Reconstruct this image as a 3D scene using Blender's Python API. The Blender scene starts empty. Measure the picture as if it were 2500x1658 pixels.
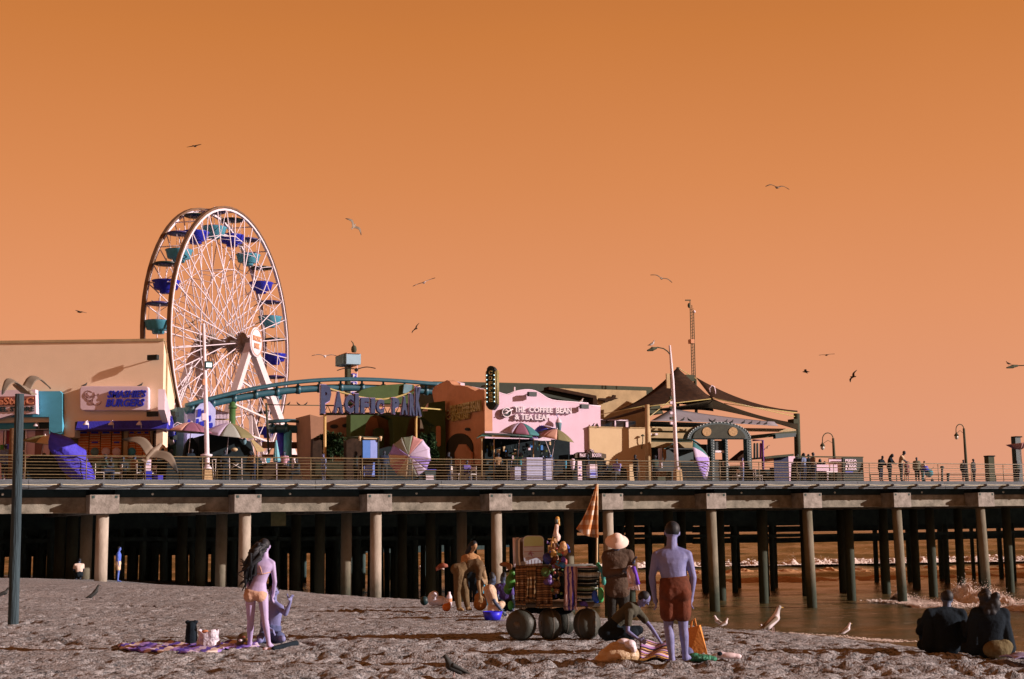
import bpy, math, random
import numpy as np
from mathutils import Vector, Matrix
random.seed(7); np.random.seed(7)
SC = bpy.context.scene
COL = SC.collection
R = math.radians

# ------------------------------------------------------------------ camera
FPX = 3400.0                      # focal length in photo pixels (2500 wide)
PITCH, ROLL = R(7.6), R(0.76)
CAMZ = 5.0
fwd = Vector((0, math.cos(PITCH), math.sin(PITCH)))
r0 = Vector((1, 0, 0)); u0v = r0.cross(fwd)
right = r0 * math.cos(ROLL) - u0v * math.sin(ROLL)
upv = u0v * math.cos(ROLL) + r0 * math.sin(ROLL)
cam_d = bpy.data.cameras.new('camera'); cam = bpy.data.objects.new('camera', cam_d)
COL.objects.link(cam); SC.camera = cam
cam_d.sensor_width = 36.0; cam_d.lens = FPX / 2500 * 36.0
cam_d.clip_start = 0.5; cam_d.clip_end = 30000
m = Matrix((right, upv, -fwd)).transposed().to_4x4(); m.translation = Vector((0, 0, CAMZ))
cam.matrix_world = m
CAM = Vector((0, 0, CAMZ))
def ray(px, py):
    return fwd + right * ((px - 1250) / FPX) + upv * ((829 - py) / FPX)

# ------------------------------------------------------------------ light
EXPO = 0.5
SUN_AZ = R(-10)      # towards the sun: +x turned a little towards the camera
SUN_EL = R(17)
SC.view_settings.view_transform = 'Standard'; SC.view_settings.look = 'None'
SC.view_settings.exposure = EXPO; SC.view_settings.gamma = 1
sd = bpy.data.lights.new('sun', 'SUN'); sun = bpy.data.objects.new('sun', sd); COL.objects.link(sun)
sd.energy = 5.0; sd.angle = R(0.5); sd.color = (1.0, 0.81, 0.74)
to_sun = Vector((math.cos(SUN_EL) * math.cos(SUN_AZ), math.cos(SUN_EL) * math.sin(SUN_AZ), math.sin(SUN_EL)))
sun.rotation_euler = to_sun.to_track_quat('Z', 'Y').to_euler()
sun.location = to_sun * 300
def s2l(c):
    c = c / 255.0
    return c / 12.92 if c <= 0.04045 else ((c + 0.055) / 1.055) ** 2.4
def lin(rgb): return tuple(s2l(c) for c in rgb)
w = bpy.data.worlds.new('World'); SC.world = w; w.use_nodes = True
nt = w.node_tree; nt.nodes.clear()
wo = nt.nodes.new('ShaderNodeOutputWorld'); bg = nt.nodes.new('ShaderNodeBackground')
tc = nt.nodes.new('ShaderNodeTexCoord'); sx = nt.nodes.new('ShaderNodeSeparateXYZ'); rp = nt.nodes.new('ShaderNodeValToRGB')
nt.links.new(tc.outputs['Generated'], sx.inputs[0]); nt.links.new(sx.outputs['Z'], rp.inputs[0])
SKY = [(0.0, (222, 156, 128)), (0.07, (227, 155, 118)), (0.15, (226, 149, 103)), (0.24, (217, 138, 84)),
       (0.34, (203, 124, 64)), (0.5, (165, 92, 40)), (0.75, (118, 62, 27)), (1.0, (95, 50, 24))]
while len(rp.color_ramp.elements) < len(SKY): rp.color_ramp.elements.new(0.5)
for e, (p, c) in zip(rp.color_ramp.elements, SKY):
    e.position = p; e.color = lin(c) + (1,)
# faint large-scale mottling of the air
ns = nt.nodes.new('ShaderNodeTexNoise'); ns.inputs['Scale'].default_value = 3.0; ns.inputs['Detail'].default_value = 4
mr = nt.nodes.new('ShaderNodeMapRange'); mr.inputs['To Min'].default_value = 0.96; mr.inputs['To Max'].default_value = 1.04
mx = nt.nodes.new('ShaderNodeMix'); mx.data_type = 'RGBA'; mx.blend_type = 'MULTIPLY'; mx.inputs[0].default_value = 1
nt.links.new(tc.outputs['Generated'], ns.inputs['Vector']); nt.links.new(ns.outputs['Fac'], mr.inputs['Value'])
nt.links.new(rp.outputs[0], mx.inputs[6]); nt.links.new(mr.outputs[0], mx.inputs[7])
nt.links.new(mx.outputs[2], bg.inputs[0]); bg.inputs[1].default_value = 1.0 / 2 ** EXPO
nt.links.new(bg.outputs[0], wo.inputs[0])

# ------------------------------------------------------------------ materials
MATS = {}
LIT = (1.3, 1.02, 0.9)
def base_of(rgb):     # base colour of a surface that the sunlit photograph shows as rgb
    return tuple(min(0.85, c / k) for c, k in zip(lin(rgb), LIT))
def mat(name, rgb, rough=0.75, var=0.18, scale=3.0, bump=0.0, bscale=None, metal=0.0, raw=False, stretch=None, spec=0.3, rgb2=None):
    if name in MATS: return MATS[name]
    c = rgb if raw else base_of(rgb)
    mt = bpy.data.materials.new(name); mt.use_nodes = True
    t = mt.node_tree; b = t.nodes['Principled BSDF']
    b.inputs['Roughness'].default_value = rough; b.inputs['Metallic'].default_value = metal
    b.inputs['Specular IOR Level'].default_value = spec
    co = t.nodes.new('ShaderNodeTexCoord'); src = co.outputs['Object']
    if stretch:
        mp = t.nodes.new('ShaderNodeMapping'); mp.inputs['Scale'].default_value = stretch
        t.links.new(src, mp.inputs[0]); src = mp.outputs[0]
    n = t.nodes.new('ShaderNodeTexNoise'); n.inputs['Scale'].default_value = scale; n.inputs['Detail'].default_value = 6
    n.inputs['Roughness'].default_value = 0.65
    t.links.new(src, n.inputs['Vector'])
    r = t.nodes.new('ShaderNodeValToRGB'); r.color_ramp.elements[0].position = 0.3; r.color_ramp.elements[1].position = 0.7
    if rgb2 is None:
        lo = tuple(x * (1 - var) for x in c); hi = tuple(min(0.9, x * (1 + var)) for x in c)
    else:
        lo = rgb2 if raw else base_of(rgb2); hi = c
    r.color_ramp.elements[0].color = lo + (1,); r.color_ramp.elements[1].color = hi + (1,)
    t.links.new(n.outputs['Fac'], r.inputs[0]); t.links.new(r.outputs[0], b.inputs['Base Color'])
    if bump > 0:
        n2 = t.nodes.new('ShaderNodeTexNoise'); n2.inputs['Scale'].default_value = bscale or scale * 6; n2.inputs['Detail'].default_value = 5
        t.links.new(src, n2.inputs['Vector'])
        bp = t.nodes.new('ShaderNodeBump'); bp.inputs['Strength'].default_value = bump; bp.inputs['Distance'].default_value = 0.05
        t.links.new(n2.outputs['Fac'], bp.inputs['Height']); t.links.new(bp.outputs[0], b.inputs['Normal'])
    MATS[name] = mt; return mt
def stripes(name, cols, freq, axis='Z', rough=0.85, bump=0.2):
    """woven stripes along one object axis"""
    if name in MATS: return MATS[name]
    mt = bpy.data.materials.new(name); mt.use_nodes = True; t = mt.node_tree; b = t.nodes['Principled BSDF']
    b.inputs['Roughness'].default_value = rough; b.inputs['Specular IOR Level'].default_value = 0.15
    co = t.nodes.new('ShaderNodeTexCoord'); s = t.nodes.new('ShaderNodeSeparateXYZ'); t.links.new(co.outputs['Object'], s.inputs[0])
    n = t.nodes.new('ShaderNodeTexNoise'); n.inputs['Scale'].default_value = 9
    t.links.new(co.outputs['Object'], n.inputs['Vector'])
    ma = t.nodes.new('ShaderNodeMath'); ma.operation = 'MULTIPLY_ADD'; ma.inputs[1].default_value = freq
    t.links.new(s.outputs[axis], ma.inputs[0])
    mb_ = t.nodes.new('ShaderNodeMath'); mb_.operation = 'MULTIPLY'; mb_.inputs[1].default_value = 0.25
    t.links.new(n.outputs['Fac'], mb_.inputs[0]); t.links.new(mb_.outputs[0], ma.inputs[2])
    fr = t.nodes.new('ShaderNodeMath'); fr.operation = 'FRACT'; t.links.new(ma.outputs[0], fr.inputs[0])
    r = t.nodes.new('ShaderNodeValToRGB'); r.color_ramp.interpolation = 'CONSTANT'
    while len(r.color_ramp.elements) < len(cols): r.color_ramp.elements.new(0.5)
    for i, (e, c) in enumerate(zip(r.color_ramp.elements, cols)):
        e.position = i / len(cols); e.color = base_of(c) + (1,)
    t.links.new(fr.outputs[0], r.inputs[0]); t.links.new(r.outputs[0], b.inputs['Base Color'])
    bp = t.nodes.new('ShaderNodeBump'); bp.inputs['Strength'].default_value = bump; bp.inputs['Distance'].default_value = 0.03
    t.links.new(n.outputs['Fac'], bp.inputs['Height']); t.links.new(bp.outputs[0], b.inputs['Normal'])
    MATS[name] = mt; return mt
def glow(name, rgb, strength):
    if name in MATS: return MATS[name]
    mt = bpy.data.materials.new(name); mt.use_nodes = True; b = mt.node_tree.nodes['Principled BSDF']
    b.inputs['Base Color'].default_value = lin(rgb) + (1,); b.inputs['Emission Color'].default_value = lin(rgb) + (1,)
    b.inputs['Emission Strength'].default_value = strength
    MATS[name] = mt; return mt

# ------------------------------------------------------------------ frames
class Frame:
    """upright local frame: u to the side, d away from the camera, z up"""
    def __init__(s, origin, ang):
        s.o = Vector((origin[0], origin[1], 0)); s.a = ang
        s.u = Vector((math.cos(ang), math.sin(ang), 0)); s.v = Vector((-math.sin(ang), math.cos(ang), 0))
    def P(s, u, d, z): return s.o + s.u * u + s.v * d + Vector((0, 0, z))
    def hit(s, px, py, d=0.0):
        r = ray(px, py); t = (d - (CAM - s.o).dot(s.v)) / r.dot(s.v)
        p = CAM + r * t; q = p - s.o
        return q.dot(s.u), p.z
    def W(s, px, py, d=0.0):
        u, z = s.hit(px, py, d); return s.P(u, d, z)
PF = Frame((-19.0, 65.0), math.atan2(0.433, 0.901))      # the pier's edge
def CF(Y): return Frame((0, Y), 0.0)                      # a vertical plane square to the view
def atY(px, py, Y):
    r = ray(px, py); return CAM + r * (Y / r.y)
def onZ(px, py, z):
    r = ray(px, py); return CAM + r * ((z - CAMZ) / r.z)
DECK = PF.hit(900, 1174, 0)[1]

# ------------------------------------------------------------------ mesh builder
def lat(ax):
    ax = ax.normalized(); h = Vector((0, 0, 1)) if abs(ax.z) < 0.9 else Vector((1, 0, 0))
    a = ax.cross(h).normalized(); return a, ax.cross(a).normalized()
class MB:
    def __init__(s): s.v = []; s.f = []; s.sm = []; s.mi = []; s.cur = 0
    def add(s, vs, fs, smooth=False):
        n = len(s.v); s.v.extend(Vector(p) for p in vs)
        for f in fs: s.f.append([i + n for i in f]); s.sm.append(smooth); s.mi.append(s.cur)
        return s
    def hexa(s, c):   # 8 corners: bottom 4 (ccw), top 4
        return s.add(c, [(0, 3, 2, 1), (4, 5, 6, 7), (0, 1, 5, 4), (1, 2, 6, 5), (2, 3, 7, 6), (3, 0, 4, 7)])
    def box(s, x0, x1, y0, y1, z0, z1):
        return s.hexa([(x0, y0, z0), (x1, y0, z0), (x1, y1, z0), (x0, y1, z0), (x0, y0, z1), (x1, y0, z1), (x1, y1, z1), (x0, y1, z1)])
    def fbox(s, F, u0, u1, d0, d1, z0, z1):
        q = [(u0, d0), (u1, d0), (u1, d1), (u0, d1)]
        return s.hexa([F.P(a, b, z0) for a, b in q] + [F.P(a, b, z1) for a, b in q])
    def pbox(s, F, x0, y0, x1, y1, d, t):
        u0 = F.hit(x0, (y0 + y1) / 2, d)[0]; u1 = F.hit(x1, (y0 + y1) / 2, d)[0]
        z1 = F.hit((x0 + x1) / 2, y0, d)[1]; z0 = F.hit((x0 + x1) / 2, y1, d)[1]
        return s.fbox(F, u0, u1, d, d + t, z0, z1)
    def tube(s, pts, rad, n=8, cap=True):
        pts = [Vector(p) for p in pts]
        if not isinstance(rad, (list, tuple)): rad = [rad] * len(pts)
        vs = []; a = None
        for i, p in enumerate(pts):
            t = (pts[min(i + 1, len(pts) - 1)] - pts[max(i - 1, 0)]).normalized()
            if a is None: a, b = lat(t)
            else:
                a = (a - t * a.dot(t)).normalized(); b = t.cross(a)
            for k in range(n):
                th = 2 * math.pi * k / n; vs.append(p + (a * math.cos(th) + b * math.sin(th)) * rad[i])
        fs = [(i * n + k, i * n + (k + 1) % n, (i + 1) * n + (k + 1) % n, (i + 1) * n + k) for i in range(len(pts) - 1) for k in range(n)]
        s.add(vs, fs, True)
        if cap:
            m_ = len(s.v) - len(vs)
            s.f.append([m_ + k for k in range(n)][::-1]); s.sm.append(False); s.mi.append(s.cur)
            e = m_ + (len(pts) - 1) * n
            s.f.append([e + k for k in range(n)]); s.sm.append(False); s.mi.append(s.cur)
        return s
    def bar(s, p, q, w_, h_=None):       # square bar
        p = Vector(p); q = Vector(q); a, b = lat(q - p); h_ = h_ or w_
        a = a * w_ / 2; b = b * h_ / 2
        return s.hexa([p - a - b, p + a - b, p + a + b, p - a + b, q - a - b, q + a - b, q + a + b, q - a + b])
    def ell(s, c, rx, ry, rz, n=12, m_=8, rot=None):
        c = Vector(c); vs = [(0, 0, -1)]
        for j in range(1, m_):
            ph = -math.pi / 2 + math.pi * j / m_
            for k in range(n):
                th = 2 * math.pi * k / n; vs.append((math.cos(ph) * math.cos(th), math.cos(ph) * math.sin(th), math.sin(ph)))
        vs.append((0, 0, 1)); o = []
        for q in vs:
            q = Vector((q[0] * rx, q[1] * ry, q[2] * rz))
            if rot: q = rot @ q
            o.append(c + q)
        fs = [(0, 1 + (k + 1) % n, 1 + k) for k in range(n)]
        for j in range(m_ - 2):
            for k in range(n):
                a = 1 + j * n + k; b = 1 + j * n + (k + 1) % n; fs.append((a, b, b + n, a + n))
        t = 1 + (m_ - 2) * n
        fs += [(t + k, t + (k + 1) % n, len(vs) - 1) for k in range(n)]
        return s.add(o, fs, True)
    def cap(s, p, r_, q, r2, n=10):      # tapered capsule, closed
        p = Vector(p); q = Vector(q); ax = q - p; L = ax.length
        if L < 1e-5: return s.ell(p, r_, r_, r_, n, 6)
        ax.normalize(); a, b = lat(ax); vs = [p - ax * r_]; rings = []
        for t in (-0.75, -0.4): rings.append((p + ax * (r_ * t), r_ * math.sqrt(1 - t * t)))
        rings.append((p, r_)); rings.append((q, r2))
        for t in (0.4, 0.75): rings.append((q + ax * (r2 * t), r2 * math.sqrt(1 - t * t)))
        for c, rr in rings:
            for k in range(n):
                th = 2 * math.pi * k / n; vs.append(c + (a * math.cos(th) + b * math.sin(th)) * rr)
        vs.append(q + ax * r2); fs = [(0, 1 + (k + 1) % n, 1 + k) for k in range(n)]
        for j in range(len(rings) - 1):
            for k in range(n):
                i0 = 1 + j * n + k; i1 = 1 + j * n + (k + 1) % n; fs.append((i0, i1, i1 + n, i0 + n))
        t = 1 + (len(rings) - 1) * n
        fs += [(t + k, t + (k + 1) % n, len(vs) - 1) for k in range(n)]
        return s.add(vs, fs, True)
    def prism(s, pts, off):              # closed outline pts pushed by the vector off
        pts = [Vector(p) for p in pts]; off = Vector(off); n = len(pts)
        vs = pts + [p + off for p in pts]
        fs = [tuple(range(n)), tuple(range(2 * n - 1, n - 1, -1))] + [(i, i + n, (i + 1) % n + n, (i + 1) % n) for i in range(n)]
        return s.add(vs, fs)
    def pprism(s, F, px, d, t):          # outline given in photo pixels on the plane d of frame F
        return s.prism([F.W(x, y, d) for x, y in px], F.v * t)
    def lathe(s, c, prof, n=16, axis=None):
        c = Vector(c); vs = []
        if axis is None: X, Y, Z = Vector((1, 0, 0)), Vector((0, 1, 0)), Vector((0, 0, 1))
        else:
            Z = Vector(axis).normalized(); X, Y = lat(Z)
        for r_, h in prof:
            for k in range(n):
                th = 2 * math.pi * k / n; vs.append(c + X * (r_ * math.cos(th)) + Y * (r_ * math.sin(th)) + Z * h)
        fs = [(i * n + k, i * n + (k + 1) % n, (i + 1) * n + (k + 1) % n, (i + 1) * n + k) for i in range(len(prof) - 1) for k in range(n)]
        return s.add(vs, fs, True)
    def sheet(s, rows, th=0.02, smooth=True):   # grid of points made into a thin closed sheet
        nr, nc = len(rows), len(rows[0]); P_ = [[Vector(p) for p in r_] for r_ in rows]; vs = []
        N = []
        for i in range(nr):
            for j in range(nc):
                a = P_[min(i + 1, nr - 1)][j] - P_[max(i - 1, 0)][j]; b = P_[i][min(j + 1, nc - 1)] - P_[i][max(j - 1, 0)]
                n_ = a.cross(b); n_ = n_.normalized() if n_.length > 1e-9 else Vector((0, 0, 1)); N.append(n_ * th / 2)
        fl = [p for r_ in P_ for p in r_]; M = nr * nc
        vs = [p + n_ for p, n_ in zip(fl, N)] + [p - n_ for p, n_ in zip(fl, N)]
        fs = []
        for i in range(nr - 1):
            for j in range(nc - 1):
                q = (i * nc + j, i * nc + j + 1, (i + 1) * nc + j + 1, (i + 1) * nc + j)
                fs.append(q); fs.append(tuple(x + M for x in q[::-1]))
        s.add(vs, fs, smooth)
        n = len(s.v) - 2 * M
        bd = [j for j in range(nc)] + [i * nc + nc - 1 for i in range(1, nr)] + [(nr - 1) * nc + j for j in range(nc - 2, -1, -1)] + [i * nc for i in range(nr - 2, 0, -1)]
        for k in range(len(bd)):
            a, b = bd[k], bd[(k + 1) % len(bd)]
            s.f.append([n + a, n + a + M, n + b + M, n + b]); s.sm.append(False); s.mi.append(s.cur)
        return s
    def build(s, name, mt, parent=None, rel=True):
        me = bpy.data.meshes.new(name)
        vs = s.v
        if parent is not None and rel:
            inv = pmat(parent).inverted(); vs = [inv @ p for p in vs]
        me.from_pydata([tuple(p) for p in vs], [], s.f)
        me.polygons.foreach_set('use_smooth', s.sm)
        mts = mt if isinstance(mt, (list, tuple)) else [mt]
        for x in mts: me.materials.append(x)
        if len(mts) > 1: me.polygons.foreach_set('material_index', s.mi)
        me.validate(); me.update()
        o = bpy.data.objects.new(name, me); COL.objects.link(o)
        if parent is not None: o.parent = parent
        return o
def pmat(o):
    m_ = Matrix.LocRotScale(o.location, o.rotation_euler, o.scale)
    return pmat(o.parent) @ m_ if o.parent else m_
def tag(o, label=None, cat=None, group=None, kind=None):
    if label: o['label'] = label
    if cat: o['category'] = cat
    if group: o['group'] = group
    if kind: o['kind'] = kind
    return o
def thing(name, label, cat, loc, rz=0.0, group=None, parent=None):
    o = bpy.data.objects.new(name, None); COL.objects.link(o); o.empty_display_size = 0.2
    o.location = Vector(loc); o.rotation_euler = (0, 0, rz)
    if parent is not None: o.parent = parent
    return tag(o, label, cat, group)
def copy_tree(o, parent=None):
    c = o.copy(); COL.objects.link(c)
    if parent is not None: c.parent = parent
    for ch in list(o.children): copy_tree(ch, c)
    return c
DEFER = []
def soften(o, voxel, it=2):           # one continuous skin over overlapping closed volumes
    md = o.modifiers.new('skin', 'REMESH'); md.mode = 'VOXEL'; md.voxel_size = voxel; md.use_smooth_shade = True
    s_ = o.modifiers.new('smooth', 'SMOOTH'); s_.iterations = it; s_.factor = 0.5
    DEFER.append(('mod', o)); return o
TEXTS = []
def lettering(parent, name, string, F, u, d, z, w_, h_, mt, depth=0.05, bold=0.025, shear=0.0, udir=None, warp=None):
    """raised letters: box u..u+w, z..z+h on plane d of frame F"""
    me = bpy.data.meshes.new(name); o = bpy.data.objects.new(name, me); COL.objects.link(o); o.parent = parent
    me.materials.append(mt)
    cu = bpy.data.curves.new('tmp', 'FONT'); cu.body = string; cu.extrude = 0.5; cu.offset = bold; cu.shear = shear; cu.resolution_u = 2
    to = bpy.data.objects.new('tmp', cu); COL.objects.link(to)
    TEXTS.append((o, to, F, u, d, z, w_, h_, depth, parent, warp)); return o
def ptext(parent, name, string, F, x0, y0, x1, y1, d, mt, **k):
    u0 = F.hit(x0, (y0 + y1) / 2, d)[0]; u1 = F.hit(x1, (y0 + y1) / 2, d)[0]
    z1 = F.hit((x0 + x1) / 2, y0, d)[1]; z0 = F.hit((x0 + x1) / 2, y1, d)[1]
    return lettering(parent, name, string, F, u0, d, z0, u1 - u0, z1 - z0, mt, **k)
def finish():
    bpy.context.view_layer.update()
    dg = bpy.context.evaluated_depsgraph_get()
    for o, to, F, u, d, z, w_, h_, depth, parent, warp in TEXTS:
        ev = to.evaluated_get(dg); tm = ev.to_mesh()
        n = len(tm.vertices); co = np.empty(n * 3); tm.vertices.foreach_get('co', co); co = co.reshape(-1, 3)
        mn = co.min(0); mx_ = co.max(0); q = (co - mn) / np.maximum(mx_ - mn, 1e-6)
        inv = pmat(parent).inverted(); vs = []
        for x, y, t in q:
            zz = z + y * h_ if warp is None else z + warp(x, y) * h_
            vs.append(tuple(inv @ F.P(u + x * w_, d - t * depth, zz)))
        fs = [tuple(p.vertices) for p in tm.polygons]
        me = o.data; me.from_pydata(vs, [], fs); me.update()
        ev.to_mesh_clear()
    for t in TEXTS: bpy.data.objects.remove(t[1])
    for kind, o in DEFER:
        nm = bpy.data.meshes.new_from_object(o.evaluated_get(dg), depsgraph=dg)
        o.modifiers.clear(); o.data = nm
        nm.polygons.foreach_set('use_smooth', [True] * len(nm.polygons))
# ---- numpy value noise
_rt = np.random.RandomState(3).rand(256, 256)
def vnoise(x, y):
    xi = np.floor(x).astype(int); yi = np.floor(y).astype(int); fx = x - xi; fy = y - yi
    fx = fx * fx * (3 - 2 * fx); fy = fy * fy * (3 - 2 * fy)
    a = _rt[xi % 256, yi % 256]; b = _rt[(xi + 1) % 256, yi % 256]; c = _rt[xi % 256, (yi + 1) % 256]; d_ = _rt[(xi + 1) % 256, (yi + 1) % 256]
    return (a * (1 - fx) + b * fx) * (1 - fy) + (c * (1 - fx) + d_ * fx) * fy
def fbm(x, y, o=4):
    s_ = 0; a = 1; t = 0
    for i in range(o):
        s_ = s_ + a * vnoise(x * 2 ** i + 17 * i, y * 2 ** i + 31 * i); t += a; a *= 0.5
    return s_ / t
# ------------------------------------------------------------------ beach
_cx = np.array([-60, -21, -8.8, -4.0, -1.06, 1.7, 3.6, 5.25, 6.2, 7.1, 9.0, 13, 40])
_cy = np.array([70, 57, 46, 38.7, 36, 29.5, 26.8, 23.8, 21.4, 19.6, 16.0, 9, -20])
_kx = np.array([-60, -21, -6, 0, 60]); _kv = np.array([0.03, 0.045, 0.095, 0.12, 0.125])
def gbase(x, y):
    x = np.asarray(x, float); y = np.asarray(y, float)
    yc = np.interp(x, _cx, _cy); d = y - yc; k = np.interp(x, _kx, _kv)
    drop = k * 0.5 * (d + np.sqrt(d * d + 6.0)) * np.clip(1.0, 0, 1)
    return np.maximum(3.2 - drop, -2.5 + 0 * x)
def ground(x, y): return float(gbase(x, y))
def spaced(a, b, st, g): 
    o = []; x = a
    while x < b: o.append(x); x += st; st *= g
    return o
xs = [-v - 22 for v in spaced(0.5, 260, 0.5, 1.25)][::-1] + list(np.arange(-22, 13, 0.06)) + [v + 13 for v in spaced(0.5, 200, 0.5, 1.25)]
ys = [-v + 12.5 for v in spaced(0.4, 120, 0.4, 1.25)][::-1]
y = 12.5
while y < 46: ys.append(y); y *= 1.0028
while y < 300: ys.append(y); y += max(0.3, (y - 44) * 0.06)
xs = np.array(xs); ys = np.array(ys)
GX, GY = np.meshgrid(xs, ys); GZ = gbase(GX, GY)
fade = np.clip((60 - GY) / 15, 0, 1) * np.clip((GY - 6) / 6, 0, 1)
GZ += (fbm(GX * 0.35, GY * 0.5, 3) - 0.5) * 0.12 * np.clip((70 - GY) / 20, 0.15, 1)
GZ += (fbm(GX * 2.2 + 40, GY * 2.6, 4) - 0.5) * 0.022 * fade
GZ += (fbm(GX * 9 + 11, GY * 9, 2) - 0.5) * 0.022 * fade
rs = np.random.RandomState(5)
def dimple(cx, cy, rx, ry, dep, an=0.0):
    i0, i1 = np.searchsorted(xs, [cx - 2.6 * rx, cx + 2.6 * rx]); j0, j1 = np.searchsorted(ys, [cy - 2.6 * ry, cy + 2.6 * ry])
    if i1 - i0 < 2 or j1 - j0 < 2: return
    X = GX[j0:j1, i0:i1] - cx; Y = GY[j0:j1, i0:i1] - cy
    c, s_ = math.cos(an), math.sin(an)
    q = ((X * c + Y * s_) / rx) ** 2 + ((-X * s_ + Y * c) / ry) ** 2
    GZ[j0:j1, i0:i1] += -dep * np.exp(-q * q) + dep * 0.22 * np.exp(-(np.sqrt(q) - 1.45) ** 2 * 7)
for i in range(11000):
    cy = 12.8 * (48 / 12.8) ** rs.rand(); cx = rs.uniform(-0.42, 0.42) * cy
    if not (-21 < cx < 12.5): continue
    rr = rs.uniform(0.05, 0.13)
    dimple(cx, cy, rr, rr * rs.uniform(0.8, 1.6), rs.uniform(0.01, 0.05), rs.uniform(-1, 1))
# long wheel furrows left by the cart, and shallow drag ridges
for (px0, y0, px1, y1, n, dep) in [(700, 1600, 1240, 1608, 46, 0.06), (1080, 1618, 2500, 1632, 110, 0.07), (60, 1563, 420, 1570, 34, 0.06),
                                   (1150, 1607, 2400, 1596, 70, 0.05), (820, 1489, 1180, 1496, 40, 0.06), (900, 1497, 1250, 1503, 36, 0.05), (250, 1475, 700, 1483, 40, 0.05)]:
    for t in np.linspace(0, 1, n):
        p = onZ(px0 + (px1 - px0) * t, y0 + (y1 - y0) * t, 3.2)
        dimple(p.x, p.y + rs.uniform(-0.05, 0.05), 0.22, 0.12, dep * rs.uniform(0.4, 1.1))
nr, nc = GX.shape
me = bpy.data.meshes.new('sand'); me.vertices.add(nr * nc)
me.vertices.foreach_set('co', np.stack([GX, GY, GZ], -1).astype(np.float32).ravel())
I = np.arange(nr * nc).reshape(nr, nc); Q = np.stack([I[:-1, :-1], I[:-1, 1:], I[1:, 1:], I[1:, :-1]], -1).reshape(-1, 4)
me.loops.add(Q.size); me.loops.foreach_set('vertex_index', Q.ravel().astype(np.int32))
me.polygons.add(len(Q)); me.polygons.foreach_set('loop_start', (np.arange(len(Q)) * 4).astype(np.int32))
me.polygons.foreach_set('use_smooth', np.ones(len(Q), bool)); me.update(calc_edges=True)
sand = bpy.data.objects.new('sand', me); COL.objects.link(sand); tag(sand, kind='structure')
ms = mat('sand', (192, 172, 165), rough=0.95, scale=1.1, bump=0.7, bscale=30, rgb2=(154, 140, 135), spec=0.08)
# second, finer speckle of dark spots
t = ms.node_tree; b = t.nodes['Principled BSDF']; lnk = b.inputs['Base Color'].links[0]; src = lnk.from_socket
co = t.nodes.new('ShaderNodeTexCoord'); n = t.nodes.new('ShaderNodeTexNoise'); n.inputs['Scale'].default_value = 14; n.inputs['Detail'].default_value = 8; n.inputs['Roughness'].default_value = 0.8
t.links.new(co.outputs['Object'], n.inputs['Vector'])
r_ = t.nodes.new('ShaderNodeValToRGB'); r_.color_ramp.elements[0].position = 0.41; r_.color_ramp.elements[0].color = (0.22, 0.24, 0.26, 1); r_.color_ramp.elements[1].position = 0.52; r_.color_ramp.elements[1].color = (1, 1, 1, 1)
t.links.new(n.outputs['Fac'], r_.inputs[0]); mxn = t.nodes.new('ShaderNodeMix'); mxn.data_type = 'RGBA'; mxn.blend_type = 'MULTIPLY'; mxn.inputs[0].default_value = 1
t.links.new(src, mxn.inputs[6]); t.links.new(r_.outputs[0], mxn.inputs[7])
# wet, darker and glossier near the water: by height above the sea
g = t.nodes.new('ShaderNodeNewGeometry'); sp = t.nodes.new('ShaderNodeSeparateXYZ'); t.links.new(g.outputs['Position'], sp.inputs[0])
mr = t.nodes.new('ShaderNodeMapRange'); mr.inputs['From Min'].default_value = 0.5; mr.inputs['From Max'].default_value = 1.3; mr.inputs['To Min'].default_value = 0.35; mr.inputs['To Max'].default_value = 1
t.links.new(sp.outputs['Z'], mr.inputs['Value']); mx2 = t.nodes.new('ShaderNodeMix'); mx2.data_type = 'RGBA'; mx2.blend_type = 'MULTIPLY'; mx2.inputs[0].default_value = 1
t.links.new(mxn.outputs[2], mx2.inputs[6]); t.links.new(mr.outputs[0], mx2.inputs[7]); t.links.new(mx2.outputs[2], b.inputs['Base Color'])
sand.data.materials.append(ms)

# ------------------------------------------------------------------ sea
me = bpy.data.meshes.new('sea')
sxs = np.concatenate([[-9000, -3000, -800, -300], np.arange(-120, 119, 0.8), [160, 300, 900, 3000, 9000]])
sys_ = np.concatenate([[12], np.arange(20, 230, 0.7), np.arange(231, 640, 1.6), [660, 800, 1500, 4000, 12000, 25000]])
SX, SY = np.meshgrid(sxs, sys_)
SZ = (fbm(SX * 0.25, SY * 0.55, 4) - 0.5) * (0.28 + 0.5 * np.clip((SY - 90) / 120, 0, 1.6)) * ((np.abs(SX) < 119) & (SY < 620))
def swell(x, y, yc, a, w_):   # a breaking line of swell, steep towards the beach
    d = y - yc; return a * np.exp(-np.where(d < 0, (d / (w_ * 0.45)) ** 2, (d / w_) ** 2))
WAVES = [(150, 0.75, 4.0), (126, 0.3, 3), (186, 0.6, 5), (230, .7, 6), (290, .7, 7), (370, .8, 8)]
def crest(x, yc): return yc + 0.10 * x + 3.5 * (fbm(x * 0.05 + yc, x * 0 + yc, 2) - 0.5)
for yc, a, w_ in WAVES: SZ += swell(SX, SY, crest(SX, yc), a, w_) * (0.7 + 0.6 * fbm(SX * 0.08, SX * 0 + yc, 2)) * (np.abs(SX) < 119)
nr, nc = SX.shape; me.vertices.add(nr * nc)
me.vertices.foreach_set('co', np.stack([SX, SY, SZ], -1).astype(np.float32).ravel())
I = np.arange(nr * nc).reshape(nr, nc); Q = np.stack([I[:-1, :-1], I[:-1, 1:], I[1:, 1:], I[1:, :-1]], -1).reshape(-1, 4)
me.loops.add(Q.size); me.loops.foreach_set('vertex_index', Q.ravel().astype(np.int32))
me.polygons.add(len(Q)); me.polygons.foreach_set('loop_start', (np.arange(len(Q)) * 4).astype(np.int32))
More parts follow.
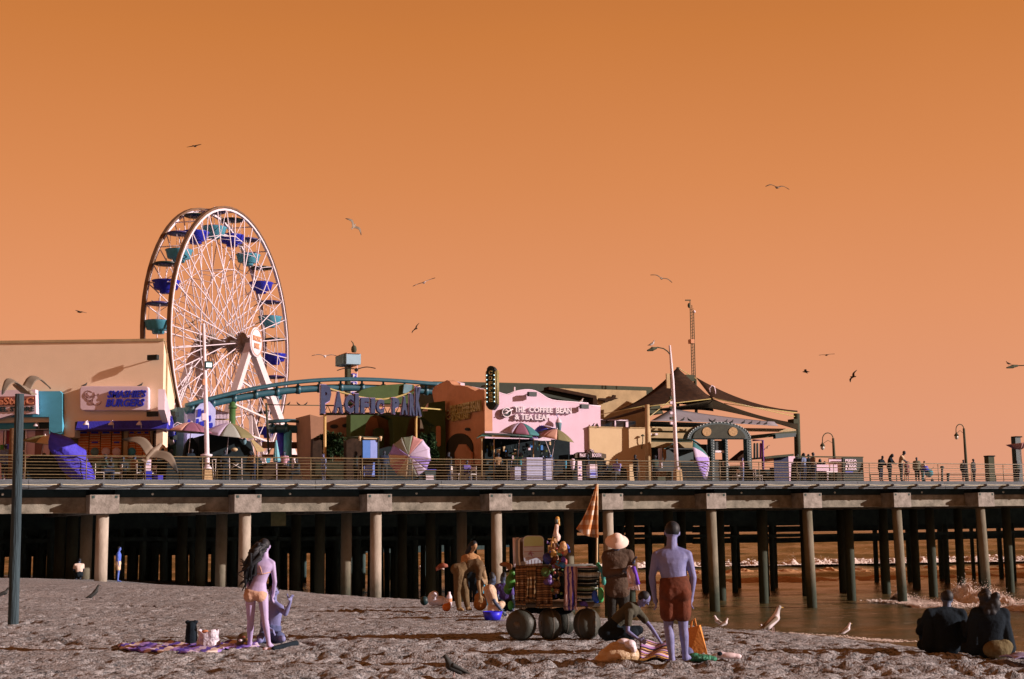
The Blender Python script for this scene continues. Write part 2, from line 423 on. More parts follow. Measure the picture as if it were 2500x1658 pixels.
me.polygons.foreach_set('use_smooth', np.ones(len(Q), bool)); me.update(calc_edges=True)
sea = bpy.data.objects.new('sea', me); COL.objects.link(sea); tag(sea, kind='structure')
mw = mat('sea water', (0.15, 0.085, 0.034), raw=True, rough=0.27, scale=0.25, bump=1.0, bscale=2.2, stretch=(0.5, 1.6, 1), spec=0.25, rgb2=(0.045, 0.052, 0.022))
# thin foam marbling
t = mw.node_tree; b = t.nodes['Principled BSDF']; src = b.inputs['Base Color'].links[0].from_socket
co = t.nodes.new('ShaderNodeTexCoord'); mp = t.nodes.new('ShaderNodeMapping'); mp.inputs['Scale'].default_value = (0.35, 1.5, 1)
n = t.nodes.new('ShaderNodeTexNoise'); n.inputs['Scale'].default_value = 1.1; n.inputs['Detail'].default_value = 9; n.inputs['Roughness'].default_value = 0.75; n.inputs['Distortion'].default_value = 1.5
t.links.new(co.outputs['Object'], mp.inputs[0]); t.links.new(mp.outputs[0], n.inputs['Vector'])
r_ = t.nodes.new('ShaderNodeValToRGB'); r_.color_ramp.elements[0].position = 0.60; r_.color_ramp.elements[0].color = (0, 0, 0, 1); r_.color_ramp.elements[1].position = 0.68; r_.color_ramp.elements[1].color = (1, 1, 1, 1)
t.links.new(n.outputs['Fac'], r_.inputs[0]); mxn = t.nodes.new('ShaderNodeMix'); mxn.data_type = 'RGBA'
t.links.new(r_.outputs[0], mxn.inputs[0]); t.links.new(src, mxn.inputs[6]); mxn.inputs[7].default_value = (0.45, 0.33, 0.26, 1)
t.links.new(mxn.outputs[2], b.inputs['Base Color'])
me.materials.append(mw)
MFOAM = mat('foam', (0.85, 0.78, 0.74), raw=True, rough=0.9, scale=2.2, bump=0.6, bscale=20, rgb2=(0.5, 0.42, 0.38))
def foam_ridge(name, pts, width, height, n, seed, z0=0.05, fs=1.0):
    """many small lumps of froth strewn along a line"""
    rr = random.Random(seed); mb = MB()
    for i in range(n):
        t_ = rr.random() * (len(pts) - 1); k = int(t_); f_ = t_ - k
        p = Vector(pts[k]).lerp(Vector(pts[min(k + 1, len(pts) - 1)]), f_)
        dx = rr.gauss(0, width * 0.5); h = abs(rr.gauss(0, 1)) * height * 0.5 * math.exp(-(dx / width) ** 2)
        s_ = rr.uniform(0.015, 0.075) * (0.6 + width * 0.5) * fs
        mb.ell((p.x + rr.gauss(0, .3), p.y + dx, p.z + z0 + h), s_ * rr.uniform(1, 2.2), s_, s_ * rr.uniform(0.4, 0.9), 6, 4)
    o = mb.build(name, MFOAM); return tag(o, kind='stuff')
def wpts(yc, x0, x1, zt): return [(x, float(crest(np.array(x), yc)) - 0.6, zt) for x in np.linspace(x0, x1, 24)]
o = foam_ridge('breaking_wave_foam', wpts(150, 32, 62, 0.5), 0.55, 0.35, 3000, 1, fs=2.2); tag(o, label='white foam along the crest of the breaking wave far behind the pier', cat='foam')
o = foam_ridge('wave_foam', wpts(150, -10, 26, 0.5), 0.8, 0.3, 2000, 2, fs=2.2); tag(o, label='pale foam of the wave seen between the pier piles', cat='foam')
def foam_mound(name, label, pts, width, height, seed, seg=260, cr=18, z0=0.0, drops=1500, mt_=None):
    rr = np.random.RandomState(seed); P_ = np.array([tuple(p) for p in pts]); t_ = np.linspace(0, len(P_) - 1.001, seg); k = t_.astype(int); f = (t_ - k)[:, None]
    C = P_[k] * (1 - f) + P_[np.minimum(k + 1, len(P_) - 1)] * f; w_ = np.linspace(-1, 1, cr); rows = []
    for i in range(seg):
        row = []
        for j in range(cr):
            x, y = C[i, 0], C[i, 1] + w_[j] * width
            env = (1 - w_[j] ** 2) * (0.15 + 1.6 * max(0, fbm(np.array(x * 0.9 + seed), np.array(seed * 3.1), 3) - 0.38) / 0.3)
            z = height * env * (0.5 + .9 * float(fbm(np.array(x * 3), np.array(y * 3), 3))) - 0.06 + z0
            row.append((x + rr.uniform(-.03, .03), y + rr.uniform(-.03, .03), z + rr.uniform(-.015, .03)))
        rows.append(row)
    mb = MB(); mb.sheet(rows, .02, smooth=False); rr2 = random.Random(seed)
    for q in range(drops):
        i = rr2.randrange(seg); j = rr2.randrange(4, cr - 4); p = rows[i][j]; s_ = rr2.uniform(.008, .028)
        mb.ell((p[0] + rr2.gauss(0, .1), p[1], p[2] + abs(rr2.gauss(0, .22)) * (0.4 + max(0, p[2]))), s_, s_, s_, 5, 4)
    o = mb.build(name, mt_ or MFOAM); return tag(o, label=label, cat='foam', kind='stuff')
MWASH = mat('sandy wash', (0.62, 0.36, 0.18), raw=True, rough=0.8, scale=1.5, rgb2=(0.34, 0.18, 0.08))
def cpts(yc, x0, x1, dy): return [(x, float(crest(np.array(x), yc)) + dy, 0) for x in np.linspace(x0, x1, 12)]
foam_mound('crest_foam', 'thick white foam on the crest of the wave breaking behind the pier', cpts(150, 24, 66, -1.0), 1.5, .24, 11, seg=300, cr=10, z0=.48, drops=500)
foam_mound('crest_foam', 'pale foam crest of the same wave seen through the middle of the pier', cpts(150, -6, 23, -1.0), 1.5, .22, 12, seg=200, cr=10, z0=.46, drops=300)
for k_, (dy_, w_) in enumerate(((-9, 3.2), (-19, 3.6), (-30, 4.2))):
    foam_mound('wash', ('farthest', 'middle', 'nearest')[k_] + ' orange tan sheet of wash water between the breaking wave and the piles', cpts(150, 6, 66, dy_), w_, .16, 20 + k_, seg=240, cr=10, drops=0, mt_=MWASH)
foam_mound('splash_foam', 'white splash of water breaking against the rightmost pier piles', [onZ(px, py, 0) for px, py in ((2185, 1468), (2260, 1470), (2340, 1468), (2420, 1470), (2520, 1472))], 1.6, .50, 3)
foam_mound('wash_foam', 'lower white wash in front of the splash at the pier piles', [onZ(px, py, 0) for px, py in ((2215, 1480), (2330, 1484), (2420, 1488), (2540, 1498))], 1.1, .28, 6)
sp_pts = [onZ(px, py, 0) for px, py in ((2195, 1462), (2225, 1440), (2290, 1470), (2340, 1447), (2375, 1470), (2410, 1445), (2440, 1470), (2500, 1466))]
#o = foam_ridge('splash_foam', sp_pts, 0.7, 1.0, 5000, 3); tag(o, label='white splash of water breaking against the rightmost pier piles', cat='foam') if False else None
sp2 = [onZ(px, py, 0) for px, py in ((2130, 1468), (2200, 1474), (2300, 1478), (2420, 1482), (2500, 1490), (2560, 1492))]
o = foam_ridge('low_foam', sp2, 0.9, 0.08, 3500, 4, fs=.6); tag(o, label='low line of froth on the water behind the two seated people', cat='foam')
sp3 = [onZ(px, py, 0) for px, py in ((1700, 1528), (1900, 1544), (2100, 1559), (2240, 1569), (2400, 1584), (2520, 1598))]
o = foam_ridge('shore_foam', sp3, 0.5, 0.012, 3200, 5, 0.0, fs=.36); tag(o, label='thin foam strip where the water meets the sand at the right', cat='foam')

# ------------------------------------------------------------------ pier
MCONC = mat('concrete', (168, 148, 128), rough=0.9, scale=1.6, bump=0.4, bscale=14, rgb2=(98, 86, 72))
MCAPC = mat('cap concrete', (182, 160, 146), rough=0.9, scale=2.2, bump=0.4, bscale=12, rgb2=(118, 102, 90))
MPILE = mat('pile concrete', (194, 166, 146), rough=0.85, scale=1.3, bump=0.3, bscale=9, rgb2=(138, 118, 98), stretch=(1, 1, 0.4))
MWETP = mat('weedy pile foot', (84, 78, 60), rough=0.8, scale=4, bump=0.7, bscale=14, rgb2=(46, 50, 38))
MPIL2 = mat('shaded pile concrete', (142, 122, 102), rough=0.9, scale=1.3, bump=0.3, bscale=9, rgb2=(104, 92, 72), stretch=(1, 1, 0.4))  # darker pile concrete; shade of second-row and right piles is in the colour
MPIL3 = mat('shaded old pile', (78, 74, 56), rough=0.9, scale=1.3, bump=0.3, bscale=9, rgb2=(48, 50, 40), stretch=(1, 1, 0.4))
def stain(mt_, z0, z1, col):
    t = mt_.node_tree; b = t.nodes['Principled BSDF']; src = b.inputs['Base Color'].links[0].from_socket
    g = t.nodes.new('ShaderNodeNewGeometry'); sp = t.nodes.new('ShaderNodeSeparateXYZ'); t.links.new(g.outputs['Position'], sp.inputs[0])
    n = t.nodes.new('ShaderNodeTexNoise'); n.inputs['Scale'].default_value = 2.5; n.inputs['Detail'].default_value = 5; t.links.new(g.outputs['Position'], n.inputs['Vector'])
    m = t.nodes.new('ShaderNodeMath'); m.operation = 'MULTIPLY_ADD'; m.inputs[1].default_value = 1.6; t.links.new(n.outputs['Fac'], m.inputs[0]); t.links.new(sp.outputs['Z'], m.inputs[2])
    r = t.nodes.new('ShaderNodeMapRange'); r.interpolation_type = 'SMOOTHSTEP'; r.inputs['From Min'].default_value = z0 + .8; r.inputs['From Max'].default_value = z1 + .8; t.links.new(m.outputs[0], r.inputs['Value'])
    x = t.nodes.new('ShaderNodeMix'); x.data_type = 'RGBA'; t.links.new(r.outputs[0], x.inputs[0]); x.inputs[6].default_value = base_of(col) + (1,); t.links.new(src, x.inputs[7]); t.links.new(x.outputs[2], b.inputs['Base Color'])
for m_ in (MPILE, MPIL2, MPIL3): stain(m_, 0.4, 3.2, (58, 62, 50))
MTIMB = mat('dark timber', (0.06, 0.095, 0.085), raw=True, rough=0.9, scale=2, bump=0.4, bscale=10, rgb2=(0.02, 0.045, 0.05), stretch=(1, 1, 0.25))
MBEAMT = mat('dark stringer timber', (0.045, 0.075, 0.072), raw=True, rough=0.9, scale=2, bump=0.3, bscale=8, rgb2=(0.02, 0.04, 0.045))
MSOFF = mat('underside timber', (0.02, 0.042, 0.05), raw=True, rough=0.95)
MEDGE = mat('weathered edge timber', (128, 122, 122), rough=0.9, scale=1.2, bump=0.6, bscale=16, rgb2=(92, 92, 92), stretch=(0.6, 0.6, 5))
MROPE = mat('pale conduit', (222, 196, 160), rough=0.6)
u_l = PF.hit(256, 1207, 0)[0]; u_r = PF.hit(2407, 1207, 0)[0]; BAY = (u_r - u_l) / 8
zc1 = PF.hit(256, 1208, 0)[1]; zc0 = PF.hit(256, 1254, 0)[1]
ze0 = PF.hit(900, 1194, 0)[1]
pier = thing('pier', 'long pier with a timber deck on rows of round concrete piles over the beach', 'pier', PF.P(0, 0, DECK), PF.a)
U0, U1 = u_l - 2.5 * BAY, u_r + 14 * BAY; DEEP = 62.0
UM = PF.hit(1955, 1170, 0)[0]
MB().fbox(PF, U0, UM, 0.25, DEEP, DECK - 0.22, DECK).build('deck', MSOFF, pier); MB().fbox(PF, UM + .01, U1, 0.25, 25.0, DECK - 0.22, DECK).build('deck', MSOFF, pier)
# deck boards of the walking surface, seen edge-on, as one part with real joints
mb = MB(); n = int((U1 - U0) / 0.28)
for i in range(n):
    a = U0 + i * 0.28; dz = random.uniform(-.006, .006)
    mb.fbox(PF, a, a + 0.262, 0.22, 9.0, DECK + 0.004, DECK + 0.05 + dz)
o = mb.build('deck_board', MEDGE, pier); tag(o, kind='stuff')
# edge beam in long timbers
seg = BAY / 1.0; k = 0; a = U0
while a < U1:
    mb = MB(); b = min(a + seg, U1); dz = random.uniform(-.012, .012); dd = random.uniform(-.015, .015)
    mb.fbox(PF, a + 0.01, b - 0.01, -0.10 + dd, 0.24, ze0 + dz, ze0 + (DECK - ze0) * 0.48 + dz)
    mb.fbox(PF, a + 0.01, b - 0.01, -0.03 + dd, 0.21, ze0 + (DECK - ze0) * 0.5 + dz, DECK + 0.03 + dz)
    mb.build('edge_timber', MEDGE, pier); a = b
# conduit on stand-offs
zr = ze0 + (DECK - ze0) * 0.52; stp = 1.86
pts = []; a = U0; k = 0
while a < U1:
    pts += [PF.P(a, -0.34, zr + 0.0), PF.P(a + stp * 0.5, -0.34, zr - 0.035 * random.uniform(0.3, 1.2))]; a += stp
mb = MB(); mb.tube(pts, 0.022, 6); mb.build('conduit', MROPE, pier)
mb = MB(); mb.fbox(PF, -0.11, 0.11, -0.40, -0.08, -0.07, 0.05); base = mb
a = U0; first = None
while a < U1:
    if first is None:
        mb = MB(); mb.fbox(PF, a - 0.07, a + 0.07, -0.42, -0.06, zr - 0.10, zr + 0.05)
        mb.ell(PF.P(a, -0.43, zr), 0.06, 0.06, 0.07, 8, 5)
        first = mb.build('standoff_bracket', MEDGE, pier); ua = a
    else:
        c = first.copy(); COL.objects.link(c); c.location = first.location + Vector((a - ua, 0, 0))
    a += stp
# girders, caps, piles
def gz(p): return ground(p.x, p.y)
RP = 0.29
caps = [u_l + BAY * i for i in range(-2, 13)]
for i, uc in enumerate(caps):
    mb = MB()
    mb.fbox(PF, uc - 0.66, uc + 0.66, -0.02, 16.0, zc0, zc1); mb.build('pile_cap', MCAPC, pier)
    # steel corner plates with bolts
    mb = MB()
    for sx_ in (-1, 1): mb.fbox(PF, uc + sx_ * 0.52 - 0.06, uc + sx_ * 0.52 + 0.06, -0.035, -0.021, zc1 - 0.16, zc1 - 0.04)
    mb.build('bolt_plate', MTIMB, pier)
    nxt = uc + BAY
    mb = MB(); mb.fbox(PF, uc + 0.67, nxt - 0.67, 1.15, 1.55, zc0 + 0.10, zc1 - 0.10)
    mb.fbox(PF, uc + 0.67, nxt - 0.67, 1.05, 1.65, zc0 + 0.04, zc0 + 0.10)
    mb.build('girder', MCONC, pier)
    mb = MB(); mb.fbox(PF, uc + 0.67, nxt - 0.67, 1.2, 1.9, zc1 - 0.09, DECK - 0.23); mb.build('deck_joist', MSOFF, pier)
    if i > 0 or True:
        mb = MB(); mb.ell(PF.P(uc + BAY * 0.35, 0.9, zc1 + 0.05), 0.06, 0.06, 0.06, 8, 6); mb.build('pier_light', mat('lamp glass', (245, 225, 205), rough=0.3), pier)
    for j, dd in enumerate((0.6, 5.2, 9.8, 14.4)):
        lean = (0.00 if i < 6 else 0.03 * (i - 5)) if j == 0 else 0.0
        top = PF.P(uc + 0.02, dd, zc0 - 0.005); gp = PF.P(uc + 0.02, dd, 0); gh = gz(gp)
        bot = PF.P(uc + lean, dd - lean, min(gh, 3) - 0.8)
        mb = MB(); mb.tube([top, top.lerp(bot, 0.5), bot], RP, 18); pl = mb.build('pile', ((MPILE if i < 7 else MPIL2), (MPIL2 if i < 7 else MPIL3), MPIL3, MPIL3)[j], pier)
    # two guide wires / hangers on some bays
for i, uc in enumerate(caps):     # second, older timber part of the pier behind
    for q, dd in enumerate((19.0, 24.0, 30.0, 37.0, 45.0, 54.0) if i < 7 else (19.0, 24.0)):
        for fr_ in ((0.0, 0.22, 0.42, 0.6, 0.8) if i < 7 else ((0.0, 0.4, 0.7) if i < 9 else (0.1, 0.6))):
            uu = uc + BAY * (fr_ + 0.06 * q) + random.uniform(-.2, .2); gp = PF.P(uu, dd, 0); gh = gz(gp)
            top = PF.P(uu, dd, DECK - 0.25); bot = PF.P(uu + random.uniform(-.15, .15), dd, gh - 0.6)
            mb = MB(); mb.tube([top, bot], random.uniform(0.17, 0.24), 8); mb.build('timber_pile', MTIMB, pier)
sl = lambda u: max(0.0, min(1.0, (u - u_l) / (u_r - u_l)))
for i, uc in enumerate(caps):
    for q, (dd, za, zb) in enumerate(((18.6, 5.2, 5.7), (18.6, 4.35, 4.6), (23.6, 4.75, 5.2), (23.6, 3.9, 4.3), (29.6, 4.4, 5.0), (29.6, 5.1, 5.9), (36.6, 3.6, 4.4), (36.6, 4.5, 5.9), (44.6, 3.3, 4.2), (44.6, 4.3, 5.9), (53.6, 3.0, 6.2))):
        if i >= 8 and dd > 25: continue
        dz = -0.55 * sl(uc); mb = MB()
        mb.fbox(PF, uc + 0.02, uc + BAY - 0.02, dd - 0.25, dd - 0.02, za + dz, zb + dz); mb.build('cross_beam', MBEAMT, pier)
mb = MB(); mb.fbox(PF, U0, U1, 17.2, 17.6, 5.1, DECK - 0.22); mb.build('fascia_beam', MBEAMT, pier)
# small notice boards under the deck
mb = MB(); mb.pbox(PF, 662, 1250, 698, 1284, 3.0, 0.06); mb.build('notice_panel', mat('olive panel', (96, 92, 62), var=.3), pier)

# railing
MRAIL = mat('brass painted pipe', (122, 96, 64), rough=0.45, var=0.3, scale=6, spec=0.5)
zt = PF.hit(300, 1114, 0.3)[1]; H_R = zt - DECK
rail = thing('deck_railing', 'long pipe railing with eight horizontal bars along the front edge of the pier deck', 'railing', PF.P(0, 0.3, DECK), PF.a)
ua = PF.hit(61, 1150, 0.3)[0]; ub = PF.hit(2371, 1150, 0.3)[0]; RS = (ub - ua) / 21
u = ua - RS * 8; proto = None
mb = MB(); mb.tube([PF.P(u, 0.3, DECK), PF.P(u, 0.3, DECK + H_R)], 0.024, 8); proto = mb.build('post', MRAIL, rail); up_ = u
for k in range(1, 60):
    c = proto.copy(); COL.objects.link(c); c.location = Vector((RS * k, 0, 0))
uL, uR = u, u + RS * 59
for i, (f, r_) in enumerate(((1.0, .030), (.875, .010), (.75, .022), (.62, .010), (.49, .022), (.37, .010), (.24, .022), (.12, .010))):
    pts = []; k = 0; uu = uL
    while uu <= uR: pts.append(PF.P(uu, 0.3 - 0.0, DECK + H_R * f + random.uniform(-.004, .004))); uu += RS
    mb = MB(); mb.tube(pts, r_, 7); mb.build('top_rail' if i == 0 else 'rail', MRAIL, rail)
# low bike-rail hoops against the railing
for px0, px1, nm in ((530, 880, 'a'), (1672, 1950, 'b')):
    a_, b_ = PF.hit(px0, 1150, 0.9)[0], PF.hit(px1, 1150, 0.9)[0]
    t = thing('low_barrier', 'low rounded pipe barrier standing ' + ('right of the left lamp post, behind the railing' if nm == 'a' else 'beside the leaning striped umbrella'), 'barrier', PF.P(a_, 0.9, DECK), PF.a, 'low pipe barriers behind the railing')
    h = H_R * 0.52
    pts = [PF.P(a_, .9, DECK), PF.P(a_, .9, DECK + h - .12), PF.P(a_ + .05, .9, DECK + h - .03), PF.P(a_ + .14, .9, DECK + h), PF.P(b_ - .14, .9, DECK + h), PF.P(b_ - .05, .9, DECK + h - .03), PF.P(b_, .9, DECK + h - .12), PF.P(b_, .9, DECK)]
    mb = MB(); mb.tube(pts, 0.022, 7); mb.build('frame', MRAIL, t)
    mb = MB(); mb.tube([PF.P(a_, .9, DECK + h * .45), PF.P(b_, .9, DECK + h * .45)], 0.018, 6); mb.build('cross_bar', MRAIL, t)
# ------------------------------------------------------------------ buildings on the pier
MCREAMB = mat('sunlit cream stucco', (0.80, 0.64, 0.47), raw=True, rough=0.9, scale=1.2, bump=0.2, bscale=30, var=.03)  # cream copy raised to put in the light the front wall lacks
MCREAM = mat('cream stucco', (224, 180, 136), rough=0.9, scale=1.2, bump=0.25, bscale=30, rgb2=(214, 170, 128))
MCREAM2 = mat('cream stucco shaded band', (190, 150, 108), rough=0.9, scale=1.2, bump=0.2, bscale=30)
MTEAL = mat('turquoise stucco', (84, 158, 180), rough=0.8, scale=2, bump=0.2, bscale=30, var=.08)
MBLUE = mat('royal blue paint', (70, 62, 175), rough=0.5, scale=3, var=.25)
MBLUED = mat('deep blue letters', (34, 44, 165), rough=0.4, var=.1)
MPINKS = mat('pale pink sign face', (236, 196, 200), rough=0.5, var=.06)
MPINK = mat('pink stucco', (236, 188, 198), rough=0.9, scale=1.5, bump=0.2, bscale=30, var=.05)
MTERRA = mat('terracotta stucco', (214, 142, 104), rough=0.9, scale=1.5, bump=0.2, bscale=30, var=.12)
MTERR2 = mat('shaded terracotta stucco', (158, 108, 82), rough=0.9, scale=1.5, bump=0.2, bscale=30, var=.12)  # darker terracotta copy: shade of the turned-away walls is in the colour
MGREEN = mat('olive green stucco', (72, 84, 46), rough=0.9, scale=1.5, bump=0.2, bscale=25, var=.15)  # shade on the arch building is mixed into this green
MDARK = mat('near black shopfront', (34, 42, 42), rough=0.6, var=.4, scale=2)
MWHITE = mat('white paint', (238, 206, 206), rough=0.5, var=.06)
MROOF = mat('dark roofing', (72, 70, 52), rough=0.9, var=.2, bump=.3)
MBROWN = mat('brown shade fabric', (0.048, 0.026, 0.016), raw=True, rough=0.95, var=.3, scale=3, rgb2=(0.022, 0.014, 0.011), spec=.05)
MGOLD = mat('dull gold', (190, 158, 96), rough=0.4, var=.2, spec=.5)
MDTEAL = mat('dark teal paint', (28, 52, 54), rough=0.5, var=.3)
MLAV = mat('lavender paint', (186, 176, 214), rough=0.7, var=.12)
MGREYT = mat('grey teal paint', (112, 136, 142), rough=0.8, var=.15)
MGLASS = mat('dark window glass', (20, 30, 36), rough=0.12, var=.2, spec=.7)
def menu_mat(name, seed):
    return stripes(name, [(214, 108, 52), (228, 170, 120), (208, 98, 46), (206, 96, 44), (226, 160, 104), (210, 104, 50)], 3.6 + seed * .3, 'Z', rough=.6, bump=0)
def goose(parent, p, out, mt=MWHITE, s=1.0):
    """gooseneck wall lamp"""
    p = Vector(p); o = Vector(out); Z = Vector((0, 0, 1))
    mb = MB(); mb.tube([p, p + Z * .25 * s + o * .05 * s, p + Z * .38 * s + o * .22 * s, p + Z * .30 * s + o * .42 * s], .022 * s, 6)
    mb.lathe(p + Z * .14 * s + o * .44 * s, [(.16 * s, 0), (.13 * s, .06 * s), (.05 * s, .15 * s), (.02 * s, .2 * s)], 10); mb.build('wall_lamp', mt, parent)
def flood(parent, p, out, mt=MDARK):
    p = Vector(p); o = Vector(out).normalized(); mb = MB(); mb.bar(p, p + o * .35, .05)
    a, b = lat(o); c = p + o * .45 + Vector((0, 0, -.05)); mb.bar(c - a * .28, c + a * .28, .22, .26); mb.build('floodlight', mt, parent)

# --- burger stand at the left
Bf = CF(71.0); BX1 = Bf.hit(398, 950)[0]; BX0 = Bf.hit(-160, 950)[0]; BZ1 = Bf.hit(398, 833)[1]
def bz(py, px=300): return Bf.hit(px, py)[1]
bur = thing('burger_stand', 'big cream stucco burger stand at the far left with a raised white sign', 'building', (BX1 - 4, 71, DECK))
back = Vector((-7.2, 32, 0))
A_ = Vector((BX0, 71, 0)); B_ = Vector((BX1, 71, 0)); C_ = B_ + back; D_ = A_ + back
Z_ = lambda z: Vector((0, 0, z))
Sf = Frame((BX1, 71), math.atan2(back.y, back.x))       # side wall: u goes back, d negative = outwards (right)
zb = bz(1028)
mb = MB(); mb.hexa([q + Z_(zb) for q in (A_, B_, C_, D_)] + [q + Z_(BZ1) for q in (A_, B_, C_, D_)]); mb.build('wall', MCREAMB, bur)
i1 = Vector((0, 1.3, 0)); i2 = Vector((-1.3, 0, 0))
mb = MB(); q = (A_ + i1, B_ + i1 + i2, C_ + i2, D_); mb.hexa([p + Z_(DECK) for p in q] + [p + Z_(zb - .01) for p in q]); mb.build('shop_wall', mat('olive brown shop wall', (120, 96, 60), var=.2), bur)
mb = MB()
for p, q in ((A_, B_), (B_, C_)):
    n_ = Vector(((q - p).y, -(q - p).x, 0)).normalized() * .06; mb.hexa([p + n_ + Z_(BZ1 - .0 + .002), q + n_ + Z_(BZ1 + .002), q - n_ * 4 + Z_(BZ1 + .002), p - n_ * 4 + Z_(BZ1 + .002)] + [x + Z_(BZ1 + .13) for x in (p + n_, q + n_, q - n_ * 4, p - n_ * 4)])
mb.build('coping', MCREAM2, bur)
MB().fbox(Bf, Bf.hit(152, 1000)[0], Bf.hit(184, 1000)[0], -.003, .9, bz(1066), zb - .003).build('shop_pier', MCREAMB, bur); MB().fbox(Bf, BX1 - .35, BX1 - .01, .2, 1.2, DECK, zb - .003).build('shop_pier', MCREAMB, bur)
mb = MB(); mb.tube([Sf.P(5, -.06, DECK), Sf.P(5, -.06, BZ1)], .05, 6); mb.build('downpipe', MCREAM2, bur)
# blue canopy with corrugation
mb = MB(); cz0, cz1 = bz(1047), bz(1028)
x0, x1 = Bf.hit(192, 1036)[0], BX1 + .35
n = 60
for i in range(n):
    a = x0 + (x1 - x0) * i / n; b = x0 + (x1 - x0) * (i + .8) / n
    mb.hexa([(a, 70.55, cz0), (b, 70.55, cz0), (b, 70.9, cz0), (a, 70.9, cz0), (a, 70.85, cz1), (b, 70.85, cz1), (b, 70.98, cz1), (a, 70.98, cz1)])
mb.fbox(Bf, x0, x1, -.5, 1.0, cz0 - .05, cz0 - .005)
mb.build('canopy', MBLUE, bur)
mb = MB()
for i in range(46):
    a = .0 + 6.5 * i / 46; b = a + 6.5 / 46 * .8; w0, w1 = -.5, -.12
    mb.hexa([Sf.P(a, w0, cz0), Sf.P(b, w0, cz0), Sf.P(b, 0.0, cz0), Sf.P(a, 0.0, cz0), Sf.P(a, w1, cz1), Sf.P(b, w1, cz1), Sf.P(b, 0.0, cz1), Sf.P(a, 0.0, cz1)])
mb.build('side_canopy', MBLUE, bur)
for px in (216, 277, 345): goose(bur, Bf.W(px, 1046, -.5), (0, -1, 0))
for k in (1.0, 2.6, 4.4): goose(bur, Sf.P(k, -.5, cz0), -Sf.v)
# menu boards
mbx = [(191, 216), (218.5, 244), (246, 270.5), (273, 296), (312.5, 330.5), (331.5, 348), (349, 366)]
for i, (a, b) in enumerate(mbx):
    o = MB().pbox(Bf, a, 1052, b, 1112, 1.2, .08).build('menu_board', menu_mat('menu print %d' % (i % 3), i % 3), bur)
    m2 = MB().pbox(Bf, a + 4, 1054, b - 4, 1058.5, 1.17, .028); m2.build('title_strip', MBLUED, o)
    if i in (1, 3): MB().pbox(Bf, a + 5, 1078, b - 5, 1082, 1.17, .028).build('title_strip', MBLUED, o)
    if i < 5:
        c = Bf.W((a + b) / 2, 1103, 1.17); mm = MB(); mm.lathe(c, [(0, .0), (.22, .0), (.22, .025), (0, .03)], 14, axis=(0, -1, 0)); mm.build('food_picture', (MPINKS, MGREYT, MPINKS, MPINKS, MTEAL)[i], o)
for a, b in ((301, 311), (367.5, 371), (384, 396)):
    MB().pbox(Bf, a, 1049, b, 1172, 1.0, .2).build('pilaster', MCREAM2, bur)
MB().pbox(Bf, 372, 1052, 383, 1165, 1.22, .06).build('door', MGLASS, bur)
MB().pbox(Bf, 312, 1113, 366, 1118, 1.0, .3).build('counter', MWHITE, bur); MB().pbox(Bf, 190, 1113, 298, 1118, 1.0, .3).build('counter', MWHITE, bur)
# sign
def rrect(F, x0, y0, x1, y1, d, r=5, k=4):
    o = []
    for cx, cy, a0 in ((x1 - r, y1 - r, 0), (x0 + r, y1 - r, 90), (x0 + r, y0 + r, 180), (x1 - r, y0 + r, 270)):
        for i in range(k + 1):
            a = R(a0 + 90 * i / k); o.append(F.W(cx + r * math.cos(a), cy + r * math.sin(a), d))
    return o
sg = thing('burger_sign', "white rounded sign reading SMASHIE'S BURGERS on the cream wall", 'sign', Bf.W(278, 1000, -.35))
MB().prism(rrect(Bf, 195, 943, 362, 1002, -.42, 8), (0, .40, 0)).build('sign_box', MPINKS, sg)
MB().prism(rrect(Bf, 196.5, 944.5, 360.5, 1000.5, -.44, 7), (0, .018, 0)).build('sign_face', MPINKS, sg)
ptext(sg, 'letters', "SMASHIE'S", Bf, 263, 953, 358, 971, -.445, MBLUED, depth=.10, bold=.035, shear=.25)
ptext(sg, 'letters', "BURGERS", Bf, 259, 974, 354, 993, -.445, MBLUED, depth=.10, bold=.035, shear=.25)
mb = MB(); MLINE = mat('thin brown line', (150, 100, 96), var=.1)
rr = random.Random(4)
for k in range(9):
    cx, cy, r_ = 228 + rr.uniform(-10, 10), 970 + rr.uniform(-12, 14), rr.uniform(5, 13)
    mb.tube([Bf.W(cx + r_ * math.cos(a) * 1.1, cy + r_ * math.sin(a) * rr.uniform(.75, 1), -.45) for a in np.linspace(0, rr.uniform(3, 6), 12)], .012, 4)
mb.build('line_drawing', MLINE, sg)
sg2 = thing('burger_side_sign', 'narrow white sign with blue letters on the receding side wall of the burger stand', 'sign', Sf.P(6, -.3, zb + 2))
u0 = Sf.hit(402, 980, -.3)[0]; u1 = Sf.hit(429, 980, -.3)[0]; za = Sf.hit(402, 1002, -.3)[1]; zc = Sf.hit(402, 948, -.3)[1]
MB().fbox(Sf, u0, u1, -.3, -.01, za, zc).build('sign_box', MPINKS, sg2)
for k, tx in enumerate(("SMASHIE'S", "BURGERS")):
    hh = (zc - za); lettering(sg2, 'letters', tx, Sf, u0 + (u1 - u0) * .42, -.31, za + hh * (.52 - .38 * k), (u1 - u0) * .52, hh * .3, MBLUED, depth=.08, bold=.04, shear=.2)
for q, fo in ((Bf.W(384, 1010), (-.3, -1, 0)), (Bf.W(385, 875), (-.3, -1, .1))): flood(bur, q, fo)
flood(bur, Sf.P(9, 0, bz(1040)), (1, -.2, 0)); flood(bur, Sf.P(14, 0, BZ1 - 2.6), (1, -.2, 0))
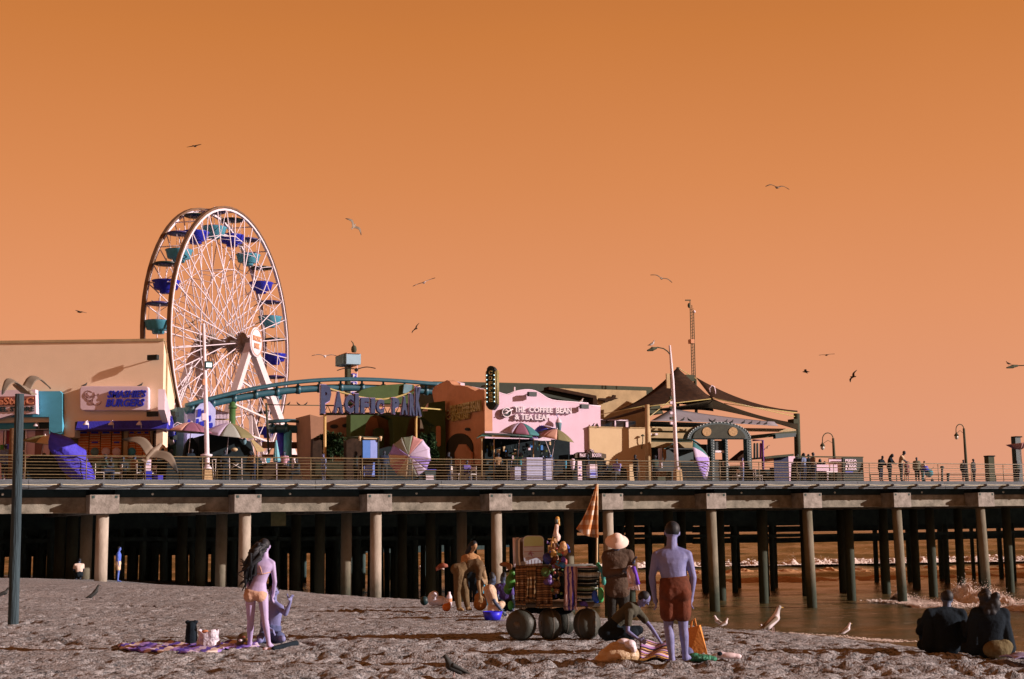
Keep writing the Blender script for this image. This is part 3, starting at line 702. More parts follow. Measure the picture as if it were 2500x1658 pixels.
# --- turquoise shop end of the same block
tq = thing('turquoise_shop', 'turquoise shop front joined to the cream wall at the left edge', 'building', Bf.W(60, 1170, -.5))
MB().prism([Bf.W(x, y, -.34) for x, y in ((-160, 955), (146, 955), (152, 961), (152, 1060), (120, 1060), (120, 1018), (-160, 1018))][::-1], (0, .32, 0)).build('wall', MTEAL, tq)
MB().pbox(Bf, -160, 1018, 120, 1049, .42, .1).build('fascia', MTEAL, tq)
MB().pbox(Bf, -160, 1049, 120, 1050.5, .2, .3).build('trim', MWHITE, tq)
MB().pbox(Bf, 88, 1020, 119, 1048, .35, .06).build('shade_panel', MDTEAL, tq)
for i, (a, b, mt_) in enumerate(((-40, 6, MPINK), (14, 30, mat('maroon cloth', (150, 60, 66))), (62, 84, MPINK), (84, 104, mat('dusty brown cloth', (140, 90, 84))), (104, 120, MPINK))):
    MB().pbox(Bf, a, 1051, b, 1172, .5 + .02 * i, .08).build('shop_panel', mt_, tq)
for a in (9, 60): MB().pbox(Bf, a, 1049, a + 3.2, 1172, .4, .08).build('post', MWHITE, tq)
MB().pbox(Bf, -40, 1100, 60, 1103, .38, .1).build('counter', MWHITE, tq)
for a, b, y0_, mt_ in ((0, 8, 1086, mat('leaf green pack', (70, 120, 50))), (15, 24, 1084, MBLUE), (24, 29, 1090, mat('ochre pack', (200, 150, 60)))):
    MB().pbox(Bf, a, y0_, b, 1100, .36, .1).build('goods', mt_, tq)
goose(tq, Bf.W(95, 1049, .3), (0, -1, 0))
ss = thing('jewel_store_sign', 'pink oval neon sign partly hidden by the wooden post at the left edge', 'sign', Bf.W(40, 1015, -.7))
MB().prism([Bf.W(x, y, -.85) for x, y in ((-70, 975), (-40, 962), (0, 953), (86, 951), (88, 1010), (30, 1012), (0, 1021), (-50, 1026), (-75, 1000))][::-1], (0, .45, 0)).build('sign_box', MPINKS, ss)
MB().pbox(Bf, -72, 968, 86, 990, -.88, .025).build('letter_band', mat('brown red band', (150, 84, 74)), ss)
ptext(ss, 'letters', 'eStonC', Bf, -4, 970, 82, 988, -.885, mat('neon brown tube', (216, 128, 92)), depth=.06, bold=.02)
ptext(ss, 'letters', 'WEL STORE', Bf, -22, 993, 84, 1005, -.865, MDTEAL, depth=.06, bold=.03)
# --- pale blue and lavender booth behind
bl = thing('lavender_booth', 'pale lavender and grey blue game booth behind the burger stand', 'building', PF.W(480, 1172, 22), PF.a)
MB().pbox(PF, 430, 995, 456, 1172, 22, 6).build('side_wall', MGREYT, bl)
MB().pbox(PF, 456.5, 993, 524, 1172, 21, 6).build('wall', MLAV, bl)
MB().pprism(PF, [(478, 998), (504, 970), (527, 1000), (524, 1050), (478, 1050)], 20.6, .3).build('gable_panel', MLAV, bl)
for x0, y0, x1, y1 in ((482, 998, 492, 1018), (494, 1000, 503, 1012), (478, 1022, 486, 1034), (488, 1028, 505, 1040), (506, 1032, 520, 1045), (458, 1024, 464, 1034), (500, 1014, 516, 1030)):
    MB().prism([PF.W(x0, y1, 20.5), PF.W(x1 - 2, y1 - 1, 20.5), PF.W(x1, (y0 + y1) / 2, 20.5), PF.W(x1 - 1, y0, 20.5), PF.W(x0 + 2, y0 + 1, 20.5)], PF.v * .12).build('blue_letter_shape', MBLUED, bl)
ls = thing('lattice_sign', 'pale lattice board beside the green track column', 'sign', PF.W(540, 1060, 23), PF.a)
mb = MB(); mb.pprism(PF, [(521, 995), (530, 1000), (560, 1008), (560, 1050), (521, 1050)], 23.2, .1); mb.build('backing', MCREAM2, ls)
mb = MB()
for i in range(11):
    mb.pbox(PF, 523 + i * 3.4, 1001 + i * .8, 524.8 + i * 3.4, 1022, 23.0, .15); mb.pbox(PF, 523 + i * 3.4, 1026, 524.8 + i * 3.4, 1048, 23.0, .15)
o = mb.build('slat', MPINKS, ls); tag(o, kind='stuff')

# --- green fantasy building with arches
gb = thing('green_arch_building', 'shaded olive green building with irregular arches behind the hanging letters', 'building', PF.W(960, 1172, 14), PF.a)
dm = MB().pprism(PF, [(858, 985), (866, 966), (882, 953), (905, 945), (940, 940), (985, 937), (1010, 940), (1024, 985)], 19, 1.2).build('rear_gable', MGREEN, gb)
MB().pprism(PF, [(984, 960), (987, 938), (1007, 939), (1003, 962)], 18.8, .15).build('pale_stripe', MGREYT, gb)
MB().pprism(PF, [(856, 1012), (1088, 1000), (1088, 1180), (1078, 1180), (1078, 1060), (1050, 1060), (1040, 1022), (1020, 1012), (1000, 1024), (988, 1075), (986, 1180), (962, 1180), (962, 1060), (958, 1024), (930, 1010), (905, 1016), (895, 1032), (888, 1070), (886, 1180), (856, 1180)], 14, .8).build('arch_wall', MGREEN, gb)
MB().pprism(PF, [(1034, 1000), (1046, 984), (1087, 979), (1089, 1180), (1062, 1180), (1062, 1040), (1034, 1020)], 13.2, .7).build('tower_wall', MGREEN, gb)
MB().pprism(PF, [(1032, 1004), (1046, 984), (1044, 1004)], 13.1, .1).build('tower_cap', MPINKS, gb)
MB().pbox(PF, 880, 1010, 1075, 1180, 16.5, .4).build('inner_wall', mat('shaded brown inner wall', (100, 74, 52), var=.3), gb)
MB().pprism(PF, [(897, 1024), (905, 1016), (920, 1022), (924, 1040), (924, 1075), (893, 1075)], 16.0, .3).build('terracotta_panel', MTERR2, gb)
MB().prism(rrect(PF, 914, 1045, 938, 1092, 15.2, 7), PF.v * .3).build('green_door', MGREEN, gb)
MB().prism(rrect(PF, 1066, 1040, 1076, 1090, 13.1, 4), PF.v * .12).build('niche', MTERRA, gb)
tw_ = thing('terracotta_wall', 'shaded terracotta wall with two dark slots left of the green arches', 'building', PF.W(810, 1172, 15), PF.a)
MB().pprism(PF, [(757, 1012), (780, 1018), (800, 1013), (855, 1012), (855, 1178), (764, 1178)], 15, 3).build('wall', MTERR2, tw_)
for cx, cy in ((816, 1041), (846, 1039)): MB().prism([PF.W(cx + 10 * math.cos(a), cy + 5 * math.sin(a), 14.93) for a in np.linspace(0, 6.28, 12, endpoint=False)], PF.v * .1).build('slot_window', MDARK, tw_)

# --- coffee house
DC = 8.0
cu, cz = PF.hit(1184, 1100, DC); corner = PF.P(cu, DC, 0); SD = Frame((corner.x, corner.y), PF.a + math.pi / 2)
cof = thing('coffee_house', 'pink stucco coffee house with a wavy parapet in the middle of the pier', 'building', PF.W(1320, 1172, DC), PF.a)
out = [(1184, 1176), (1184, 998), (1196, 994), (1208, 975), (1219, 959), (1227, 963), (1237, 965), (1246, 962), (1255, 958), (1264, 955.5), (1273, 954), (1282, 953), (1291, 953), (1299, 954), (1307, 956), (1315, 960), (1323, 965), (1330, 970), (1337, 974), (1348, 978), (1360, 980), (1436, 986), (1437, 991), (1466, 993), (1466, 1176)]
MB().pprism(PF, out, DC, .5).build('front_wall', MPINK, cof)
mb = MB(); pts = [PF.W(x, y, DC + .2) + Vector((0, 0, .03)) for x, y in out[1:-1]]
mb.tube(pts, .045, 6); mb.build('parapet_trim', MPINKS, cof)
sout = [(1183.5, 1176), (1183.5, 955), (1180, 950), (1170, 950), (1160, 954), (1151, 950), (1142, 945), (1125, 941), (1110, 941), (1103, 938), (1098, 931), (1091, 928), (1080, 934), (1070, 938), (1060, 945), (1055, 955), (1057, 970), (1062, 990), (1064, 1176)]
MB().prism([SD.W(x, y, .0) for x, y in sout], SD.v * (-.5)).build('side_wall', MTERRA, cof)
r0_, r1_ = PF.hit(1190, 1000, DC + .6), PF.hit(1464, 1000, DC + .6)
MB().fbox(PF, r0_[0], r1_[0], DC + .52, DC + 7.2, DECK, PF.hit(1300, 1000, DC + .6)[1]).build('rear_block', MPINK, cof)
for a, b, c_, d_ in ((1098, 929, 1124, 940), (1142, 943, 1172, 953)):
    MB().prism([SD.W(a, b, -1.2), SD.W(c_, b + 6, -1.2), SD.W(c_, d_ + 8, -1.2), SD.W(a, d_ + 8, -1.2)], SD.v * -.3).build('inner_parapet', MPINKS, cof)
# arch on side wall
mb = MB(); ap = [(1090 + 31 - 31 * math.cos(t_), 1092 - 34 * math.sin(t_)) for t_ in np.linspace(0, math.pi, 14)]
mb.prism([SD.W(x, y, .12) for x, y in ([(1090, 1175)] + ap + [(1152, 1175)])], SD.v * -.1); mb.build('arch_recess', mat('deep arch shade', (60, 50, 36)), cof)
MB().prism([SD.W(x, y, .2) for x, y in ((1112, 1175), (1110, 1105), (1120, 1085), (1136, 1085), (1150, 1105), (1154, 1175))], SD.v * -.12).build('inner_pillar', MTERRA, cof)
MB().prism([SD.W(1142 + 6 * math.cos(t_), 1048 + 4 * math.sin(t_), .06) for t_ in np.linspace(0, 6.28, 10, endpoint=False)], SD.v * .05).build('round_vent', MDARK, cof)
for x, y in ((1288, 962), (1415, 992)): flood(cof, PF.W(x, y, DC), -PF.v + Vector((.2, 0, 0)))
# lettering, front
cs = thing('coffee_house_sign', 'raised white letters THE COFFEE BEAN & TEA LEAF on the pink front wall', 'sign', PF.W(1310, 1010, DC), PF.a)
ptext(cs, 'letters', 'THE', PF, 1253, 993, 1279, 1007, DC - .02, MWHITE, depth=.22, bold=.03)
ptext(cs, 'letters', 'COFFEE', PF, 1288, 995, 1346, 1008, DC - .02, MWHITE, depth=.22, bold=.03)
ptext(cs, 'letters', 'BEAN', PF, 1354, 996, 1392, 1010, DC - .02, MWHITE, depth=.22, bold=.03)
ptext(cs, 'letters', '& TEA LEAF', PF, 1253, 1012, 1337, 1026, DC - .02, MWHITE, depth=.22, bold=.03)
def disc(F, px, py, r_, d, t, n=24): return [F.W(px + r_ * math.cos(a), py + r_ * math.sin(a), d) for a in np.linspace(0, 2 * math.pi, n, endpoint=False)][::-1]
MB().prism(disc(PF, 1237, 1007, 11.5, DC - .2, 0), PF.v * .17).build('logo_disc', MDARK, cs)
mb = MB(); mb.tube([PF.W(1237 + 11 * math.cos(a), 1007 + 11 * math.sin(a), DC - .23) for a in np.linspace(0, 2 * math.pi, 22)], .04, 5)
mb.tube([PF.W(1231, 1004, DC - .23), PF.W(1236, 1001, DC - .23), PF.W(1241, 1004, DC - .23), PF.W(1237, 1009, DC - .23), PF.W(1232, 1010, DC - .23)], .05, 5)
mb.tube([PF.W(1223, 1014, DC - .24), PF.W(1252, 999, DC - .24)], .035, 5); mb.build('logo_line', MWHITE, cs)
# lettering, side wall
cs2 = thing('coffee_side_sign', 'gold letters THE COFFEE BEAN & TEA LEAF on the shaded terracotta side wall', 'sign', SD.W(1140, 1010, .1))
def stext(px0, py0, px1, py1, tx):   # on the side wall the text runs towards the camera
    ua_, z1 = SD.hit(px0, py0, .08); ub_, z0 = SD.hit(px1, py1, .08)
    return lettering(cs2, 'letters', tx, Frame((SD.P(ua_, .08, 0).x, SD.P(ua_, .08, 0).y), SD.a + math.pi), 0, 0, (z0), abs(ub_ - ua_), z1 - z0, MGOLD, depth=.14, bold=.03)
stext(1103, 991, 1176, 1003, 'THE COFFEE BEAN'); stext(1107, 1011, 1149, 1022, '& TEA LEAF')
mb = MB(); mb.tube([SD.W(1096 + 7 * math.cos(a), 1013 + 11 * math.sin(a), .14) for a in np.linspace(0, 2 * math.pi, 18)], .05, 5); mb.tube([SD.W(1089, 1020, .14), SD.W(1102, 1004, .14)], .04, 5); mb.build('logo_line', MGOLD, cs2)
# COFFEE blade sign, standing out from the corner
bc = PF.W(1196, 1003, DC - .9); FB = Frame((bc.x, bc.y), PF.a - R(40))
bs = thing('coffee_blade_sign', 'tall black vertical blade sign reading COFFEE with bulbs, above the corner of the coffee house', 'sign', bc, FB.a)
bu0 = FB.hit(1186, 950, 0)[0]; bu1 = FB.hit(1211, 950, 0)[0]; bz0 = FB.hit(1198, 1000, 0)[1]; bz1 = FB.hit(1198, 893, 0)[1]; H = bz1 - bz0; W_ = bu1 - bu0
prof = [(0, .1), (.2, .03), (.35, 0), (.65, 0), (.8, .03), (1, .1), (1, .86), (.88, .9), (.88, .94), (.7, .99), (.5, 1.0), (.3, .99), (.12, .94), (.12, .9), (0, .86)]
MB().prism([FB.P(bu0 + W_ * x, 0, bz0 + H * y) for x, y in prof], FB.v * .55).build('sign_body', MDARK, bs)
MB().prism([FB.P(bu0 + W_ * (.2 + .6 * x), -.03, bz0 + H * (.04 + .92 * y)) for x, y in prof], FB.v * .028).build('letter_panel', mat('black green panel', (28, 44, 38)), bs)
for i, ch in enumerate('COFFEE'):
    hz = H * .105; lettering(bs, 'letter', ch, FB, bu0 + W_ * .34, -.035, bz0 + H * .79 - i * hz * 1.18, W_ * .32, hz * .92, MGOLD, depth=.08, bold=.04)
mb = MB()
for k in range(3):
    x = (.06, .5, .94)[k]
    if k != 1: mb.tube([FB.P(bu0 + W_ * x, -.04, bz0 + H * .14), FB.P(bu0 + W_ * x, -.04, bz0 + H * .86)], .03, 5)
for k in range(3): mb.tube([FB.P(bu1 + .03, .1 + .18 * k, bz0 + H * .12), FB.P(bu1 + .03, .1 + .18 * k, bz0 + H * .9)], .03, 5)
mb.build('neon_tube', MGOLD, bs)
mbulb = glow('lit bulb', (190, 225, 230), 1.6)
mb = MB()
for k in range(7):
    for x in (.13, .87): mb.ell(FB.P(bu0 + W_ * x, -.06, bz0 + H * (.18 + .1 * k)), .035, .035, .035, 6, 4)
mb.build('bulb', mbulb, bs)
mb = MB(); q = FB.P(bu0 + W_ * .5, .5, bz0 + H * .3); mb.bar(q, q + PF.v * 1.2, .1); q = FB.P(bu0 + W_ * .5, .5, bz0 + H * .6); mb.bar(q, q + PF.v * 1.6, .1); mb.build('bracket', MDARK, bs)
# wall mounted cup
cup = thing('drink_cup_sign', 'lavender frozen drink cup cut-out fixed on the pink wall', 'sign', PF.W(1365, 1050, DC - .1), PF.a)
c0 = PF.W(1364, 1051, DC - .35); MB().lathe(c0, [(0, 0), (.13, 0), (.19, .42), (.2, .46), (0, .46)], 14).build('cup', MGREYT, cup)
MB().lathe(c0 + Vector((0, 0, .47)), [(.2, 0), (.17, .1), (.11, .2), (.04, .3), (0, .34)], 12).build('cream_top', MPINKS, cup)
mb = MB(); mb.tube([c0 + Vector((0, 0, .7)), c0 + Vector((-.12, 0, .98))], .03, 6); mb.build('straw', MLAV, cup)
# low cream building
lb = thing('low_cream_building', 'low plain cream block right of the pink coffee house', 'building', PF.W(1500, 1172, DC + .2), PF.a)
a0 = PF.hit(1440, 1100, DC + .1)[0]; a1 = PF.hit(1584, 1100, DC + .1)[0]; zt_ = PF.hit(1500, 1046, DC + .1)[1]
a0 = max(a0, r1_[0] + .05)
MB().fbox(PF, PF.hit(1440, 1100, 7.8)[0], a1, 7.8, 7.98, DECK, zt_).build('wall', MCREAM, lb)
MB().fbox(PF, PF.hit(1440, 1100, 7.8)[0] - .02, a1 + .02, 7.76, 8.0, zt_ + .003, zt_ + .07).build('coping', MCREAM2, lb)
MB().pbox(PF, 1466, 1027, 1552, 1044, 9.5, 3).build('window_band', MGLASS, lb)
for a, b, c_, d_ in ((1466, 1024.5, 1534, 1027), (1501, 1027, 1504, 1044), (1528, 1026, 1534, 1044)): MB().pbox(PF, a, b, c_, d_, 9.4, .09).build('window_frame', MPINKS, lb)
mb = MB(); q = PF.W(1569, 1063, 7.6); mb.tube([q, q + Vector((0, 0, -.35)), PF.W(1567, 1090, 7.7), PF.W(1567, 1096, 7.7)], .03, 6); mb.lathe(q, [(.14, -.05), (.06, .05), (0, .07)], 8); mb.build('wall_pipe_lamp', MROOF, lb)
# long dark roof with cream gable wall behind
rb = thing('long_roof_building', 'long building with a dark olive roof and cream gable behind the coffee house', 'building', PF.W(1400, 1100, 24), PF.a)
MB().pprism(PF, [(1058, 931), (1220, 934), (1420, 939), (1592, 945), (1620, 1010), (1058, 1000)], 26, 6).build('roof', MROOF, rb)
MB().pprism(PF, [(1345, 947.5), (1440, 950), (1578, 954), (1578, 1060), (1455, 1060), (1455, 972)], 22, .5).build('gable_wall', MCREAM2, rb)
MB().pprism(PF, [(1340, 944), (1345, 944), (1456, 966), (1460, 990), (1448, 990), (1448, 972), (1340, 951)], 21, .8).build('gable_trim', MBROWN, rb)
MB().pprism(PF, [(1062, 932), (1345, 940), (1345, 955), (1449, 975), (1449, 1010), (1062, 1010)], 22.5, .5).build('dark_wall', mat('dark olive wall', (52, 54, 42), var=.2), rb)
mb = MB(); mb.tube([PF.W(1256, 945, 12), PF.W(1256, 962, 12)], .06, 6); mb.build('vent_pipe', MWHITE, rb)
mb = MB(); mb.pprism(PF, [(1462, 972), (1478, 972), (1494, 971), (1497, 964), (1504, 965), (1503, 971), (1510, 973), (1498, 976), (1486, 977), (1484, 982), (1476, 984), (1477, 978), (1462, 976)], 21.7, .15); ae = mb.build('plane_emblem', MBROWN, rb)
# --- shade tent
tt = thing('shade_tent', 'large dark brown peaked fabric shade canopy on steel masts at the right of the buildings', 'tent', PF.W(1700, 1172, 12), PF.a)
def fab(name, rows, mt_, th=.03):
    MB().sheet([[PF.W(x, y, d) for x, y, d in r_] for r_ in rows], th).build(name, mt_, tt)
def lerp3(a, b, n, sag=0, sagd=0): return [(a[0] + (b[0] - a[0]) * t_, a[1] + (b[1] - a[1]) * t_ + sag * 4 * t_ * (1 - t_), a[2] + (b[2] - a[2]) * t_ + sagd * 4 * t_ * (1 - t_)) for t_ in np.linspace(0, 1, n)]
N = 12
def patch(p00, p01, p10, p11, s0=0, s1=0, m_=7):   # two curved edges, blended
    a = lerp3(p00, p01, N, s0); b = lerp3(p10, p11, N, s1)
    return [[tuple(a[i][k] * (1 - t_) + b[i][k] * t_ for k in range(3)) for i in range(N)] for t_ in np.linspace(0, 1, m_)]
fab('canopy_fabric', patch((1466, 1012, 9), (1653, 898, 15), (1466, 1013, 9), (1738, 975, 11), 22, -6), MBROWN)
fab('canopy_fabric', patch((1653, 898, 15.2), (1742, 972, 11.2), (1653, 899, 15.3), (1736, 978, 18), 8, 8), MBROWN)
fab('canopy_fabric', patch((1466, 1026, 9), (1600, 985, 10), (1480, 1026, 9), (1583, 1000, 8), 3, 2), MBROWN)
fab('canopy_fabric', patch((1700, 922, 19), (1947, 1003, 20), (1735, 968, 16), (1947, 1006, 19.7), 16, 7), MBROWN)
fab('canopy_fabric', patch((1655, 985, 13), (1947, 1049, 10), (1735, 972, 17), (1947, 1034, 14), -7, 8), mat('dark olive fabric', (0.026, 0.022, 0.014), raw=True, rough=.95, var=.2, spec=.05))
fab('canopy_fabric', patch((1583, 1000, 8.2), (1738, 977, 11.2), (1640, 1004, 11), (1742, 1004, 14), 3, -4), mat('dark olive fabric', (0.026, 0.022, 0.014), raw=True))
fab('canopy_fabric', patch((1590, 1027, 8), (1900, 1040, 9), (1640, 998, 10), (1890, 1030, 10), -2, 3), mat('pale grey fabric', (138, 122, 124), rough=.9, var=.1))
fab('canopy_fabric', patch((1588, 1029, 8.5), (1740, 1034, 8.5), (1586, 1041, 9.5), (1735, 1042, 9.5), 0, 1), MDARK)
mb = MB(); mb.tube([PF.W(1582, 1176, 7), PF.W(1580, 988, 7)], [.17, .14], 8); mb.build('mast', MCREAM2, tt)
mb = MB(); mb.tube([PF.W(1949, 1176, 14), PF.W(1945, 1010, 14)], [.24, .22], 8); mb.pbox(PF, 1938, 1023, 1952, 1034, 13.6, .7); mb.build('mast', MROOF, tt)
MB().pbox(PF, 1675, 915, 1696, 930, 15, .8).build('mast_head_box', MROOF, tt)
mb = MB(); mb.tube([PF.W(1655, 897, 15), PF.W(1655, 1000, 15)], .12, 6); mb.tube([PF.W(1697, 925, 18), PF.W(1700, 1010, 18)], .12, 6); mb.build('inner_mast', MROOF, tt)
for a, b in (((1655, 898, 15), (1700, 925, 18)), ((1583, 992, 7), (1735, 974, 11)), ((1583, 992, 7), (1655, 985, 12)), ((1740, 972, 11), (1945, 1018, 14)), ((1768, 985, 13), (1945, 1008, 14)), ((1583, 1020, 7), (1640, 975, 11)), ((1466, 1012, 9), (1580, 990, 7)), ((1640, 1000, 10), (1690, 1030, 9))):
    mb = MB(); mb.tube([PF.W(*a), PF.W(*b)], .03, 5); mb.build('stay_cable', MGOLD, tt)
for a, b, w_ in (((1590, 1046, 12), (1945, 1051, 14), .22), ((1820, 1069, 13), (1945, 1056, 14), .26)):
    mb = MB(); mb.bar(PF.W(*a), PF.W(*b), w_); mb.build('cross_beam', MCREAM2 if w_ < .25 else MROOF, tt)
MB().pprism(PF, [(1893, 1060), (1943, 1057), (1943, 1066), (1894, 1071)], 13, .3).build('hanging_panel', MDTEAL, tt)
mb = MB(); mb.tube([PF.W(x, y, 17) for x, y in ((1733, 960), (1732, 948), (1738, 941), (1744, 945), (1746, 955), (1746, 962))], .05, 5); mb.build('hook', MPINKS, tt)
# stall with cream bands under the tent
st = thing('cream_banded_stall', 'open food stall with cream bands and a dark counter opening under the tent', 'stall', PF.W(1640, 1172, 9), PF.a)
for a, b, c_, d_, mt_, dd in ((1586, 1046, 1700, 1052, mat('shaded stall cream', (168, 134, 94)), 9.0), (1586, 1052.5, 1692, 1056, MROOF, 9.2), (1586, 1056.5, 1690, 1070, mat('shaded stall cream', (168, 134, 94)), 9.0), (1586, 1070.5, 1690, 1079, MROOF, 9.3), (1586, 1079.5, 1695, 1093, mat('shaded stall cream', (168, 134, 94)), 9.0)):  # cream darkened: the shade under the tent is put into the bands
    MB().pbox(PF, a, b, c_, d_, dd, .5).build('band', mt_, st)
MB().pbox(PF, 1588, 1094, 1720, 1176, 10.5, .4).build('dark_opening', MDARK, st)
MB().pbox(PF, 1611, 1094, 1617, 1142, 8.6, .2).build('menu_strip', MWHITE, st); MB().pprism(PF, [(1620, 1094), (1626, 1094), (1627, 1118), (1622, 1126)], 8.7, .1).build('hanging_cloth', mat('ochre cloth', (190, 130, 80)), st)
MB().pbox(PF, 1590, 1150, 1640, 1176, 8.8, .5).build('counter', MROOF, st); MB().pbox(PF, 1610, 1150, 1627, 1164, 3.0, .4).build('box', mat('brown carton', (130, 96, 66)), st)
for a, b in ((1585, 1591), (1600, 1606)): MB().pbox(PF, a, 1058, b, 1062, 8.8, .2).build('shelf_item', MWHITE, st)
ga = thing('teal_market_tent', 'dark teal pop-up tent behind the right lamp post', 'tent', PF.W(1680, 1172, 6.5), PF.a)
MB().sheet([[PF.W(x, y, d) for x, y, d in r_] for r_ in (((1622, 1096, 6), (1655, 1078, 6), (1690, 1076, 6), (1726, 1096, 6)), ((1630, 1093, 8.5), (1660, 1071, 8.5), (1690, 1071, 8.5), (1716, 1093, 8.5)))], .03).build('roof', mat('teal tarp', (86, 142, 148), var=.15), ga)
MB().pprism(PF, [(1634, 1097), (1722, 1097), (1722, 1176), (1660, 1176), (1652, 1110)], 8.3, .1).build('back_cloth', MDTEAL, ga)
# --- arched game gate with bulbs
gt = thing('arched_gate', 'dark green arched booth edged with rows of small white bulbs', 'gate', PF.W(1755, 1172, 5), PF.a)
arc = [(1677 + 0, 1072)] + [(1756 - 78 * math.cos(t_), 1072 - 42 * math.sin(t_)) for t_ in np.linspace(0.15, math.pi - .15, 20)] + [(1834, 1072)]
MB().pprism(PF, arc, 5, .5).build('arch_board', MDTEAL, gt)
MB().pprism(PF, [(x * .82 + 1756 * .18, y * .82 + 1072 * .18 - 2) for x, y in arc], 4.93, .06).build('arch_face', mat('dark olive board', (52, 50, 38), var=.35, scale=5), gt)
for cx in (1726, 1790): MB().prism(disc(PF, cx, 1054, 11, 4.88, 0, 14), PF.v * .04).build('ornament', mat('tan ornament', (176, 130, 86), var=.4, scale=9), gt)
ptext(gt, 'letters', 'GAMES', PF, 1742, 1046, 1778, 1057, 4.92, MGOLD, depth=.04) if False else None
for a, b in ((1737, 1746), (1772, 1778), (1825, 1836)): MB().pbox(PF, a, 1072.5, b, 1176, 5.05, .4).build('column', MDTEAL, gt)
MB().pbox(PF, 1747, 1076, 1771, 1100, 5.3, .3).build('dark_screen', MDARK, gt); MB().pbox(PF, 1700, 1085, 1736, 1176, 5.6, .3).build('side_panel', MDARK, gt)
MB().pbox(PF, 1746.5, 1100, 1771, 1105, 5.2, .3).build('sill', MWHITE, gt); MB().pbox(PF, 1747, 1122, 1771, 1176, 5.3, .3).build('lower_panel', MDARK, gt)
mb = MB(); wb = glow('white bulb', (205, 215, 215), .15)
for t_ in np.linspace(0.1, math.pi - .1, 26): mb.ell(PF.W(1756 - 76 * math.cos(t_), 1071 - 40 * math.sin(t_), 4.96), .035, .035, .035, 6, 4)
for px in (1742, 1775, 1831):
    for k in range(16): mb.ell(PF.W(px, 1076 + 6.2 * k, 4.99), .032, .032, .032, 6, 4)
mb.build('bulb', wb, gt)
rk = thing('weapon_rack_sign', 'dark frame with hanging coloured bars right of the arched gate', 'sign', PF.W(1850, 1172, 6), PF.a)
mb = MB(); mb.tube([PF.W(1838, 1075, 6), PF.W(1862, 1075, 6), PF.W(1864, 1176, 6)], .07, 6); mb.build('frame', mat('purple frame', (110, 60, 120)), rk)
for px, mt_ in ((1842, MDARK), (1849, MDTEAL), (1857, mat('magenta bar', (170, 80, 170)))):
    mb = MB(); mb.cap(PF.W(px, 1084, 6.1), .07, PF.W(px, 1118, 6.1), .07); mb.build('hanging_bar', mt_, rk)
cn = thing('slanted_counter', 'low brown game counter with a slanted roof right of the gate', 'stall', PF.W(1900, 1172, 9), PF.a)
MB().pprism(PF, [(1868, 1116), (1895, 1113), (1938, 1108), (1938, 1113), (1868, 1120)], 8.5, 2).build('roof', MROOF, cn); MB().pbox(PF, 1866, 1119, 1889, 1142, 9, .3).build('panel', MTERRA, cn); MB().pbox(PF, 1890, 1114, 1924, 1176, 9, .5).build('dark_screen', mat('navy panel', (34, 40, 70), var=.4, scale=6), cn); MB().pbox(PF, 1926, 1114, 1942, 1176, 9.2, .4).build('pillar', MPINK, cn)
mb = MB(); mb.pprism(PF, [(1794, 1124), (1826, 1098), (1826, 1124)], 7, .8); mb.build('gable', MBROWN, cn)
# ------------------------------------------------------------------ ferris wheel
axis = Vector((0.971, -0.232, 0)).normalized(); pl_ = Vector((0.239, 0.971, 0)).normalized()
WY = 130.0; hubF = atY(571, 838, WY); WR = (838 - 503) / (FPX / WY) * 1.0
MRIM = mat('rust brown rim paint', (118, 84, 64), rough=.5, var=.2); MRIMI = MWHITE; MSPK = mat('white spoke paint', (240, 206, 206), rough=.45, var=.04)
MBSK = [mat('blue gondola paint', (46, 50, 175), rough=.35, var=.2, spec=.5), mat('aqua gondola paint', (92, 160, 176), rough=.35, var=.15, spec=.5)]
MCNP = [mat('dark green canopy', (38, 56, 52), rough=.4, spec=.5), mat('dark violet canopy', (70, 58, 110), rough=.4, spec=.5)]
fw = thing('ferris_wheel', 'tall white-spoked observation wheel with blue and aqua round gondolas', 'ferris wheel', Vector((hubF.x, hubF.y, DECK)))
SEP = 2.5
c1 = hubF; c2 = hubF - axis * SEP
def wp(c, r_, a): return c + pl_ * (r_ * math.cos(a)) + Vector((0, 0, r_ * math.sin(a)))
def ring(c, r_, rt, name, mt_, n=60, sq=None):
    mb = MB(); P_ = [wp(c, r_, 2 * math.pi * k / n) for k in range(n)]
    if sq:
        for k in range(n): 
            a, b = P_[k], P_[(k + 1) % n]; o = (a + b) / 2 - c; o.normalize(); A = axis * sq[0] / 2; B = o * sq[1] / 2
            oa = (a - c).normalized() * sq[1] / 2; ob = (b - c).normalized() * sq[1] / 2
            mb.hexa([a - A - oa, a + A - oa, a + A + oa, a - A + oa, b - A - ob, b + A - ob, b + A + ob, b - A + ob])
    else: mb.tube(P_ + [P_[0]], rt, 6)
    return mb.build(name, mt_, fw)
for c in (c1, c2):
    ring(c, WR, .2, 'rim', MRIM, sq=(.34, .17)); ring(c, WR - .24, .2, 'inner_rim', MRIMI, sq=(.26, .18))
    ring(c, WR * .80, .045, 'brace_ring', MSPK, 20); ring(c, WR * .55, .04, 'brace_ring', MSPK, 20)
    for k in range(40):
        a = 2 * math.pi * k / 40; s_ = 1 if c is c1 else -1
        mb = MB(); mb.tube([wp(c + axis * (.9 * s_ if k % 2 else -.3 * s_), .7, a), wp(c, WR - .3, a)], .055, 5); mb.build('spoke', MSPK, fw)
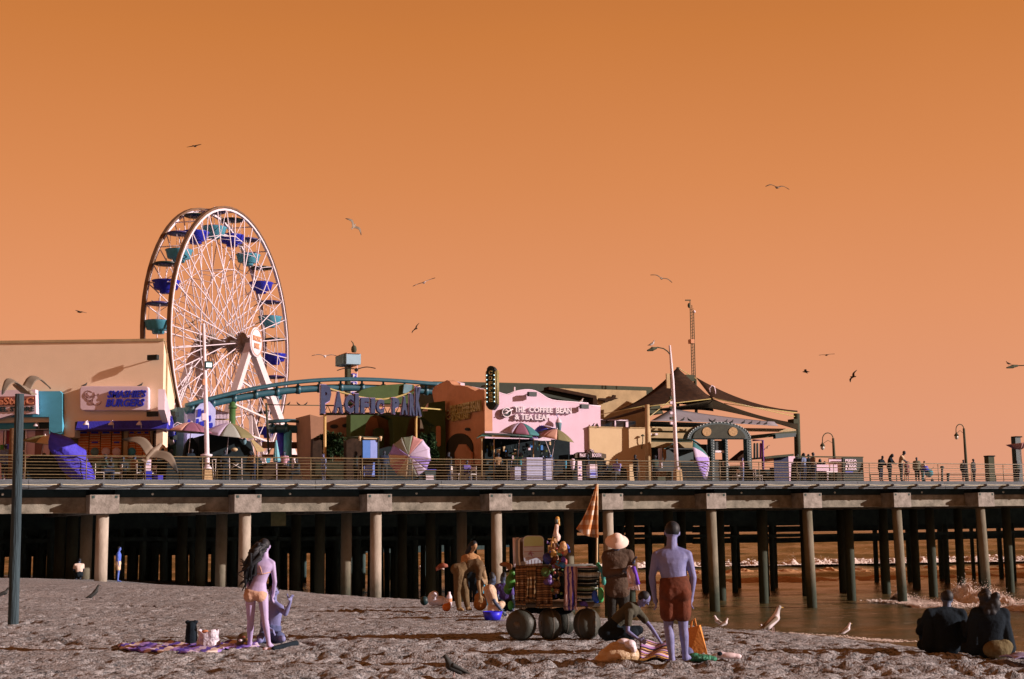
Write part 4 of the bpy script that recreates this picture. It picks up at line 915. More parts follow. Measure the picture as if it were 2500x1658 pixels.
for k in range(40):
    a = 2 * math.pi * k / 40; b = 2 * math.pi * (k + 1) / 40
    if k % 2 == 0: MB().tube([wp(c1, WR - .2, a), wp(c2, WR - .2, a)], .06, 5).build('cross_tie', MSPK, fw)
    else: MB().tube([wp(c1, WR * .8, b), wp(c1, WR - .2, a)], .035, 4).build('rim_brace', MSPK, fw)
    MB().tube([wp(c1, WR * .80, a), wp(c2, WR * .8, b)], .03, 4).build('diagonal_brace', MSPK, fw); MB().tube([wp(c1, WR * .55, b), wp(c2, WR * .55, a)], .03, 4).build('diagonal_brace', MSPK, fw)
mb = MB(); mb.tube([c1 + axis * 2.2, c2 - axis * 1.4], .45, 14)
for c in (c1 + axis * .9, c1 - axis * .3, c2 + axis * .3, c2 - axis * .9): mb.lathe(c - axis * .12, [(0, 0), (.95, 0), (.95, .24), (0, .24)], 20, axis=axis)
for k in range(24):
    a = 2 * math.pi * k / 24; q = wp(c1 + axis * .5, .85, a); mb.bar(q, q + axis * .5, .12)
mb.build('hub', mat('weathered hub steel', (160, 136, 124), var=.4, scale=5), fw)
dc = c1 + axis * 2.2
dk = MB().lathe(dc, [(0, 0), (1.36, 0), (1.42, .05), (1.36, .1), (0, .1)], 36, axis=axis).build('name_disc', MWHITE, fw)
FD = Frame((dc.x, dc.y), math.atan2(pl_.y, pl_.x))     # disc face looks along +axis = -FD.v
for k, tx in enumerate(('PACIFIC', 'PARK')):
    ww = (1.75, 1.1)[k]; lettering(fw, 'letters', tx, FD, -ww / 2, -.12, dc.z + (.08 if k == 0 else -.62), ww, .5, MTERRA, depth=.06, bold=.05)
mb = MB()
pts = [dc + axis * .12 + (pl_ * math.cos(a) + Vector((0, 0, math.sin(a)))) * 1.25 for a in np.linspace(0, 2 * math.pi, 30)]
mb.tube(pts, .035, 5); mb.build('disc_edge_line', MTERRA, fw)
# supports: two A-frames of boxed legs
def leg(a, b, w_, name='support_leg', mt_=mat('leg paint', (228, 194, 188), rough=.5, var=.08)):
    MB().bar(a, b, w_).build(name, mt_, fw)
top1 = c1 + axis * 1.7; top2 = c2 - axis * 1.2
foot = lambda t_, off, out: Vector((t_.x, t_.y, DECK)) + pl_ * off + axis * out
for t_, sgn in ((top1, 1), (top2, -1)):
    leg(t_, foot(t_, -10, 0.1 * sgn), .64); leg(t_, foot(t_, 8.5, 2.6 * sgn), .68)
    leg(t_ + Vector((0, 0, -6)) , foot(t_, -2.0, 1.5 * sgn), .3); leg(t_ + Vector((0, 0, -6)), foot(t_, 2.6, 1.5 * sgn), .3)
    for k in range(5):
        f = .25 + .15 * k; a_, b_ = t_.lerp(foot(t_, -10, .1 * sgn), f), t_.lerp(foot(t_, 8.5, 2.6 * sgn), f + .1); leg(a_, b_, .16, 'lattice_brace')
# gondolas
def gondola(ci):
    g = thing('gondola', None, None, (0, 0, 0))
    mb = MB(); mb.lathe((0, 0, .05), [(0, .16), (.5, .13), (1.0, .04), (1.12, -.04), (1.05, -.12), (.6, -.2), (0, -.24)], 18); mb.build('canopy', MCNP[ci], g)
    mb = MB(); mb.tube([(0, 0, -2.2), (0, 0, .5)], .035, 6)
    for a in (0.6, 2.2, 3.8, 5.4): mb.tube([(.85 * math.cos(a), .85 * math.sin(a), -1.5), (.8 * math.cos(a), .8 * math.sin(a), 0)], .022, 5)
    mb.build('mast', MSPK, g)
    mb = MB(); mb.lathe((0, 0, -2.6), [(0, 0), (.5, 0), (.56, .3), (1.0, .36), (1.16, 1.0), (1.24, 1.06), (1.2, 1.1), (1.02, 1.0), (.9, .45), (0, .42)], 20); mb.build('basket', MBSK[ci], g)
    mb = MB(); mb.tube([(1.22 * math.cos(a), 1.22 * math.sin(a), -1.52) for a in np.linspace(0, 2 * math.pi, 20)], .03, 5); mb.build('basket_trim', MCNP[1], g)
    return g
pro = [gondola(0), gondola(1)]; used_ = [False, False]
cm = (c1 + c2) / 2
for k in range(20):
    a = 2 * math.pi * (k + .5) / 20; ci = (0, 1)[k % 2]; p = wp(cm, WR - .35, a)
    g = pro[ci] if not used_[ci] else copy_tree(pro[ci]); used_[ci] = True
    g.parent = fw; g.location = p - fw.location; g.rotation_euler = (0, 0, random.uniform(0, 6))
# ------------------------------------------------------------------ coaster track
MTRK = mat('teal track paint', (52, 92, 102), rough=.4, var=.2, spec=.5); MGRN = mat('green column paint', (76, 104, 56), rough=.5, var=.15)
def track(name, label, top, low, tie, DD, rr_, rs_):
    t_ = thing(name, label, 'roller coaster', PF.W(top[0][0], 1172, DD), PF.a)
    for dd, nm in ((DD - .6, 'rail'), (DD + .6, 'rail')):
        mb = MB(); mb.tube([PF.W(x, y - (2.2 if dd > DD else 0), dd) for x, y in top], rr_, 7); mb.build(nm, MTRK, t_)
    mb = MB(); mb.tube([PF.W(x, y, DD) for x, y in low], rs_, 10); mb.build('spine_tube', MTRK, t_)
    xa, xb = top[0][0], top[-1][0]
    x = xa + tie * .3
    while x < xb:
        ty = float(np.interp(x, [p[0] for p in top], [p[1] for p in top])); ly = float(np.interp(x, [p[0] for p in low], [p[1] for p in low]))
        mb = MB(); c = PF.W(x, ly, DD); mb.bar(PF.W(x, ty, DD - .6), c, .14); mb.bar(PF.W(x, ty - 2, DD + .6), c, .14); mb.bar(PF.W(x, ty, DD - .6), PF.W(x, ty - 2, DD + .6), .12)
        mb.tube([c - PF.u * .12, c + PF.u * .12], rs_ * 1.25, 10); mb.build('cross_tie', MTRK, t_); x += tie
    return t_
def smooth(p, n=40):
    x = np.array([q[0] for q in p], float); y = np.array([q[1] for q in p], float); X = np.linspace(x[0], x[-1], n)
    c = np.polyfit(x, y, min(4, len(p) - 1)); return list(zip(X, np.polyval(c, X)))
tr = track('coaster_track', 'arching teal roller coaster track passing in front of the big wheel', smooth([(452, 991), (505, 977), (560, 963), (640, 946), (720, 934), (800, 928), (880, 928), (960, 930), (1020, 934), (1080, 940)]), smooth([(452, 1003), (505, 988), (560, 976), (640, 962), (720, 952), (800, 947), (880, 947), (960, 950), (1080, 957)]), 52, 21, .11, .24)
for px, ya in ((568, 975),):
    mb = MB(); a = PF.W(px, ya, 21); b = Vector((a.x, a.y, DECK)); mb.tube([a, b], .2, 14); m1 = PF.W(px, 990, 21); mb.tube([m1, m1 + Vector((0, 0, -.2))], .27, 14); m1 = PF.W(px, 1062, 21); mb.build('support_column', MGRN, tr)
tr2 = track('low_coaster_track', 'low teal coaster track section left of the hanging letters', [(655, 1031), (700, 1028), (762, 1030)], [(655, 1047), (700, 1047), (775, 1050)], 33, 18, .09, .26)
mb = MB(); a = PF.W(703, 1050, 18); mb.tube([a, Vector((a.x, a.y, DECK))], .26, 12); a = PF.W(687, 1056, 18.5); mb.build('support_column', mat('bright teal paint', (84, 160, 176), rough=.4), tr2)
mb = MB(); mb.tube([a, Vector((a.x, a.y, DECK))], .3, 10); mb.build('support_column', MBLUE, tr2)
# ------------------------------------------------------------------ tower with parking signs
tp = thing('parking_tower', 'pale square box on a post with blue parking P panels behind the letters', 'tower', PF.W(860, 1172, 24), PF.a)
MB().pbox(PF, 846, 863, 881, 889, 24, 2.0).build('box', mat('pale blue grey', (164, 182, 192), var=.06), tp); MB().pbox(PF, 839, 864, 845.7, 888, 24.2, 1.8).build('box_side', MGREYT, tp)
MB().pbox(PF, 846, 861, 881, 863, 23.9, 2.1).build('box_cap', MTERRA, tp)
MB().pbox(PF, 848, 889.3, 855.5, 1172, 24.6, .6).build('post', MROOF, tp); MB().pbox(PF, 856, 890, 873, 1172, 24.8, .4).build('panel', MPINKS, tp)
MB().pbox(PF, 857, 891, 872, 913, 24.75, .04).build('upper_panel', MTERRA, tp)
for y0_ in (912, 932, 958, 975):
    o = MB().pbox(PF, 859, y0_, 870.5, y0_ + 12, 24.7, .05).build('blue_panel', MBLUED, tp); ptext(tp, 'letter', 'P', PF, 861.5, y0_ + 2, 867.5, y0_ + 10, 24.68, MWHITE, depth=.03, bold=.05)
mb = MB(); mb.tube([PF.W(864, 862, 25), PF.W(864, 850, 25), PF.W(862, 838, 25), PF.W(857, 832, 25)], [.1, .06, .04, .02], 5)
mb.ell(PF.W(864, 853, 25), .2, .2, .3, 8, 6); mb.build('antenna', MROOF, tp)
# radio mast
rm = thing('radio_mast', 'thin lattice radio mast rising behind the tent peak', 'mast', PF.W(1692, 1172, 22), PF.a)
mb = MB(); L1, L2 = (1685, 742), (1693, 752)
mb.tube([PF.W(1690, 940, 22), PF.W(1684.5, 735, 22)], .035, 5); mb.tube([PF.W(1698, 940, 22), PF.W(1693.5, 757, 22)], .035, 5); mb.tube([PF.W(1694, 940, 22.6), PF.W(1689, 745, 22.4)], .03, 5)
for k in range(26):
    t_ = k / 26; y = 935 - 185 * t_; mb.tube([PF.W(1690 - 5 * t_, y, 22), PF.W(1698 - 4.4 * t_, y - 3.5, 22)], .016, 4)
mb.build('lattice', MROOF, rm)
MB().pbox(PF, 1687, 828, 1695.5, 838, 21.7, .4).build('box', MTERRA, rm)
mb = MB(); mb.bar(PF.W(1673, 733, 22), PF.W(1686, 733, 22), .08); mb.ell(PF.W(1682, 746, 22), .11, .11, .2, 8, 6); mb.build('instrument', MROOF, rm)
mb = MB(); mb.ell(PF.W(1694.5, 761, 22), .12, .12, .12, 8, 6); mb.build('lamp', MWHITE, rm)
# ------------------------------------------------------------------ PACIFIC PARK hanging letters
pk = thing('hanging_letter_sign', 'tall blue letters spelling PACIFIC PARK on a sagging frame between two posts', 'sign', PF.W(905, 1172, 6), PF.a)
DP = 6.0
for x0, x1, y0_, y1_ in ((789, 797, 1005, 1175), (1012.5, 1019, 1010, 1175)):
    mb = MB(); c = (x0 + x1) / 2; mb.tube([PF.W(c, y1_, DP + .2), PF.W(c, y0_, DP + .2)], (x1 - x0) / 2 / 48, 12); mb.build('post', mat('amber post paint', (206, 158, 96), var=.1, rough=.5), pk)
    mb = MB(); mb.pbox(PF, c - 4, 960, c + 1, 1006, DP + .3, .25); mb.build('post_top', MROOF, pk)
Lt = [('P', 781, 806, 940, 1010), ('A', 813, 835, 957, 1008), ('C', 839, 861, 964, 1009), ('I', 864, 873, 962, 1009), ('F', 878, 898, 972, 1009), ('I', 903, 913, 973, 1009), ('C', 916, 935, 976, 1010), ('P', 955, 972, 972, 1011), ('A', 977, 992, 969, 1013), ('R', 997, 1010, 962, 1015), ('K', 1012, 1026, 946, 1016)]
MLB = mat('slate blue letter face', (50, 58, 88), rough=.5, var=.25, scale=6); MLE = mat('pink violet neon edge', (196, 146, 190), rough=.4, var=.1)
for i, (ch, x0, x1, y0_, y1_) in enumerate(Lt):
    ptext(pk, 'letter', ch, PF, x0, y0_, x1, y1_, DP - .05, MLB, depth=.22, bold=.06)
    e = ptext(pk, 'letter_edge', ch, PF, x0 - 1.0, y0_ - 1.2, x1 + 1.0, y1_ + 1, DP + .0, MLE, depth=.12, bold=.10)
ap = [(782, 938), (806, 951), (830, 958), (870, 969), (905, 975), (935, 976), (965, 972), (995, 962), (1025, 944)]
mb = MB(); mb.tube([PF.W(x, y - 1, DP) for x, y in ap], .06, 6); mb.build('sagging_cable', MGOLD, pk)
mb = MB(); mb.tube([PF.W(781, 1011, DP + .25), PF.W(900, 1010, DP + .25), PF.W(1026, 1017, DP + .25)], .08, 6); mb.build('bottom_rail', MROOF, pk)
mb = MB()
for k in range(12):
    x = 790 + k * 19.5; mb.tube([PF.W(x, 1010, DP + .28), PF.W(x + 10, 990, DP + .28), PF.W(x + 19, 1011, DP + .28)], .03, 4)
mb.tube([PF.W(785, 990, DP + .28), PF.W(1022, 992, DP + .28)], .04, 5); o = mb.build('truss', MROOF, pk); tag(o, kind='stuff')
mb = MB(); mb.bar(PF.W(1026, 996, DP + .2), PF.W(1078, 1000, 9), .07); mb.build('side_arm', MGOLD, pk)
wr = thing('bird_wire', 'thin horizontal wire from the wheel support to the hanging letters', 'wire', PF.W(715, 988, 17), PF.a)
mb = MB(); mb.tube([PF.W(648, 988, 17), PF.W(715, 989.2, 17), PF.W(785, 990, 17)], .03, 5); mb.build('wire', MROOF, wr)
mb = MB(); mb.tube([PF.W(656, 1108, 17), PF.W(650, 984, 17)], .07, 6); mb.build('wire_post', MROOF, wr)
fb = thing('brown_hoarding', 'low brown board fence panels beneath the low coaster track', 'fence', PF.W(720, 1110, 19), PF.a)
for a, b, c_, d_ in ((640, 1079, 762, 1095), (640, 1110, 762, 1118)):
    MB().pbox(PF, a, b, c_, d_, 19, .1).build('board', mat('brown board', (128, 88, 62), var=.25), fb)
for px in (706, 760): MB().pbox(PF, px, 1078, px + 2.5, 1176, 18.9, .1).build('post', MROOF, fb)
# ------------------------------------------------------------------ shrubs
def leafy(mb, c, rx, ry, rz, n, seed, s_=0.12):
    rr = random.Random(seed); c = Vector(c); lobes = [(Vector((rr.uniform(-.6, .6) * rx, rr.uniform(-.6, .6) * ry, rr.uniform(-.5, .75) * rz)), rr.uniform(.3, .55)) for _ in range(12)]
    for i in range(n):
        lb, lr = rr.choice(lobes); d = Vector((rr.gauss(0, 1), rr.gauss(0, 1), rr.gauss(0, 1))).normalized() * (rr.random() ** .4)
        p = c + lb + Vector((d.x * rx * lr, d.y * ry * lr, d.z * rz * lr)); a = Vector((rr.gauss(0, 1), rr.gauss(0, 1), rr.gauss(0, 1))).normalized(); b, e = lat(a); q = s_ * rr.uniform(.5, 1.1)
        mb.add([p - a * q, p + b * q * .45, p + a * q, p - b * q * .45], [(0, 1, 2, 3)])
MLEAF = mat('dark green leaves', (58, 84, 44), rough=.7, var=.5, scale=3, rgb2=(26, 44, 26))
for i, (cx, cy, w_, h_, d_, lab) in enumerate(((808, 1100, 88, 96, 9.5, 'dense dark green bush in front of the terracotta wall'), (1046, 1098, 62, 96, 9.5, 'dark green bush between the big tilted umbrella and the green tower'))):
    c = PF.W(cx, cy, d_); s_ = 47
    t = thing('bush', lab, 'bush', Vector((c.x, c.y, DECK)), PF.a)
    mb = MB(); leafy(mb, c, w_ / 2 / s_, w_ / 2.6 / s_, h_ / 2 / s_, 5200, i); o = mb.build('foliage', MLEAF, t); tag(o, kind='stuff')
    mb = MB(); mb.tube([(c.x, c.y, DECK), (c.x + .1, c.y, c.z)], [.09, .04], 7); mb.build('stem', MROOF, t)
# ------------------------------------------------------------------ umbrellas
UC = {'pink': (204, 138, 132), 'purple': (166, 132, 194), 'cream': (222, 182, 146), 'olive': (124, 108, 72), 'lilac': (204, 174, 196), 'green': (142, 146, 122), 'mag': (142, 84, 100), 'salmon': (220, 156, 134), 'grey': (158, 150, 138), 'blue': (70, 64, 180), 'white': (232, 204, 200), 'teal': (60, 110, 110), 'yellow': (216, 178, 112)}
def umat(k): return mat('canopy ' + k, UC[k], rough=.8, var=.08, scale=6, bump=.1)
def umbrella(label, apex, axis_, r_, h_, cols, pole=None, group='open multicolour beach umbrellas on the deck', scallop=.06, twist=0, n=None):
    apex = Vector(apex); ax = Vector(axis_).normalized(); X, Y = lat(ax); n = n or len(cols)
    t = thing('umbrella', label, 'umbrella', apex - ax * h_, 0, group)
    for k in range(n):
        rows = []
        for j in range(7):
            f = j / 6; row = []
            for i in range(6):
                g_ = i / 5; a = 2 * math.pi * (k + g_) / n + twist
                edge = 1 - scallop * 4 * g_ * (1 - g_) * f
                q = apex + (X * math.cos(a) + Y * math.sin(a)) * (r_ * f * edge) - ax * (h_ * (f ** 1.6) + .0)
                row.append(q)
            rows.append(row)
        MB().sheet(rows, .008).build('canopy_panel', umat(cols[k % len(cols)]), t)
    mb = MB(); mb.tube([apex + ax * .06, apex - ax * (pole or 2.1)], .018, 6); mb.build('pole', MWHITE, t)
    mb = MB(); mb.ell(apex + ax * .03, .03, .03, .05, 6, 5); mb.build('tip', MWHITE, t)
    return t
def S(px): return 54 - .0065 * px
umbrella('pink and salmon open umbrella left of the white lamp post', PF.W(468, 1031, 3.0), (.08, 0, 1), 1.16, .50, ['salmon', 'mag', 'mag', 'olive', 'teal', 'cream', 'cream', 'pink'], twist=2.2, pole=2.3)
umbrella('lilac, grey and violet open umbrella right of the white lamp post', PF.W(562, 1033, 3.0), (.12, -.1, 1), 1.38, .62, ['grey', 'olive', 'olive', 'blue', 'pink', 'lilac', 'purple', 'lilac'], twist=3.0, pole=2.3)
umbrella('open umbrella with a pale top and green rim in front of the coffee house', PF.W(1272, 1032, 4.0), (.1, -.05, 1), 1.25, .66, ['lilac', 'mag', 'teal', 'blue', 'green', 'cream', 'white', 'white'], twist=2.0, pole=2.4)
umbrella('orange to violet open umbrella under the cup sign', PF.W(1360, 1048, 3.0), (.2, -.08, 1), 1.08, .56, ['salmon', 'olive', 'olive', 'mag', 'purple', 'lilac', 'lilac', 'pink'], twist=2.4, pole=2.3)
umbrella('purple edge of an open umbrella behind the pale one at the coffee house', PF.W(1318, 1040, 6.0), (-.35, .2, 1), .85, .5, ['purple', 'blue', 'lilac', 'purple', 'cream', 'purple'], twist=1.4, pole=2.4)
umbrella('small tan umbrella behind the folded blue one at the far left', PF.W(110, 1063, 3.2), (.15, 0, 1), 1.05, .42, ['cream', 'yellow', 'olive', 'cream', 'salmon', 'cream'], pole=2.2)
umbrella('red open umbrella at the right edge of the photo', PF.W(2490, 1098, 2.0), (-.1, 0, 1), .85, -.42, ['pink', 'mag', 'pink', 'pink', 'mag', 'pink'], pole=.95, group=None)
umbrella('large round pastel umbrella tilted flat towards the beach behind the railing', PF.W(998, 1113, .75), (-.08, -1, .12), 1.13, .34, ['pink', 'cream', 'grey', 'lilac', 'purple', 'lilac', 'lilac', 'pink', 'green', 'grey', 'purple', 'cream'], pole=1.2, twist=.4, group=None)
# leaning half closed striped umbrella
u_ = umbrella('tall pink, cream and violet umbrella leaning on its edge at the right lamp post', PF.W(1730, 1118, .8), (.93, -.30, .28), 1.18, .55, ['purple', 'lilac', 'white', 'pink', 'cream', 'yellow', 'green', 'teal', 'lilac', 'purple'], pole=.9, twist=.5, group=None)
# folded blue canopy
fc = thing('folded_canopy', 'large violet blue cloth hanging folded over the railing at the left', 'canopy', PF.W(170, 1170, .9), PF.a)
top = [(123, 1055), (150, 1062), (172, 1070), (190, 1088), (210, 1100), (212, 1118), (224, 1140), (232, 1165), (230, 1176)]
bot = [(118, 1080), (119, 1096), (130, 1110), (139, 1124), (146, 1142), (155, 1152), (166, 1162), (180, 1172), (196, 1177)]
rows = []
for j in range(9):
    f = j / 8; row = []
    for i in range(27):
        g_ = i / 26 * 8; k = min(int(g_), 7); e = g_ - k
        a = (top[k][0] * (1 - e) + top[k + 1][0] * e, top[k][1] * (1 - e) + top[k + 1][1] * e); b = (bot[k][0] * (1 - e) + bot[k + 1][0] * e, bot[k][1] * (1 - e) + bot[k + 1][1] * e)
        row.append(PF.W(a[0] * (1 - f) + b[0] * f, a[1] * (1 - f) + b[1] * f, .75 + .5 * math.sin(math.pi * f) * -.6 + .07 * math.sin(f * 17 + i * .35)))
    rows.append(row)
MB().sheet(rows, .03).build('cloth', mat('violet blue cloth', (72, 58, 178), rough=.7, var=.2, scale=5, bump=.6, bscale=6), fc)
mb = MB(); mb.tube([PF.W(120, 1050, 1.0), PF.W(205, 1176, 1.1)], .025, 6); mb.build('pole', MTEAL, fc)
# teal closed umbrella
cu_ = thing('closed_umbrella', 'closed pale teal umbrella standing upright near the low coaster columns', 'umbrella', PF.W(676, 1172, 2.4), PF.a)
c = PF.W(676, 1140, 2.4); t_ = PF.W(674, 1076, 2.4); mb = MB()
vs = []; 
for k in range(6):
    a = k * 1.05; o = Vector((math.cos(a), math.sin(a), 0)) * .09; mb.cap(t_ + o * .15, .03, t_.lerp(c, .75) + o * 1.1, .10)
mb.build('cloth', mat('pale teal cloth', (120, 170, 178), rough=.8, var=.2, scale=8), cu_); mb = MB(); mb.tube([t_, Vector((c.x, c.y, DECK))], .025, 6); mb.build('pole', MWHITE, cu_)
# ------------------------------------------------------------------ lamps
def flange_base(t, px, y0_, y1_, w_):
    mb = MB(); u_, z = PF.hit(px, y1_, .95); u2, z2 = PF.hit(px, y0_, .95); a = w_ / 2
    q = [(-a, -a), (a, -a), (a, a), (-a, a)]
    mb.hexa([PF.P(u_ + x, 1.0 + y, DECK) for x, y in q] + [PF.P(u_ + x * .82, 1.0 + y * .82, z2) for x, y in q]); mb.build('concrete_base', mat('tan concrete', (196, 150, 106), var=.2, bump=.3), t)
    return u_
l1 = thing('lamp_post', 'tall white lamp post with a floodlight, standing behind the railing at the left', 'lamp post', PF.W(505, 1172, 1.0), PF.a)
ub_ = flange_base(l1, 507, 1146, 1172, .42)
mb = MB(); mb.tube([PF.W(507, 1146, 1), PF.W(506, 1138, 1), PF.W(503, 1000, 1), PF.W(497, 790, 1)], [.14, .12, .11, .075], 12); mb.build('pole', MWHITE, l1)
mb = MB(); q = PF.W(504, 1112, 1); mb.lathe(q, [(.12, -.12), (.28, -.03), (.3, .04), (.12, .08)], 12); mb.build('collar', MWHITE, l1); mb = MB(); mb.lathe(PF.W(507, 1147, 1), [(.22, 0), (.2, .08), (.12, .2)], 12); mb.build('foot_flange', MWHITE, l1)
MB().pbox(PF, 501, 882, 520, 899, .75, .22).build('floodlight', MDTEAL, l1); MB().pbox(PF, 504, 886, 517, 896, .72, .025).build('lamp_face', glow('cool lamp face', (205, 240, 238), 1.0), l1)
MB().pbox(PF, 494, 1009, 503, 1026, .8, .2).build('control_box', MPINKS, l1); MB().pbox(PF, 495.5, 925, 501, 940, .8, .2).build('box', MTERRA, l1)
l2 = thing('lamp_post', 'tall white lamp post with a curved arm lamp beside the shade tent', 'lamp post', PF.W(1650, 1172, 1.0), PF.a)
flange_base(l2, 1656, 1146, 1172, .42)
mb = MB(); mb.tube([PF.W(1652, 1146, 1), PF.W(1650, 1100, 1), PF.W(1642, 930, 1), PF.W(1635, 843, 1)], [.13, .12, .10, .06], 12); mb.build('pole', MWHITE, l2)
mb = MB(); mb.lathe(PF.W(1654, 1148, 1), [(.2, 0), (.18, .08), (.12, .2)], 12); mb.build('foot_flange', MWHITE, l2)
mb = MB(); mb.tube([PF.W(x, y, 1) for x, y in ((1636, 866), (1630, 858), (1620, 851), (1605, 848), (1596, 850))], .035, 6); mb.build('arm', MROOF, l2)
def cobra(parent, a, b): 
    mb = MB(); a = Vector(a); b = Vector(b); mb.cap(a, .07, a.lerp(b, .45) + Vector((0, 0, .02)), .12); mb.cap(a.lerp(b, .45), .12, b, .05); o = mb.build('lamp_head', MROOF, parent); soften(o, .02, 3)
cobra(l2, PF.W(1602, 850, 1), PF.W(1581, 856, 1))
for k, y in enumerate((968, 980, 992, 1005, 1018, 1030)): MB().pbox(PF, 1636 + k * .3, y, 1641 + k * .3, y + 6, .9, .12).build('small_bracket', MPINKS if k % 2 else MROOF, l2)
MB().pbox(PF, 1628, 912, 1637, 948, 1.0, .1).build('plate', MCREAM2, l2)
l3 = thing('street_lamp', 'lamp head on an arm reaching in at the right edge with a gull on it', 'street lamp', PF.W(2560, 1172, 1.0), PF.a)
mb = MB(); mb.tube([PF.W(2560, 1176, 1), PF.W(2545, 880, 1)], [.13, .08], 10); mb.build('pole', MWHITE, l3)
mb = MB(); mb.tube([PF.W(x, y, 1) for x, y in ((2546, 905), (2530, 896), (2510, 892), (2480, 893))], .035, 6); mb.build('arm', MROOF, l3); cobra(l3, PF.W(2484, 893, 1), PF.W(2458, 898, 1))
def hooklamp(label, post, top_, hook, bulb):
    t = thing('hook_lamp', label, 'street lamp', PF.W(post[0], 1178, 2.0), PF.a, 'shepherd hook lamps on the pier')
    mb = MB(); mb.tube([PF.W(post[0], 1180, 2), PF.W(post[0] - 1, (post[1] + 1175) / 2, 2), PF.W(top_[0], top_[1], 2)], [.13, .10, .07], 10); mb.build('post', MROOF, t)
    x0, x1 = hook[0], top_[0]; cx = (x0 + x1) / 2; r_ = (x1 - x0) / 2
    mb = MB(); mb.tube([PF.W(x1 - 1, top_[1] + 8, 2)] + [PF.W(cx + r_ * math.cos(a), top_[1] + 2 - hook[2] * math.sin(a), 2) for a in np.linspace(0.0, math.pi, 12)] + [PF.W(x0, bulb[1] - 12, 2)], .03, 6); mb.build('hook_arm', MROOF, t)
    mb = MB(); mb.tube([PF.W(x0, top_[1] + 14, 2), PF.W(cx, top_[1] + 5, 2), PF.W(x1 - 1, top_[1] + 12, 2)], .015, 5); mb.build('scroll', MROOF, t)
    q = PF.W(bulb[0], bulb[1] - 7, 2); mb = MB(); mb.lathe(q, [(.16, -.05), (.13, .05), (.05, .14), (.03, .22)], 12); mb.build('lamp_cap', MROOF, t)
    mb = MB(); mb.ell(q + Vector((0, 0, -.12)), .12, .12, .15, 12, 8); mb.build('globe', mat('lamp globe', (200, 190, 178), rough=.2, spec=.8), t)
hooklamp('shorter hook lamp above the bench just right of the tent', (2039, 1110), (2034, 1070), (2008, 0, 15), (2008, 1095))
hooklamp('taller hook lamp standing near the right edge of the pier', (2361, 1130), (2353, 1046), (2334, 0, 12), (2335, 1070))
# ------------------------------------------------------------------ wooden post in the foreground
wpst = thing('wooden_post', 'tall weathered dark wooden post standing in the sand at the left edge', 'post', onZ(32, 1527, 3.18))
b_ = onZ(32, 1530, 3.15); tpx = atY(48, 962, b_.y + .05)
mb = MB(); P_ = [b_ + Vector((0, 0, -.5)), b_, b_.lerp(tpx, .33), b_.lerp(tpx, .66), tpx]; mb.tube(P_, [.105, .104, .10, .095, .088], 14); mb.build('timber', mat('weathered blue grey timber', (70, 82, 86), rough=.9, var=.4, scale=3, bump=.8, bscale=9, stretch=(3, 3, .25), rgb2=(44, 54, 58)), wpst)
mb = MB(); mb.tube([b_ + Vector((0, 0, -.03)), b_ + Vector((0, 0, .05))], [.17, .11], 12); mb.build('sand_collar', ms, wpst)
wc = thing('wooden_column', 'rough brown timber column on the deck just left of the foreground post', 'column', PF.W(35, 1172, 1.0), PF.a)
mb = MB(); mb.tube([PF.W(33, 1176, 1.0), PF.W(36, 1046, 1.0)], [.27, .22], 12); mb.build('timber', mat('rough brown timber', (132, 94, 66), rough=.95, var=.4, bump=.6, scale=4), wc)
# ------------------------------------------------------------------ stalls and clutter on the deck
MBLK = mat('black cloth', (0.012, 0.02, 0.024), raw=True, rough=.9, var=.3, spec=.1)
ks = thing('black_market_stall', 'black draped market stall beneath the two open umbrellas at the left', 'stall', PF.W(545, 1172, 3.8), PF.a)
MB().pprism(PF, [(450, 1176), (449, 1115), (454, 1085), (463, 1070), (470, 1068), (480, 1082), (484, 1176)], 4.2, .4).build('left_drape', MBLK, ks)
MB().pprism(PF, [(486, 1176), (486, 1066), (505, 1060), (540, 1061), (580, 1068), (612, 1078), (622, 1112), (622, 1176)], 3.9, 1.6).build('back_drape', MBLK, ks)
MB().pprism(PF, [(612, 1074), (618, 1073), (646, 1098), (643, 1103), (628, 1103)], 3.5, .1).build('slatted_shelf', mat('tan slats', (196, 158, 110), var=.4, scale=9, stretch=(1, 1, 6)), ks)
mb = MB(); mb.ell(PF.W(572, 1098, 3.7), .18, .1, .1, 10, 6); mb.build('bag_on_stall', MCREAM, ks); mb = MB(); mb.ell(PF.W(596, 1078, 3.7), .13, .1, .18, 10, 6); mb.build('pale_goods', MGREYT, ks)
tb = thing('folding_table', 'white folding table frame with crossed legs in front of the black stall', 'table', PF.W(575, 1172, 2.0), PF.a)
MLEG = mat('white tube', (226, 200, 188), rough=.4)
for a in (560, 590): mb = MB(); mb.tube([PF.W(a, 1117, 2), PF.W(a + .8, 1174, 2)], .022, 6); mb.build('leg', MLEG, tb)
for a, b in (((566, 1131), (588, 1143)), ((584, 1131), (565, 1143))): mb = MB(); mb.tube([PF.W(a[0], a[1], 2), PF.W(b[0], b[1], 2.02)], .014, 5); mb.build('brace', MLEG, tb)
MB().pbox(PF, 556, 1115, 594, 1118, 1.95, .6).build('table_top', MROOF, tb)
st_ = thing('signal_stand', 'two thin white stand legs right of the left lamp post base', 'stand', PF.W(522, 1172, 1.6), PF.a)
for a, b in (((518, 1122), (522, 1172)), ((527, 1122), (525, 1172))): mb = MB(); mb.tube([PF.W(*a, 1.6), PF.W(*b, 1.6)], .018, 5); mb.build('leg', MLEG, st_)
mb = MB(); mb.tube([PF.W(517, 1122, 1.6), PF.W(528, 1122, 1.6)], .014, 5); mb.build('cross_bar', MLEG, st_)
